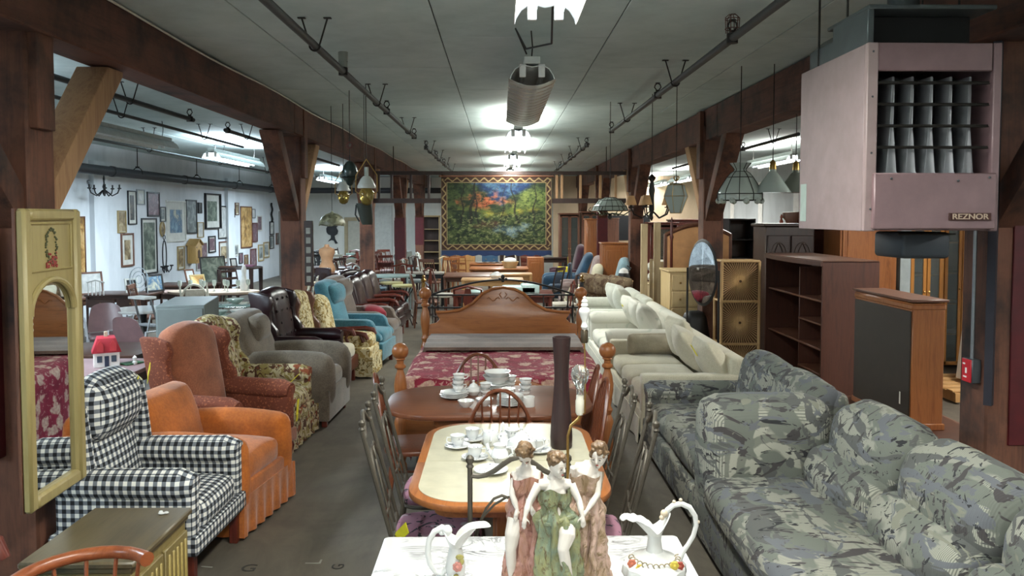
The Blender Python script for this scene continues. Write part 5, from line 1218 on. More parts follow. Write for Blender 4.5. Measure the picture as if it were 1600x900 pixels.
wardrobe('bookcase', 'tall black open bookcase behind the second right post', 3.85, 4.3, 13.4, 1.95, BLACK, doors=0, shelves=5, cat='bookcase', corn=False)
wardrobe('cabinet', 'plain oak cabinet between the third and fourth right posts', 2.08, 2.62, 16.2, 1.42, OAK, doors=1)
wardrobe('cabinet', 'dark red cabinet with pale shelf beyond the third right post', 2.75, 3.25, 14.6, 1.85, MAH, doors=1, glassd=True, shelves=2)
wardrobe('armoire', 'dark mahogany armoire behind the turned bed post', 3.25, 3.9, 15.0, 1.9, MAH, doors=2)
wardrobe('cabinet', 'tall oak corner cabinet between the far right posts', 2.05, 2.3, 19.0, 1.9, OAK, doors=1)
for i, (x0, x1, z, lab) in enumerate([(1.75, 2.35, 2.05, 'dark arched display cabinet right of the tapestry'), (2.4, 2.95, 2.1, 'dark display cabinet second right of the tapestry')]): wardrobe('china_cabinet', lab, x0, x1, 23.6, z, WAL, doors=2, glassd=True, shelves=4)
wardrobe('cabinet', 'dark walnut cabinet in the far right corner', 3.1, 3.6, 24.2, 1.9, WAL, doors=1)
# printed pillows on a stacked mattress beside the rails
sl = thing('loveseat', 'x', 'x') if False else None
bs = sofa('loveseat', 'brown print loveseat with pillows beyond the pale sage sofa', M_PILLOW, 13.1, 14.5, xf=1.3, ns=2, style='roll', bh=.84, aw=.16, cat='loveseat', backs=False)
for i, (x, y, lab) in enumerate([(1.58, 13.9, 'brown print pillow leftmost on the loveseat'), (1.80, 13.65, 'brown print pillow in the middle of the loveseat'), (2.02, 13.35, 'brown print pillow with a tag on the loveseat')]):
    q = pillow(lab, M_PILLOW, (x, y, .80), (R(10), R(-25), R(60)), (.14, .42, .42), .03); 
    if i == 2: price_tag(q, (-.12, .0, .05), (0, 0, 0), PAPER)
armchair('armchair', 'sky blue tufted armchair beyond the brown print loveseat', M_SKYB, 1.98, 15.05, 175, W=.8, D=.85, bh=1.12, sh=.45, camel=.1, wings=False, tuft=False, arm='roll')
armchair('lounge_chair', 'cream plastic-looking armchair between the blue and pink chairs', plain('d8d0b4', .6), 1.66, 16.0, 178, W=.7, D=.8, bh=.98, arm='slope')
armchair('armchair', 'dusty pink armchair behind the cream chair', M_PINK, 1.7, 16.95, 178, W=.8, D=.9, bh=1.08, camel=.08, skirt=True)
cb = armchair('recliner', 'deep blue recliner with a yellow tag near the far right posts', M_DEEPB, 1.45, 18.4, 178, W=.8, D=.95, bh=1.10, arm='puff', aw=.16, tilt=25); price_tag(cb, (-.1, .2, 1.0), (.3, 0, 0))
armchair('armchair', 'dark plum armchair behind the deep blue recliner', fabric('3a1c2a', '4a2636', 90), 1.7, 20.9, 178, W=.9, D=.9, bh=1.2)
# floral pillows stacked on a chest
chest('chest_of_drawers', 'small cream chest under the white floral pillows', 2.55, 3.05, 13.6, 14.0, .82, wood('b8a27a', 'ccb68e', 'z', .5), 3)
for i in range(2): pillow(['lower white floral pillow on the small cream chest', 'upper white floral pillow on the small cream chest'][i], M_IVORY, (2.80, 13.8, .93 + .18 * i), (0, R(90), .1 * i), (.16, .42, .5))
# ------------------------------------------------------------------ hanging lamps
def chain(t, z0, z1=None, x=0, y=0, r=.004): MB().tube([(x, y, z0), (x, y, z1)], r, 5).build('hanging_chain', IRON, t)
def hang(name, label, x, y, zb, cat='pendant lamp'): return thing(name, label, cat, (x, y, zb))
GP = glass('dce8e0', .08, .45)
p = at(1156, 313, 7.0); t = hang('pendant_lamp', 'leaded clear glass dome pendant with a flared crown left of the heater', p.x, 7.0, p.z)
sec = [(.195, .0), (.198, .055), (.185, .09), (.115, .20), (.085, .235), (.06, .25), (.05, .27), (.095, .325)]
MB().lathe(sec, n=10).build('glass_panels', GP, t, solid=.003)
m = MB()
for k in range(10): a = 2 * PI * k / 10; m.tube([(r * 1.01 * math.cos(a), r * 1.01 * math.sin(a), z) for r, z in sec], .0035, 5)
for r, z in (sec[0], sec[1], sec[3], sec[5]): m.tube([(r * 1.01 * math.cos(2 * PI * k / 10), r * 1.01 * math.sin(2 * PI * k / 10), z) for k in range(10)], .0035, 5, closed=True)
m.build('lead_frame', IRON, t); m = MB()
for k in range(10): a = 2 * PI * (k + .5) / 10; m.ball((.18 * math.cos(a), .18 * math.sin(a), -.005), (.03, .03, .028), 8)
m.build('glass_bead_fringe', GP, t, kind='stuff'); chain(t, .3, ZC - p.z - .01)
MB().tube([(0, 0, .02), (0, 0, .25)], .012, 6).build('stem', BRASS, t)
for i, (px, yy, lab) in enumerate([(1207, 6.9, 'ribbed clear glass cone pendant left of the heater'), (1243, 7.1, 'grey glass cone pendant partly behind the heater')]):
    p = at(px, 301, yy); t = hang('cone_pendant', lab, p.x, yy, p.z)
    MB().lathe([(.155, 0), (.15, .01), (.045, .165), (.03, .18), (.028, .21)], n=32, warp=lambda q, a: (q[0] * (1 + .01 * math.cos(16 * a)), q[1] * (1 + .01 * math.cos(16 * a)), q[2])).build('glass_cone', GP if i == 0 else glass('9aa094', .25, .5), t, solid=.003)
    MB().lathe([(.03, .2), (.026, .26), (.01, .28)], n=12).build('cap', BRASS, t); MB().ball((0, 0, .13), .028, 12).build('bulb', plain('f0f0ec', .2), t); chain(t, .27, (2.91 if i else ZC) - p.z - .01)
p = at(1056, 333, 8.0); t = hang('lantern', 'hexagonal clear glass and brass lantern over the right of the aisle', p.x, 8.0, p.z, 'lantern')
sec = [(.055, 0), (.12, .17), (.085, .28), (.03, .30)]
MB().lathe(sec, n=6).build('glass_panels', GP, t, solid=.003); m = MB()
for k in range(6): a = 2 * PI * k / 6; m.tube([(r * 1.01 * math.cos(a), r * 1.01 * math.sin(a), z) for r, z in sec], .003, 5)
for r, z in sec[:3]: m.tube([(r * 1.01 * math.cos(2 * PI * k / 6), r * 1.01 * math.sin(2 * PI * k / 6), z) for k in range(6)], .003, 5, closed=True)
m.build('brass_frame', BRASS, t)
for k in range(3): a = 2 * PI * k / 3; MB().tube([(.03 * math.cos(a), .03 * math.sin(a), .09), (.03 * math.cos(a), .03 * math.sin(a), .15)], .008, 8).build('candle', CREAM, t)
m = MB()
for k in range(5): a = 2 * PI * k / 5; m.tube([(0, 0, .31), (.03 * math.cos(a), .03 * math.sin(a), .35), (.02 * math.cos(a), .02 * math.sin(a), .37)], .005, 5)
m.build('brass_crown', BRASS, t); chain(t, .30, ZC - p.z - .01)
p = at(1018, 345, 8.6); t = hang('chandelier', 'dark five-arm chandelier with peach fabric shades right of the tapestry', p.x, 8.6, p.z, 'chandelier')
MB().lathe([(.005, 0), (.02, .03), (.012, .06), (.03, .12), (.025, .25), (.035, .33), (.02, .42), (.045, .46), (.01, .5)], n=14).build('stem', IRON, t)
for k in range(5):
    a = 2 * PI * k / 5 + .5; c, s_ = math.cos(a), math.sin(a)
    ar = MB().tube([(.02 * c, .02 * s_, .1), (.10 * c, .10 * s_, .03), (.19 * c, .19 * s_, .07), (.22 * c, .22 * s_, .14)], .008, 6).lathe([(.03, .14), (.035, .15), (.014, .155), (.014, .2)], (.22 * c, .22 * s_, 0), 12).build('arm', IRON, t)
    MB().lathe([(.065, 0), (.035, .10)], n=18).build('lamp_shade', plain('c89c6c', .8), ar, loc=(.22 * c, .22 * s_, .17), solid=.002)
chain(t, .48, ZC - p.z - .01)
p = at(953, 336, 9.2); t = hang('pendant_lamp', 'wide leaded glass chandelier shade with metal brackets right of the tapestry', p.x, 9.2, p.z)
sec = [(.21, .05), (.19, .10), (.13, .17), (.06, .20)]
MB().lathe(sec, n=16).build('glass_panels', GP, t, solid=.003); m = MB()
for k in range(16): a = 2 * PI * k / 16; m.tube([(r * 1.01 * math.cos(a), r * 1.01 * math.sin(a), z) for r, z in sec], .003, 4)
for r, z in sec: m.tube([(r * 1.01 * math.cos(2 * PI * k / 16), r * 1.01 * math.sin(2 * PI * k / 16), z) for k in range(16)], .004, 4, closed=True)
m.build('lead_frame', IRON, t)
for k in range(6): a = 2 * PI * k / 6; MB().tube([(.05 * math.cos(a), .05 * math.sin(a), .02), (.16 * math.cos(a), .16 * math.sin(a), .0), (.25 * math.cos(a), .25 * math.sin(a), .06), (.22 * math.cos(a), .22 * math.sin(a), .09)], .007, 6).build('arm', plain('4c4e3c', .4, .6), t)
MB().lathe([(.005, -.05), (.03, -.03), (.02, .0), (.03, .02)], n=12).build('finial', IRON, t); chain(t, .2, ZC - p.z - .01)
# left cluster
p = at(547, 296, 8.4); t = hang('pendant_lamp', 'dark green glass urn-shaped pendant on a chain left of the aisle', p.x, 8.4, p.z)
MB().lathe([(.004, 0), (.012, .02), (.006, .035), (.03, .05), (.04, .07), (.07, .11), (.086, .17), (.07, .24), (.035, .285), (.01, .30)], n=24).build('glass_body', plain('2c3a36', .2), t); MB().lathe([(.088, .12), (.092, .125), (.088, .13)], n=24).build('metal_band', IRON, t)
MB().tube([(0, 0, .3), (0, 0, .36)], .006, 6).build('hook', IRON, t); MB().tube([(.03 * math.cos(a), 0, .46 + .03 * math.sin(a)) for a in [k * PI / 8 for k in range(16)]], .007, 6, closed=True).build('ring', plain('5a2420', .5), t); chain(t, .35, ZC - p.z - .01)
def oillamp(px, py, yy, sc, lab):
    p = at(px, py, yy); t = hang('oil_lamp', lab, p.x, yy, p.z, 'oil lamp')
    MB().lathe([(.02 * sc, 0), (.05 * sc, .02 * sc), (.07 * sc, .07 * sc), (.075 * sc, .13 * sc), (.05 * sc, .17 * sc)], n=20).build('amber_font', glass('a8924c', .1, .3), t)
    MB().lathe([(.09 * sc, .17 * sc), (.092 * sc, .19 * sc), (.06 * sc, .26 * sc), (.035 * sc, .29 * sc)], n=20).build('milk_shade', plain('c8ccc4', .25), t, solid=.003)
    MB().lathe([(.022 * sc, .26 * sc), (.02 * sc, .38 * sc)], n=12).build('glass_chimney', GP, t, solid=.002)
    for s in (-1, 1): MB().tube([(s * .05 * sc, 0, .1 * sc), (s * .11 * sc, 0, .14 * sc), (s * .105 * sc, 0, .3 * sc), (0, 0, .46 * sc)], .005, 5).build('wire_bail', BRASS, t)
    chain(t, .45 * sc, ZC - p.z - .01); return t
oillamp(573, 321, 8.0, 1.0, 'hanging oil lamp with milk glass shade before the third left post'); oillamp(537, 319, 9.4, .9, 'farther hanging oil lamp under the dark green urn pendant')
p = at(574, 351, 8.1); t = hang('hanging_boot', 'dark green leather boot-shaped bag hung below the oil lamp', p.x, 8.1, p.z, 'bag')
MB().lathe([(.05, 0), (.062, .03), (.07, .10), (.08, .20), (.08, .215)], n=20, warp=lambda q, a: (q[0] - .15 * q[2] - .0, q[1] * .7, q[2])).build('bag_body', plain('20281e', .6), t); MB().tube([(-.11, 0, .2), (-.12, 0, .1), (-.08, 0, .03)], .008, 6).build('strap', BLACK, t); MB().tube([(-.03, .03, .2), (-.03, .03, ZC - p.z - .01)], .003, 5).build('cord', IRON, t)
p = at(519, 352, 9.6); t = hang('dome_pendant', 'mottled olive shell dome pendant left of the third post', p.x, 9.6, p.z)
MB().lathe([(.155, 0), (.158, .01), (.15, .05), (.12, .10), (.07, .135), (.02, .15), (.01, .17)], n=32, warp=lambda q, a: (q[0], q[1], q[2] + .012 * math.sin(5 * a) * (1 if q[2] < .03 else 0))).build('dome_shade', blobs('mottled_shell', '6a6a52', [('a0a084', 12, .5, .6, (1, 1, 1), .6, 2), ('3c3e30', 18, .58, .64, (1, 1, 1), .6, 5)], .4), t, solid=.004); chain(t, .16, ZC - p.z - .01)
# framed strip hung on the second left post
p0, p1 = at(475, 345, 9.5), at(487, 447, 9.5)
t = thing('post_rack', 'narrow dark frame of small pale squares hung on the second left post', 'rack', ((p0.x + p1.x) / 2, 9.56, 0))
box('backboard', DARKW, (0, 0, (p0.z + p1.z) / 2), (.10, .05, p0.z - p1.z), t)
for k in range(6): box('pale_square', plain('8c8a80', .4), (0, -.028, p1.z + .08 + .115 * k), (.055, .01, .075), t)
p0, p1 = at(441, 330, 9.8), at(450, 432, 9.8); box('leaning_mirror', plain('5c564e', .5), ((p0.x + p1.x) / 2, 9.9, (p0.z + p1.z) / 2), (.07, .5, p0.z - p1.z), label='grey framed mirror seen edge-on against the second left post', cat='mirror')
# ------------------------------------------------------------------ tapestry
a, b = at(689, 276, RY0 - .08), at(862, 391, RY0 - .08); TW, TH = b.x - a.x, a.z - b.z
t = thing('tapestry', 'woven forest landscape tapestry with a scroll border hung across the aisle', 'tapestry', ((a.x + b.x) / 2, RY0 - .06, b.z))
def fbm(x, y, s, sd=0): return noise.fractal(Vector((x * s + sd, y * s - sd, sd * 1.3)), .8, 2.1, 5)
def mixc(a, b, f): f = max(0, min(1, f)); return tuple(a[i] * (1 - f) + b[i] * f for i in range(3))
def H(c): return lin(c)[:3]
def scene_col(u, v):        # u right, v up, inside the picture
    n1, n2, n3 = fbm(u, v, 7, 1), fbm(u, v, 16, 5), fbm(u, v, 34, 9)
    c = mixc(H('20301c'), H('4c5c30'), .5 + n2 * 1.3)
    if v > .55: 
        sky = .17 - abs(u - .56) + (v - .80) * .9 + n1 * .07
        c = mixc(c, mixc(H('10305c'), H('4c7088'), .4 + n2), sky * 14)
    red = .20 - math.hypot((u - .33) * 1.0, (v - .70) * 1.1) + n1 * .12; c = mixc(c, mixc(H('8c3c1c'), H('c87048'), .5 + n3), max(0, min(.85, red * 7)) * (.55 + n2 * 1.6))
    red2 = .11 - math.hypot(u - .60, (v - .72) * 1.6) + n1 * .10; c = mixc(c, mixc(H('a05028'), H('d0884c'), .5 + n3), max(0, min(.9, red2 * 8)) * (.6 + n2 * 1.6))
    mead = .10 - abs(v - .53 - .04 * math.sin(u * 9)) + n1 * .07 - .12 * abs(u - .55); c = mixc(c, mixc(H('a8a040'), H('6c7c34'), .5 + n2 * 1.5), mead * 12)
    gr = .17 - math.hypot(u - .86, (v - .72)) + n1 * .14; c = mixc(c, mixc(H('4a6028'), H('84904a'), .5 + n3), gr * 9)
    wat = .13 - math.hypot((u - .66) * .8, (v - .24) * 1.2) + n1 * .12; c = mixc(c, mixc(H('4c6870'), H('90a8ac'), .5 + n2 * 1.4), wat * 10)
    br = .08 - abs(v - .34 - .3 * (u - .45)) + n1 * .09 - .3 * abs(u - .45); c = mixc(c, H('5c3c2c'), br * 9)
    for tx, w, ln in ((.24, .016, .1), (.30, .010, -.06), (.15, .010, .02), (.70, .011, -.10), (.56, .006, .04), (.88, .009, .05)):
        d = abs(u - tx - ln * (v - .5) - .012 * math.sin(v * 17 + tx * 30)) - w * (1.5 - v)
        if v > .33 and d < 0: c = mixc(c, H('1c1814'), .85)
    hl = n3 > .30
    return mixc(c, H('b8b878'), .35) if hl and v < .5 else mixc(c, H('101810'), .5 if n3 < -.32 else 0)
NX, NZ = 210, 140; me = bpy.data.meshes.new('woven_picture'); vs = []; fs = []
for j in range(NZ + 1):
    for i in range(NX + 1): u, v = i / NX, j / NZ; vs.append(((u - .5) * TW, .012 * math.sin(u * 12) * (1 - v) - .006, v * TH))
for j in range(NZ):
    for i in range(NX): q = j * (NX + 1) + i; fs.append((q, q + 1, q + NX + 2, q + NX + 1))
me.from_pydata(vs, [], fs); ca = me.color_attributes.new('woven', 'FLOAT_COLOR', 'POINT'); buf = []
for j in range(NZ + 1):
    for i in range(NX + 1):
        u, v = i / NX, j / NZ; X_, Z_ = u * TW, v * TH; bw = .115; e = min(X_, TW - X_, Z_, TH - Z_)
        if e < bw:
            s_ = X_ if e in (Z_, TH - Z_) else Z_; w_ = bw / 2 + .028 * math.sin(s_ * 2 * PI / .17)
            c = H('b89c6c') if abs(e - w_) < .013 else H('c0a878') if e < .008 or abs(e - bw) < .008 else mixc(H('3c2218'), H('4c3020'), .5 + fbm(u, v, 20))
        else: c = scene_col((X_ - bw) / (TW - 2 * bw), (Z_ - bw) / (TH - 2 * bw))
        buf += [c[0] * .5, c[1] * .5, c[2] * .5, 1]
ca.data.foreach_set('color', buf); t_ = NT('tapestry_weave'); t_.set(Roughness=.95); at_ = t_.n('VertexColor'); at_.layer_name = 'woven'; t_.col(at_.outputs[0]); t_.bump(t_.noise(t_.co(), 220, 1), .4, .003)
me.materials.append(t_.m); wo = bpy.data.objects.new('woven_picture', me); COL.objects.link(wo); wo.parent = t
MB().grid(lambda u, v: ((u - .5) * TW, .012 * math.sin(u * 12) * (1 - v) + .002, v * TH), 40, 4).build('lining', plain('4a3c30', .9), t, solid=.006)
MB().grid(lambda u, v: ((u - .5) * TW, .012 * math.sin(u * 12), -.10 + .10 * v + .012 * math.sin(u * 60) * (1 - v)), 60, 2).build('blue_fringe', plain('1c2c50', .9), t, solid=.006)
MB().tube([(-TW / 2 - .04, 0, TH + .01), (TW / 2 + .04, 0, TH + .01)], .018, 8).build('hanging_pole', WALX, t)

MB().rbox((0, 0, .42), (.34, .22, .84), .09, (.03, .03, 0), 4, lambda w, u: (w[0] * (1 - .25 * max(0, u[2])), w[1], w[2])).build('black_bag', BLACK, loc=(2.38, 9.72, 0), label='slumped black bag standing between the ivory sofa and pale chest', cat='bag')
t = thing('kettle', 'black kettle with a white top on the stool by the third right post', 'kettle', (at(992, 466, 13.0).x, 14.2, .86))
MB().lathe([(.10, 0), (.11, .05), (.09, .12)], n=20).build('body', BLACK, t); MB().lathe([(.09, .12), (.07, .18), (.02, .21)], n=20).build('white_top', WHITE, t); MB().tube([(.08, 0, .14), (.13, 0, .2), (.06, 0, .25)], .012, 6).build('handle', BLACK, t)
st_ = thing('stool', 'small pale wooden stand under the black kettle', 'stool', (at(992, 466, 13.0).x, 14.2, 0)); box('seat', PINE, (0, 0, .845), (.3, .3, .025), st_)
for sx in (-1, 1):
    for sy in (-1, 1): box('leg', PINE, (sx * .12, sy * .12, .415), (.035, .035, .83), st_)
# ------------------------------------------------------------------ pictures on the left wall
def picmat(kind, seed):
    t = NT('print_%d' % seed); t.set(Roughness=.35)
    pal = {'sepia': ('8c7a5c', 'b8a888', '5a4a34'), 'blue': ('3c6484', '88a4b4', 'b8b8a4'), 'dark': ('2a2c2e', '4c4c48', '6c6458'), 'mauve': ('5c4450', '7c5c64', 'a08c8c'), 'green': ('5c685c', '8c9484', '3c463c'),
           'pale': ('c4c6c4', 'd8d8d4', 'a8aca8'), 'gold': ('b0884c', 'd0b07c', '6c4c28'), 'grey': ('7c8484', 'a4aaa8', '5c6464')}[kind]
    v = t.co('Object', loc=(seed, seed * 2, seed * 3)); n = t.noise(v, 5, 4, .6, .8)
    t.col(t.ramp(n, [(.35, pal[2]), (.5, pal[0]), (.62, pal[1])])); return t.m
FR = {'black': plain('16161a', .4), 'gold': plain('a08a5c', .4), 'brown': WAL, 'silver': plain('8c9294', .4), 'red': MAH, 'white': plain('d0d0c8', .5), 'grey': plain('4c5458', .4)}
PICS = [(184.4, 329, 197.6, 364, 'gold', .012, 'sepia', 'narrow gilt-framed landscape left of the tall black strip frame'), (200, 298, 213.6, 351, 'black', .10, 'dark', 'tall black frame with white mat around a dark strip'),
 (214.4, 296, 226.4, 320, 'silver', .08, 'pale', 'silver-framed white certificate beside the dark strip frame'), (230.6, 300, 249.6, 338.6, 'black', 0, 'mauve', 'dark-framed mauve print right of the white certificate'),
 (251, 323, 259.4, 346.6, 'grey', .05, 'grey', 'small grey-framed print left of the blue seaside picture'), (260, 313.6, 290, 378, 'white', .17, 'blue', 'large white-matted blue seaside picture on the left wall'),
 (291, 312, 307.6, 365.4, 'black', .0, 'grey', 'dark-framed tall grey print right of the blue seaside picture'), (310, 316.4, 315.6, 333.6, 'black', 0, 'dark', 'tiny dark picture left of the large black-framed print'), (309, 347, 318.4, 371.4, 'gold', .04, 'pale', 'small gilt-framed picture below the tiny dark one'),
 (320, 302.4, 343.4, 357.6, 'black', .16, 'green', 'large thick black frame with white mat and pale green print'), (341, 321.6, 360, 373, 'black', .03, 'pale', 'black-framed white picture of a dark tree'), (189.6, 364.4, 209.4, 416.6, 'brown', .10, 'sepia', 'brown-framed sepia flower print below the strip frame'),
 (221, 340.6, 245.6, 428.6, 'black', .06, 'green', 'tallest black-framed faded green print on the left wall'), (278, 384.6, 288.6, 421.4, 'gold', .06, 'sepia', 'gilt-framed narrow picture left of the wooden birdhouse'), (307, 378, 324, 422, 'white', 0, 'mauve', 'unframed mauve poster right of the wooden birdhouse'),
 (326.4, 368.6, 337, 395, 'black', .04, 'mauve', 'small dark-framed picture above the leaning green frame'), (343, 377, 358.6, 412, 'brown', .10, 'sepia', 'brown-framed sepia picture above the dark round table'), (361, 325.6, 367, 340, 'black', 0, 'dark', 'small dark picture right of the tree picture'),
 (368, 316.6, 373.6, 336, 'brown', .04, 'sepia', 'small brown-framed picture left of the large gold print'), (376, 322.4, 393.6, 387.6, 'brown', 0, 'gold', 'large brown-framed golden print on the left wall'), (394, 326.4, 399, 341, 'grey', 0, 'pale', 'tiny pale picture right of the large golden print'),
 (394.6, 348, 402.4, 378.6, 'red', 0, 'mauve', 'red-brown framed picture overlapping the golden print'), (402, 337, 409.4, 361, 'white', 0, 'mauve', 'unframed mauve print beyond the red-brown frame'), (366, 382.4, 372.4, 400, 'white', .03, 'grey', 'small pale picture left below the golden print'),
 (374, 395, 379.6, 412, 'black', 0, 'mauve', 'small dark frame standing below the golden print'), (382.4, 398, 388, 414, 'brown', 0, 'sepia', 'small brown frame low on the left wall'), (391.6, 388.6, 400.6, 420, 'red', 0, 'mauve', 'red-brown framed tall picture low on the left wall'),
 (404, 382, 412, 408, 'gold', .06, 'grey', 'left of two matching pale framed prints near the far corner'), (412.6, 378, 420.6, 403, 'gold', .06, 'grey', 'right of two matching pale framed prints near the far corner'), (422, 346, 428, 367, 'black', 0, 'pale', 'upper black-framed picture at the far end of the left wall'),
 (422, 368, 428, 389, 'black', .04, 'grey', 'lower black-framed picture at the far end of the left wall'), (432, 364, 438, 382, 'brown', 0, 'dark', 'dark picture closest to the far left corner'), (121, 338, 134, 432, 'brown', -.01, 'gold', 'brown wooden plaque behind the tall arched mirror')]
for i, (x0, y0, x1, y1, fr, matw, kind, lab) in enumerate(PICS):
    a, b = onx(x0, y0, XL + .03), onx(x1, y1, XL + .03); w, h = b.y - a.y, a.z - b.z
    a2 = onx((x0 + x1) / 2, (y0 + y1) / 2, XL + .03); a = onx((x0 + x1) / 2, y0, XL + .03); b2 = onx((x0 + x1) / 2, y1, XL + .03); h = a.z - b2.z
    t = thing('picture_frame', lab, 'picture', (XL, (onx(x0, y0, XL + .03).y + onx(x1, y0, XL + .03).y) / 2, (a.z + b2.z) / 2), R(-1.5), 'framed pictures on the left wall')
    fw = .035 if w > .4 else .022; dp = .07 if 'thick' in lab else .035
    m = MB()
    for s in (-1, 1): m.box((dp / 2, s * (w / 2 - fw / 2), 0), (dp, fw, h), .004); m.box((dp / 2, 0, s * (h / 2 - fw / 2)), (dp, w - 2 * fw, fw), .004)
    m.build('frame', FR[fr], t)
    if matw > 0: box('mat', plain('d4d4cc', .7), (.010, 0, 0), (.012, w - fw * 1.6, h - fw * 1.6), t, b=.001)
    k = max(matw, 0) * (1 if w > .5 else .7); box('print', picmat(kind, i), (.018, 0, 0), (.006, max(w - fw * 2 - k * 2, w * .3), max(h - fw * 2 - k * 2, h * .4)), t, b=.001)
ov = onx(254.5, 358, XL + .03); t = thing('oval_picture', 'small oval gilt-framed picture left of the blue seaside picture', 'picture', (XL + .02, ov.y, ov.z))
MB().tube([(0, .11 * math.cos(a), .15 * math.sin(a)) for a in [k * PI / 12 for k in range(24)]], .02, 6, closed=True).build('frame', FR['gold'], t); MB().prism([(.10 * math.cos(k * PI / 12), .14 * math.sin(k * PI / 12)) for k in range(24)], -.01, .004, 'x').build('print', picmat('sepia', 50), t)
# birdhouse-like wooden wall cabinet
bp_ = onx(302, 394, XL + .1); t = thing('birdhouse', 'tan wooden birdhouse-shaped cabinet on the left wall', 'birdhouse', (XL + .035, bp_.y, bp_.z - .26)); TAN = wood('a8844c', 'bc985c', 'z', .5)
MB().prism([(-.2, 0), (.2, 0), (.2, .42), (0, .55), (-.2, .42)], 0, .2, 'x').build('body', TAN, t, bevel=.006)
for s in (-1, 1): box('roof_board', TAN, (.11, s * .12, .50), (.26, .28, .02), t, m=RX(-s * .55))
MB().prism([(-.07, .12), (.07, .12), (.07, .28), (0, .33), (-.07, .28)], .2, .205, 'x').build('doorway', plain('4a2e18', .7), t)
for s in (-1, 1):
    for z in (.06, .38): MB().ball((.2, s * .13, z), (.004, .02, .02), 8).build('round_hole', plain('4a2e18', .7), t)
def blackchand(px, py, x, sc, lab, hook):
    p = onx(px, py, x); t = thing('iron_chandelier', lab, 'chandelier', (p.x, p.y, p.z), 0)
    MB().lathe([(.01, 0), (.03, .04), (.012, .1), (.03, .16), (.012, .22), (.02, .3), (.008, .36)], n=10).build('stem', BLACK, t)
    for k in range(5):
        a = 2 * PI * k / 5 + .2; c, s_ = math.cos(a) * sc, math.sin(a) * sc
        MB().tube([(.02 * c, .02 * s_, .1), (.13 * c, .13 * s_, .0), (.22 * c, .22 * s_, .05), (.25 * c, .25 * s_, .13)], .012, 6).lathe([(.03, .12), (.035, .14), (.014, .145), (.014, .2)], (.25 * c, .25 * s_, 0), 8).build('arm', BLACK, t)
    MB().tube([(0, 0, .35), (0, 0, hook - p.z)], .008, 5).build('hanging_chain', BLACK, t); return t
blackchand(163, 306, -7.0, 1.0, 'black scrolled iron chandelier hung from the black wall pipe', 2.72)
p = onx(259, 424, XL + .12); t = thing('wall_sconce', 'black wrought iron candle sconce below the seaside picture', 'sconce', (XL + .1, p.y, p.z))
MB().tube([(0, .10 * math.sin(a), .35 + .32 * math.cos(a)) for a in [k * PI / 12 for k in range(24)]], .014, 6, closed=True).tube([(0, .05 * math.cos(a), .74 + .05 * math.sin(a)) for a in [k * PI / 8 for k in range(16)]], .01, 6, closed=True).build('iron_loop', BLACK, t)
for s in (-1, 0, 1): MB().tube([(0, 0, .12), (.04, s * .12, -.02), (.05, s * .22, .04), (.05, s * .24, .12)], .014, 6).lathe([(.04, .1), (.045, .13)], (.05, s * .24, 0), 8).build('arm', BLACK, t)
p = onx(425, 332, XL + .05); MB().tube([(0, .06 * math.sin(k * 1.2), -.3 + .06 * k) for k in range(11)], .03, 6).build('wall_ornament', BLACK, loc=(XL + .05, p.y, p.z), label='black curled ornament high near the far left corner', cat='ornament')
# ------------------------------------------------------------------ tables and their loads in the left bay
def table(name, label, x, y, w, d, h, mat, legm=None, shape='rect', rz=0, cat='table', th=.035, legr=.022, group=None, ped=False, apron=True):
    t = thing(name, label, cat, (x, y, 0), R(rz), group); legm = legm or mat
    if shape == 'round': MB().lathe([(w / 2 - .01, h - th), (w / 2, h - th / 2), (w / 2 - .004, h)], n=36, m=Matrix.Diagonal((1, d / w, 1, 1))).build('tabletop', mat, t)
    else: MB().prism(rrect(w, d, .02, 3), h - th, h, 'z').build('tabletop', mat, t, bevel=.005)
    if ped:
        MB().lathe([(.03, .1), (.04, .3), (.03, .5), (.05, h - th)], n=12).build('pedestal', legm, t)
        for k in range(4): a = k * PI / 2 + .4; MB().tube([(0, 0, .14), (.2 * math.cos(a), .2 * math.sin(a), .1), (.33 * math.cos(a), .33 * math.sin(a), .02)], [.03, .025, .02], 6).build('foot', legm, t)
    else:
        kx, ky = (.36, .36) if shape == 'round' else (.46, .44)
        for sx in (-1, 1):
            for sy in (-1, 1): MB().tube([(sx * w * kx, sy * d * ky, 0), (sx * w * kx, sy * d * ky, h - th)], [legr * .7, legr], 8).build('leg', legm, t)
        if apron and shape != 'round': box('apron', legm, (0, 0, h - th - .05), (w * .9, d * .84, .09), t)
    return t
def put(p, z, name, mat, mb, label, cat, rz=0, group=None): return mb.build(name, mat, loc=(p[0], p[1], z), rz=rz, label=label, cat=cat, group=group)
DKW = wood('32201a', '4a3026', 'x', .35); GREYT = plain('9c9c98', .3); GT = glass('b4d0c8', .05, .3)
def drawers(t, w, d, h, n, mat):
    for k in range(n): q = box('drawer', mat, (-w / 2 + w * (k + .5) / n, -d / 2 - .01, h - .12), (w / n - .03, .02, .13), t); MB().ball((0, -.02, 0), .014, 8).build('knob', BRASS, q)
d1 = table('desk', 'dark brown writing desk with brass drawer pulls against the left wall', -6.05, 12.95, 1.0, .65, .76, DKW); drawers(d1, .94, .62, .74, 2, DKW)
table('side_table', 'brown wooden table at the left wall behind the tall mirror', -7.0, 13.25, .66, .9, .68, WALX)
table('round_table', 'white round table with black rim behind the pink shell chairs', -4.85, 10.9, .8, .8, .74, WHITEP, BLACK, 'round', ped=True)
ty = table('play_table', 'mauve low table carrying the red-roofed dollhouse', -3.5, 6.75, .9, 1.1, .70, plain('8c7274', .5), DARKW)
table('side_table', 'dark table crowded with toys behind the dollhouse', -3.95, 8.1, .9, .8, .66, DKW)
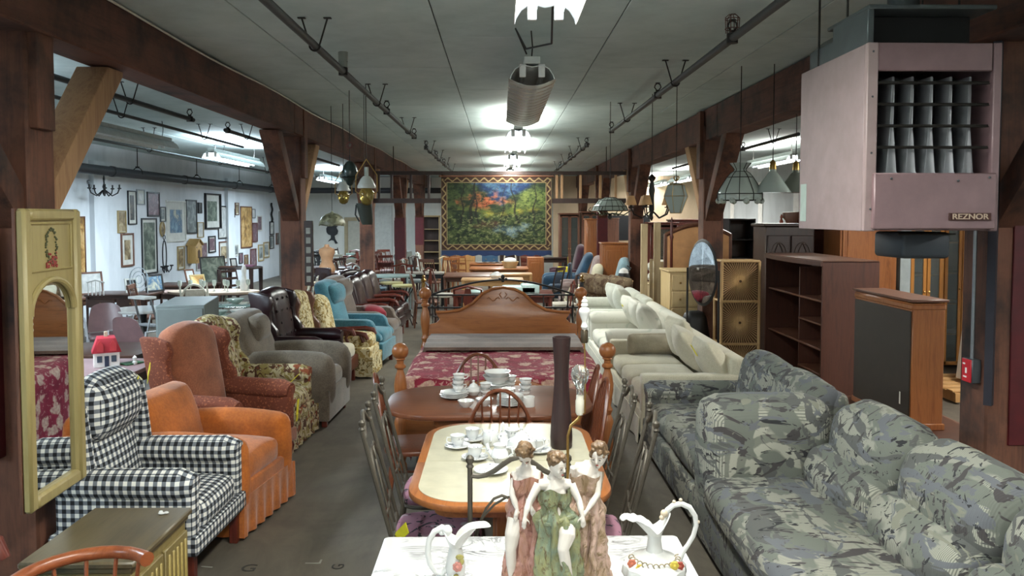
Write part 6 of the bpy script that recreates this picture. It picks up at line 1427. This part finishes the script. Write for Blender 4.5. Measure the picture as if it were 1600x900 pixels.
# dollhouse
dh = thing('dollhouse', 'white dollhouse with bright red roof on the mauve table', 'dollhouse', (-3.42, 6.95, .70), R(28))
MB().box((0, 0, .065), (.20, .17, .13), .003).build('walls', WHITE, dh)
MB().prism([(-.115, .125), (.115, .125), (.07, .25), (-.07, .25)], -.105, .105, 'y').build('roof', plain('a82434', .5), dh, bevel=.002)
for s in (-1, 1): MB().prism([(s * .05 - .025, .14), (s * .05 + .025, .14), (s * .05 + .025, .20), (s * .05, .235), (s * .05 - .025, .20)], -.115, -.05, 'y').build('dormer', plain('b8343c', .5), dh)
for s in (-1, 1): box('window', plain('3c4c5c', .3), (s * .055, -.087, .07), (.04, .006, .055), dh, b=.001)
box('door', plain('28344c', .4), (0, -.088, .05), (.035, .008, .09), dh, b=.001); box('chimney', plain('b4a890', .6), (.0, .03, .265), (.03, .03, .06), dh)
for i, (dx, dy, c, lab) in enumerate([(.28, -.2, 'c8b45c', 'yellow toy scrap on the mauve table'), (.18, .28, '3c6c4c', 'green toy mat on the mauve table'), (-.25, -.3, '4c6c3c', 'dark green toy plant beside the dollhouse')]):
    MB().box((0, 0, .006), (.16, .12, .012), .003).build('toy', plain(c, .6), loc=(-3.42 + dx, 6.75 + dy, .701), rz=i, label=lab, cat='toy')
MB().lathe([(.02, 0), (.022, .02), (.012, .03), (.018, .06), (.0, .08)], n=10).build('figurine', WHITE, loc=(-3.2, 7.0, .701), label='small white toy figure right of the dollhouse', cat='figurine')
gc = thing('steel_cabinet', 'plain grey-painted cabinet with one round knob behind the rust chair', 'cabinet', (-3.30, 8.5, 0), R(11)); GP_ = plain('6c7472', .55, 0, 0, .4, .06)
MB().box((0, 0, .55), (.46, .95, 1.10), .006).build('body', GP_, gc); box('door', GP_, (0, -.483, .55), (.43, .018, 1.04), gc); MB().ball((-.02, -.51, .80), .022, 12).build('knob', plain('2a1c16', .4), gc)
def shellchair(x, y, rz, label):
    t = thing('shell_chair', label, 'chair', (x, y, 0), R(rz), 'mauve moulded shell chairs'); mt_ = plain('7c5f60', .35)
    MB().grid(lambda u, v: (-.16 - .10 * v - .05 * (1 - (2 * u - 1) ** 2) + .05, (u - .5) * (.42 - .10 * v * v), .50 + .36 * v - .05 * abs(2 * u - 1) ** 3 * v), 14, 8).build('backrest', mt_, t, solid=.012)
    MB().rbox((.02, 0, .46), (.42, .42, .06), .028, n=3).build('seat', mt_, t)
    for s in (-1, 1):
        MB().tube([(.2, s * .22, 0), (.16, s * .22, .44), (-.16, s * .22, .44), (-.22, s * .24, 0)], .011, 8).build('leg', plain('c4c4c8', .3, .4), t)
        MB().tube([(-.2, s * .23, .44), (-.19, s * .25, .68), (.14, s * .25, .66), (.16, s * .23, .44)], .011, 8).build('arm', plain('c4c4c8', .3, .4), t)
    return t
shellchair(-5.05, 10.3, -60, 'mauve shell chair with white arms nearest the tall mirror'); shellchair(-4.2, 9.3, 75, 'mauve shell chair with white arms left of the grey cabinet')
def stepladder(x, y, rz, label):
    t = thing('step_stool', label, 'step stool', (x, y, 0), R(rz))
    for s in (-1, 1): MB().tube([(.25, s * .2, 0), (0, s * .16, .95)], .014, 8).build('leg', CHROME, t); MB().tube([(-.22, s * .2, 0), (0, s * .16, .75)], .012, 8).build('leg', CHROME, t)
    for z in (.3, .6): box('step', plain('9ca0a4', .4), (.25 - z * .26, 0, z), (.14, .34, .02), t)
    box('top_pad', WHITE, (0, 0, .96), (.18, .32, .03), t); return t
stepladder(-4.55, 10.2, 60, 'folding chrome step stool between the two shell chairs')
# things leaning and standing on the wall tables
def framelean(px, py0, py1, x, w, rz, fr, kind, label, seed, tilt=.2, zb=None):
    p = onx(px, py1, x)
    if zb is not None: p.z = zb
    q = onx(px, py0, x); h = q.z - p.z; t = thing('picture_frame', label, 'picture', (x, p.y, p.z), R(rz)); fw = .03
    M_ = RY(-tilt); m = MB(); m.M = M_
    for s in (-1, 1): m.box((0, s * (w / 2 - fw / 2), h / 2), (.025, fw, h), .003); m.box((0, 0, h / 2 + s * (h / 2 - fw / 2)), (.025, w - 2 * fw, fw), .003)
    m.build('frame', FR[fr], t); m = MB(); m.M = M_; m.box((0, 0, h / 2), (.01, w - fw * 1.6, h - fw * 1.6)).build('print', picmat(kind, seed), t); return t
framelean(133, 425, 461, -6.9, .62, -40, 'brown', 'pale', 'white print in brown frame leaning behind the tall mirror', 61); framelean(243, 428, 456, -5.62, .34, -30, 'black', 'blue', 'black-framed blue print standing on the dark desk', 62)
framelean(207, 434, 458, -5.95, .2, -50, 'white', 'dark', 'small easel-backed frame standing on the dark desk', 63, .35); framelean(339, 400, 452, -6.4, .66, -35, 'black', 'green', 'large black frame with dark green picture leaning by the round table', 64, .15, 0)
framelean(299, 420, 441, -6.2, .22, -30, 'brown', 'pale', 'oval-topped gilt mirror leaning on the low side table', 65, .3); framelean(311, 428, 446, -5.8, .3, -40, 'gold', 'gold', 'small gold-framed print leaning beside the gilt mirror', 66, .4)
framelean(366, 403, 417, -5.85, .18, -30, 'black', 'pale', 'small black frame standing on the dark round table', 67, .2)
for px, py0, py1, y in ((150, 434, 456, 12.6),): 
    t = thing('wire_rack', 'small white spindle rack on the brown table at the left wall', 'rack', (at(px, py1, y).x, y, .75)); 
    for k in range(5): MB().tube([(-.12 + .06 * k, 0, 0), (-.12 + .06 * k, 0, .22)], .008, 6).build('spindle', WHITE, t)
    MB().tube([(-.14, 0, .2), (0, 0, .24), (.14, 0, .2)], .012, 6).build('top_rail', WHITE, t)
def wireshelf(x, y, label):
    t = thing('wire_plant_stand', label, 'plant stand', (x, y, .76)); 
    for k in range(3): MB().tube([(.10 * math.cos(a) * (k + 1) / 2, 0, .22 + .13 * math.sin(a) * (k + 1) / 2) for a in [j * PI / 8 for j in range(16)]], .006, 5, closed=True).build('scroll', plain('c0ccd4', .4), t)
    for s in (-1, 1): MB().tube([(s * .14, 0, 0), (s * .12, 0, .35)], .006, 5).build('leg', plain('c0ccd4', .4), t)
wireshelf(-5.78, 12.85, 'pale scrolled wire stand on the right end of the dark desk')
table('low_table', 'low dark side table under the leaning gilt mirror', -6.2, 15.85, 1.1, .84, .655, DKW); table('low_table', 'pinkish low table in front of the leaning gilt mirror', -6.0, 14.3, .7, .5, .66, plain('a08880', .5), DKW)
rt = table('round_table', 'dark round table with thick legs by the picture wall', -5.7, 17.6, .95, .95, .88, DARKW, DARKW, 'round', legr=.05)
for i, (dx, dy, w, h, lab) in enumerate([(-.3, -.1, .3, .02, 'flat book on the left of the dark round table'), (.2, .1, .22, .04, 'flat mauve box on the right of the dark round table')]): box('book', [WAL, plain('8c5c70', .6)][i], (-5.7 + dx * .8, 17.6 + dy, .882 + h / 2), (w, .2, h), label=lab, cat='book')
lamp_b = MB().lathe([(.06, 0), (.07, .08), (.05, .18), (.03, .26), (.045, .34), (.02, .42)], n=14).build('vase', WHITE, loc=(-4.28, 13.4, .756), label='white ceramic vase behind the oval beige table', cat='vase')
table('oval_table', 'long oval beige tabletop table crowded with glassware in the left bay', -4.75, 13.3, 1.5, .8, .755, plain('b4a08c', .4), WAL, 'round', ped=True)
table('glass_table', 'glass-topped table with dark legs behind the grey cabinet', -4.0, 11.4, 1.0, .7, .74, GT, BLACK, apron=False, th=.012); table('glass_table', 'second glass-topped table nearer the leather office chair', -3.55, 10.2, .8, .6, .72, GT, CHROME, apron=False, th=.012)
for i in range(9):
    x, y = -5.25 + .13 * i, 13.15 + .12 * (i % 3)
    t = thing('wine_glass', ['clear goblet at the left end of the oval beige table', 'second goblet from the left on the oval beige table', 'third goblet from the left on the oval beige table', 'fourth goblet from the left on the oval beige table', 'goblet in the middle of the oval beige table', 'fourth goblet from the right on the oval beige table', 'third goblet from the right on the oval beige table', 'second goblet from the right on the oval beige table', 'clear goblet at the right end of the oval beige table'][i], 'glass', (x, y, .756), 0, 'goblets on the oval table')
    MB().lathe([(.03, 0), (.006, .01), (.006, .07), (.03, .10), (.036, .14), (.03, .18)], n=12).build('bowl', GP, t)
for i, (x, y, lab) in enumerate([(-4.1, 11.3, 'blue-white serving dish left on the glass table'), (-3.8, 11.5, 'green glass bowl right on the glass table'), (-3.6, 10.2, 'clear cut bowl on the nearer glass table'), (-3.35, 10.3, 'small white dish on the nearer glass table')]):
    MB().lathe([(.04, 0), (.08, .02), (.13, .07), (.125, .072), (.07, .025), (0, .02)], n=18).build('bowl', [WHITEP, GP, GP, WHITEP][i], loc=(x, y, .742 if i < 2 else .722), label=lab, cat='bowl')
# white french chair among the clutter
def sidechair(x, y, rz, label, mat, style='splat', seatm=None, h=.95, group=None, z=0, name='side_chair', cat='chair', flip=False):
    t = thing(name, label, cat, (x, y, z), R(rz), group); sm = seatm or mat
    if flip: t.rotation_euler = (PI, 0, R(rz)); t.location = (x, y, z)
    MB().rbox((0, 0, .45), (.42, .44, .06 if seatm else .035), .016, (0, 0, .02 if seatm else 0), 3).build('seat', sm, t)
    for s in (-1, 1):
        MB().tube([(-.24, s * .19, 0), (-.19, s * .19, .45), (-.22, s * .20, h * .7), (-.29, s * .20, h)], [.015, .018, .016, .014], 6).build('back_post', mat, t)
        MB().tube([(.18, s * .19, .44), (.19, s * .19, 0)], [.018, .012], 6).build('leg', mat, t)
    def bx(zz): return -.20 - .09 * max(0, (zz - .5) / (h - .5))
    if style == 'ladder':
        for k in range(3): zz = .60 + (h - .66) * k / 2; MB().box((bx(zz), 0, zz), (.015, .38, .05), .004).build('slat', mat, t)
    elif style == 'spindle':
        box('top_rail', mat, (bx(h), 0, h - .03), (.02, .42, .07), t)
        for k in range(5): MB().tube([(-.19, -.14 + .07 * k, .47), (bx(h - .06), -.14 + .07 * k, h - .06)], .007, 5).build('spindle', mat, t)
    elif style == 'splat':
        MB().tube([(bx(h) , -.21, h - .03), (bx(h), 0, h + .02), (bx(h), .21, h - .03)], .02, 6).build('top_rail', mat, t)
        MB().prism([(-.05, .47), (.05, .47), (.03, .6), (.07, .75), (.04, h - .02), (-.04, h - .02), (-.07, .75), (-.03, .6)], bx(.7) - .008, bx(.7) + .008, 'x').build('splat', mat, t)
    elif style == 'pad':
        MB().rbox((bx(.8), 0, (.55 + h) / 2), (.06, .40, h - .52), .028, (.015, 0, 0), 3).build('back_pad', sm, t)
    elif style == 'balloon':
        MB().tube([(bx(.7 + .25 * math.sin(a)), .19 * math.cos(a), .72 + .24 * math.sin(a)) for a in [k * PI / 8 for k in range(16)]], .018, 6, closed=True).build('balloon_back', mat, t)
        MB().rbox((bx(.72), 0, .72), (.04, .28, .34), .018, (.01, 0, 0), 3).build('back_pad', sm, t)
    return t
GREYF = fabric('6c7470', '7c8480', 90); GREENF = fabric('3c5448', '4a6456', 90); WCH = plain('c8c4b4', .5); CRF = fabric('b8b0a0', 'c4bcac', 90)
sidechair(-4.45, 11.9, -50, 'pale carved french armchair frame near the oval beige table', WCH, 'balloon', CRF, .98); sidechair(-5.35, 12.3, 10, 'light wood chair at the left end of the oval beige table', WAL, 'spindle')
sidechair(-3.7, 12.9, 200, 'black shield-back chair at the right end of the oval beige table', BLACK, 'pad'); sidechair(-3.35, 13.4, 190, 'cream balloon-back chair beside the black shield-back chair', WCH, 'balloon', M_FLOR2, .98); sidechair(-3.1, 12.6, 160, 'brown wooden chair behind the second left post', WAL, 'splat')
sidechair(-5.2, 15.9, -30, 'dark wooden chair beside the dark round table', DARKW, 'ladder'); sidechair(-4.75, 18.6, 40, 'chair with a dark red seat beyond the dark round table', DARKW, 'pad', M_RED)
CL = [  # px, Y, rz, style, wood, seat, label
 (492, 20.5, -60, 'spindle', BLACK, None, 'black spindle chair at the left of the far chair crowd'), (500, 21.5, 30, 'splat', BLACK, None, 'black splat-back chair second in the far crowd'), (515, 22.5, -20, 'spindle', BLACK, None, 'black spindle chair beneath the silhouette picture'), (530, 21, 80, 'spindle', WCH, None, 'white spindle chair behind the dress form'),
 (541, 23, 10, 'ladder', WCH, None, 'white ladder-back chair before the far door'), (552, 20.5, -70, 'balloon', MAH, CRF, 'mahogany balloon-back chair before the far door'), (560, 22.3, 50, 'pad', WAL, GREENF, 'green padded chair by the far door'), (563, 19.4, 120, 'splat', MAH, None, 'mahogany splat chair left of the third post'),
 (590, 18.2, -40, 'ladder', MAH, None, 'reddish ladder-back chair right of the third post'), (596, 20.8, 40, 'ladder', MAH, None, 'tall reddish ladder-back chair before the far wall panel'), (606, 22.5, -10, 'spindle', MAH, M_PINK, 'reddish chair with pink seat before the far wall panel'), (614, 19.4, 160, 'splat', WAL, CRF, 'walnut chair with pale seat left of the fourth post'),
 (636, 21.0, 30, 'pad', DARKW, GREENF, 'dark green padded chair right of the fourth post'), (648, 19.0, 10, 'pad', WCH, GREYF, 'pale grey upholstered chair by the white bench'), (660, 20.5, -30, 'splat', DARKW, None, 'dark leaning chair before the pale bookcase'), (668, 22.8, 20, 'balloon', WCH, None, 'white curved-back chair near the pale bookcase'),
 (677, 18.6, 60, 'spindle', WAL, None, 'walnut spindle chair left of the wooden tables'), (700, 19.4, 110, 'spindle', OAK, None, 'oak spindle chair under the tapestry'), (708, 18.6, -30, 'splat', BEIGEW, None, 'pale wooden chair under the tapestry fringe'), (722, 20.8, 70, 'ladder', OAK, None, 'oak folding chair leaning under the tapestry'),
 (575, 16.6, -20, 'balloon', plain('a4acac', .5), GREYF, 'pale grey oval-back chair before the third post'), (497, 17.4, 15, 'pad', BLACK, GREYF, 'charcoal padded chair beside the dress form'), (648, 24.2, 0, 'spindle', MAH, None, 'mahogany spindle chair before the pale bookcase'), (832, 20.6, 60, 'ladder', WAL, None, 'walnut folding chair beside the oak cabinet'), (628, 24, 100, 'splat', MAH, CRF, 'mahogany chair behind the fourth post'), (583, 24, 20, 'spindle', BLACK, None, 'black spindle chair by the far wall'), (535, 24.8, -20, 'ladder', DARKW, None, 'dark ladder-back chair close to the far wall')]
PL = [(o.location.x, o.location.y) for o in COL.objects if o.parent is None and o.get('category') in ('table', 'armchair', 'recliner', 'post', 'dress form', 'bench') and o.location.y > 13]
PL += [(-2.5, y) for y in LP]
def crowd(px, y, gap=.62):          # first free spot on that line of sight
    for k in range(60):
        x = at(px, 420, y).x
        if all(math.hypot(x - a, y - b) > gap for a, b in PL): break
        y += .13 if y < 24.5 else -7.1
    PL.append((x, y)); return x, y
for px, y, rz, stl, wm, sm, lab in CL: sidechair(*crowd(px, y), rz, lab, wm, stl, sm, 1.0 if stl in ('ladder', 'spindle') else .95, group='side chairs crowded at the far left')
# chairs stacked upside down on tables in the crowd
for i, (px, y, lab) in enumerate([(520, 19.6, 'dark wooden table under the upturned black chairs'), (604, 21.8, 'mahogany table amid the far chair crowd'), (552, 18.0, 'brown drop-leaf table left of the third post')]): table('dining_table', lab, at(px, 420, y).x, y, 1.1, .8, .75, [DKW, MAHX, WALX][i])
# dress form
x = at(511, 420, 17.9).x; df = thing('dress_form', 'peach dress form torso on a stand before the far left wall', 'dress form', (x, 17.9, 0))
MB().lathe([(.15, .70), (.19, .80), (.17, .88), (.12, .98), (.14, 1.08), (.18, 1.18), (.17, 1.26), (.06, 1.31), (.05, 1.36)], n=20, warp=lambda p, a: (p[0], p[1] * .7, p[2])).build('torso', plain('c4946c', .7), df); MB().tube([(0, 0, .04), (0, 0, .74)], .015, 8).build('pole', BLACK, df); MB().lathe([(.2, 0), (.2, .02), (.03, .05)], n=16).build('base', BLACK, df)
oc = armchair('office_chair', 'dark brown leather office chair facing away beyond the brown recliner', M_LEATHB, at(533, 440, 14.3).x, 14.3, 140, W=.7, D=.7, bh=1.0, sh=.5, leg='swivel', legh=.3)
# pale green tables, stools, bench
table('round_table', 'pale green oval table beyond the third left post', at(612, 430, 16.6).x, 16.6, 1.0, .8, .77, plain('8ca09a', .4), plain('8c9c98', .4), 'round', legr=.02); table('side_table', 'blue-grey upholstered bench right of the third left post', at(594, 440, 15.4).x - .1, 15.2, .55, .5, .66, fabric('5c707c', '6a7e8a', 90), plain('3c4c58', .5))
table('bench', 'grey-topped bench with black legs left of the wooden tables', at(662, 425, 17.6).x, 17.6, .9, .5, .76, plain('9c9488', .5), BLACK, legr=.025)
def xstand(px, y, label):
    t = thing('folding_stand', label, 'folding stand', (at(px, 450, y).x, y, 0), .3)
    for k in range(3): a = k * PI / 3; MB().tube([(.24 * math.cos(a), .24 * math.sin(a), 0), (-.2 * math.cos(a), -.2 * math.sin(a), .7)], .011, 6).tube([(-.24 * math.cos(a), -.24 * math.sin(a), 0), (.2 * math.cos(a), .2 * math.sin(a), .7)], .011, 6).build('crossed_leg', BLACK, t)
    MB().lathe([(.22, .70), (.22, .73)], n=18).build('seat', plain('a8a06c', .6), t)
xstand(631, 14.7, 'black crossed-leg folding stool with olive seat in the aisle')
xstand(612, 15.3, 'farther black crossed-leg folding stool near the third post')
# the wooden tables under the tapestry
def tbl(px0, px1, py, y, h, mat, label, d=.9): a, b = at(px0, py, y), at(px1, py, y); return table('dining_table', label, (a.x + b.x) / 2, y + d / 2, b.x - a.x, d, h, mat, legr=.035)
tbl(720, 818, 437, 15.6, .75, PINEX, 'pale oak rectangular table directly behind the arched headboard', .6); tbl(766, 832, 433, 16.4, .80, PINEX, 'small pale oak table behind the first pale table', .5)
tbl(692, 768, 431, 16.9, .72, WALX, 'brown dining table left of the pale oak tables', 1.2); tbl(733, 826, 423, 18.3, .78, OAKX, 'oak dining table carrying the white basket', 1.0); tbl(733, 800, 412, 20.2, .78, OAKX, 'farther oak table with white china', .9)
bk = thing('basket', 'white wicker basket with a tall looped handle on the oak table', 'basket', (at(797, 420, 18.7).x, 18.7, .781)); MB().lathe([(.14, 0), (.2, .14), (.205, .15), (.19, .15), (.13, .01)], n=24).build('basket_body', wood('b49c6c', 'ccb484', 'x', .7), bk)
MB().rbox((0, 0, .16), (.3, .3, .1), .045, (0, 0, .03), 4).build('white_liner', WHITE, bk); MB().tube([(.14 * math.cos(a), 0, .14 + .33 * math.sin(a)) for a in [k * PI / 12 for k in range(13)]], .014, 6).build('handle', plain('d8cfc0', .6), bk)
for k in range(4): MB().lathe([(.06, 0), (.14, .02), (.15, .03)], n=16).build('plate', WHITEP, loc=(at(752 + 10 * k, 412, 20.5).x, 20.5, .782), label=['leftmost white plate on the farther oak table', 'second white plate on the farther oak table', 'third white plate on the farther oak table', 'rightmost white plate on the farther oak table'][k], cat='plate', group='plates on the farther oak table')
MB().lathe([(.10, 0), (.14, .06), (.1, .1), (.03, .13)], n=16).build('covered_dish', WHITEP, loc=(at(776, 436, 16.0).x, 15.95, .752), label='round white covered dish on the pale oak table', cat='dish')
wardrobe('cabinet', 'plain oak panelled cabinet right of the white basket', at(824, 420, 19.4).x, at(850, 420, 19.4).x, 19.4, .98, OAK, doors=1, corn=False)
table('sideboard', 'dark sideboard under the right half of the tapestry', 1.35, 22.0, 1.0, .5, .85, DARKW); yb = MB().rbox((0, 0, .07), (.3, .25, .14), .02, n=2).build('yellow_bin', YELLOW, loc=(at(881, 430, 19.6).x, 19.6, .605), label='yellow bin on the low dark table right of the tapestry', cat='bin'); table('low_table', 'low dark table carrying the yellow bin', at(881, 430, 19.6).x, 19.6, .7, .5, .60, DKW)
# dark dining table with white-blue china behind the iron bed
table('dining_table', 'dark red-brown table with blue-white china behind the iron bed', .05, 12.9, 1.6, .9, .76, MAHX, MAH, rz=0, legr=.035)
for i, (px, w, h, lab) in enumerate([(811, .55, .13, 'long pale blue serving dish on the dark red table'), (783, .30, .10, 'white lidded dish on the dark red table'), (828, .3, .16, 'pale blue tureen at the right end of the dark red table'), (742, .26, .05, 'flat white dish at the left end of the dark red table')]):
    MB().rbox((0, 0, h / 2), (w, .26, h), .03, n=2).build('serving_dish', plain('a8c0bc', .25) if i != 1 else WHITEP, loc=(at(px, 455, 12.7).x, 12.7 + .06 * (i % 2), .762), label=lab, cat='dish')
for i, (px, y, rz, lab) in enumerate([(694, 12.5, 20, 'dark ornate chair left of the china table'), (732, 11.95, 90, 'mahogany chair at the near side of the china table'), (868, 12.5, 180, 'plum-seated chair right of the china table'), (880, 13.9, 190, 'dark chair with pale seat right of the plum-seated chair')]): sidechair(at(px, 450, y).x, y, rz, lab, [DARKW, MAH, MAH, DARKW][i], 'splat', [None, None, fabric('4a2c3c', '5a3848', 90), CRF][i], group='chairs around the china table')
# iron and brass bed behind the oak headboard
ib = thing('iron_bed', 'black iron bed frame with brass knobs behind the oak headboard', 'bed', (.03, 8.85, 0))
MB().tube([(-.78 + 1.56 * k / 20, 0, 1.13 + .16 * math.sin(PI * k / 20)) for k in range(21)], .011, 8).build('arched_rail', BLACK, ib)
for z in (1.12, .98): MB().tube([(-.95, 0, z), (.95, 0, z)], .010, 8).build('cross_rail', BLACK, ib)
for s in (-1, 1):
    MB().tube([(s * .88, 0, 0), (s * .88, 0, 1.26)], .018, 10).build('post', BRASS if s < 0 else BLACK, ib); MB().lathe([(.01, 0), (.028, .015), (.03, .03), (.012, .05), (.02, .07), (0, .09)], (s * .88, 0, 1.26), 14).build('brass_knob', BRASS, ib)
    for x in (.78, .72): MB().tube([(s * x, 0, .3), (s * x, 0, 1.13)], .007, 6).lathe([(.008, 0), (.018, .015), (.008, .03)], (s * x, 0, .98), 10).build('spindle', BLACK, ib)
for k in range(7): MB().tube([(-.45 + .15 * k, 0, .3), (-.45 + .15 * k, 0, 1.12)], .007, 6).build('spindle', BLACK, ib)
MB().ball((0, 0, 1.32), (.022, .02, .03), 10).ball((-.035, 0, 1.30), .016, 8).ball((.035, 0, 1.30), .016, 8).ball((0, 0, 1.28), .02, 8).build('finial', BLACK, ib)
# pale bookcase and silhouette at the far wall
wardrobe('bookcase', 'pale wooden open bookcase at the far wall beside the tapestry', at(659, 350, 26.4).x, at(687, 350, 26.4).x, 26.3, 1.98, wood('a08a64', 'b49c74', 'z', .5), doors=0, shelves=4, d=.35, cat='bookcase')
x = at(516, 360, 27.4); sil = [(0, .06), (.07, .04), (.12, -.08), (.20, -.06), (.12, .10), (.10, .22), (.19, .30), (.21, .42), (.16, .54), (.20, .60), (-.12, .60), (-.16, .50), (-.15, .36), (-.10, .28), (-.02, .24), (-.02, .14), (-.12, .0)]
MB().prism([(a * 1.1, b * .9) for a, b in sil], -.02, .0, 'y').build('silhouette_cutout', BLACK, loc=(x.x, YF - .005, at(516, 378, 27.4).z), label='black profile silhouette cutout on the far white wall', cat='wall decoration')
box('wall_mirror', WAL, (at(622, 365, 27.5).x, YF - .03, at(622, 365, 27.5).z), (.28, .05, .9), label='narrow brown framed mirror on the far wall beside the fourth post', cat='mirror')
# painted marks on the concrete floor
def mark(ch, px, py, s, rz, col, lab):
    tx = bpy.data.curves.new('painted_mark', 'FONT'); tx.body = ch; tx.size = s; tx.extrude = .0008; o = bpy.data.objects.new('painted_mark', tx); COL.objects.link(o)
    dg = bpy.context.evaluated_depsgraph_get(); dg.update(); me = bpy.data.meshes.new_from_object(o.evaluated_get(dg)); bpy.data.objects.remove(o)
    me.materials.clear(); me.materials.append(plain(col, .8)); p = onz(px, py, 0); q = bpy.data.objects.new('painted_mark', me); COL.objects.link(q); q.location = (p.x, p.y, .001); q.rotation_euler = (0, 0, R(rz)); tag(q, lab, 'floor mark')
mark('G', 372, 893, .13, 0, '2c2a26', 'dark letter G painted on the floor beside the gingham chair'); mark('L', 500, 882, .13, 90, '8c8a80', 'pale corner mark painted on the floor in the aisle'); mark('G', 535, 890, .10, 90, '2c2a26', 'dark sideways letter painted on the floor left of the marble table')
mark('I', 330, 888, .10, 80, '8c8a80', 'pale painted dash on the floor by the gingham chair')

# low dark furniture under and beyond the tapestry
for i, (px0, px1, y, z, mat, lab) in enumerate([(692, 712, 24.2, 1.0, WAL, 'walnut chest left under the tapestry fringe'), (714, 742, 24.6, 1.15, PINE, 'pine chest under the left half of the tapestry'), (753, 778, 24.4, 1.05, plain('2c4c68', .5), 'blue painted chest under the middle of the tapestry'), (781, 812, 24.8, 1.0, DARKW, 'dark chest right of the blue painted chest'), (814, 846, 24.5, 1.1, MAH, 'mahogany chest under the right half of the tapestry')]):
    chest('chest_of_drawers', lab, at(px0, 400, y).x, at(px1, 400, y).x, y, y + .5, z, mat, 4)
for i, (px, y, rz, stl, wm, sm, lab) in enumerate([(872, 17.6, 170, 'pad', DARKW, M_DEEPB, 'dark chair with blue pad right of the oak cabinet'), (857, 16.4, 150, 'spindle', DARKW, None, 'dark spindle chair right of the wooden tables'), (690, 15.6, -20, 'splat', MAH, CRF, 'mahogany chair with cream seat left of the wooden tables'), (667, 14.4, 10, 'spindle', WAL, None, 'walnut spindle chair beside the olive folding stool')]): sidechair(at(px, 430, y).x, y, rz, lab, wm, stl, sm, group='side chairs around the far tables')

# more chairs filling the far-left crowd
for i, (px, y, rz, stl, wm, sm, lab) in enumerate([(490, 23.6, 20, 'spindle', BLACK, None, 'black spindle chair packed in the far crowd by the second post'), (499, 23.5, -70, 'splat', BLACK, None, 'black splat chair packed in the far crowd by the dress form'), (508, 23.7, 60, 'ladder', BLACK, None, 'black ladder chair packed in the far crowd under the silhouette'), (517, 23.5, 150, 'spindle', DARKW, None, 'dark spindle chair packed in the far crowd under the dome pendant'), (526, 23.6, -20, 'spindle', WCH, None, 'white spindle chair packed in the far crowd under the dome pendant'),
    (540, 21.6, 30, 'balloon', WAL, CRF, 'walnut balloon chair packed in the crowd before the far door'), (550, 21.5, -60, 'ladder', MAH, None, 'mahogany ladder chair packed in the crowd before the far door'), (560, 21.7, 90, 'splat', MAH, None, 'mahogany splat chair packed in the crowd before the far door'),
    (586, 23.4, 0, 'ladder', MAH, None, 'reddish ladder chair packed in the crowd right of the third post'), (596, 23.4, 120, 'spindle', MAH, None, 'reddish spindle chair packed in the crowd right of the third post'), (604, 23.4, -40, 'splat', WAL, None, 'walnut splat chair packed in the crowd right of the third post'),
    (637, 22.4, 40, 'balloon', DARKW, GREENF, 'dark green balloon chair by the fourth left post'), (648, 22.4, -30, 'pad', DARKW, GREYF, 'grey padded dark-framed chair by the fourth left post')]):
    sidechair(*crowd(px, y - 3.5), rz, lab, wm, stl, sm, group='side chairs crowded at the far left')
for i, (px, y, rz, stl, wm, sm, lab) in enumerate([(566, 17.2, -30, 'splat', MAH, None, 'mahogany chair just left of the third post, nearest of the crowd'), (592, 17.0, 30, 'pad', WCH, GREYF, 'pale grey chair just right of the third post, nearest of the crowd'), (605, 17.9, -60, 'spindle', MAH, M_PINK, 'reddish spindle chair with pink seat by the green table'), (519, 16.2, 60, 'pad', DARKW, M_LEATHB, 'dark leather chair beneath the dome pendant'), (489, 15.6, -20, 'balloon', WCH, M_FLOR2, 'cream balloon chair right of the second post'), (548, 15.6, 100, 'splat', DARKW, CRF, 'dark chair with pale seat left of the third post'), (507, 14.9, 170, 'ladder', DARKW, None, 'dark ladder-back chair right of the framed strip')]):
    sidechair(*crowd(px, y), rz, lab, wm, stl, sm, group='side chairs beyond the armchair row')
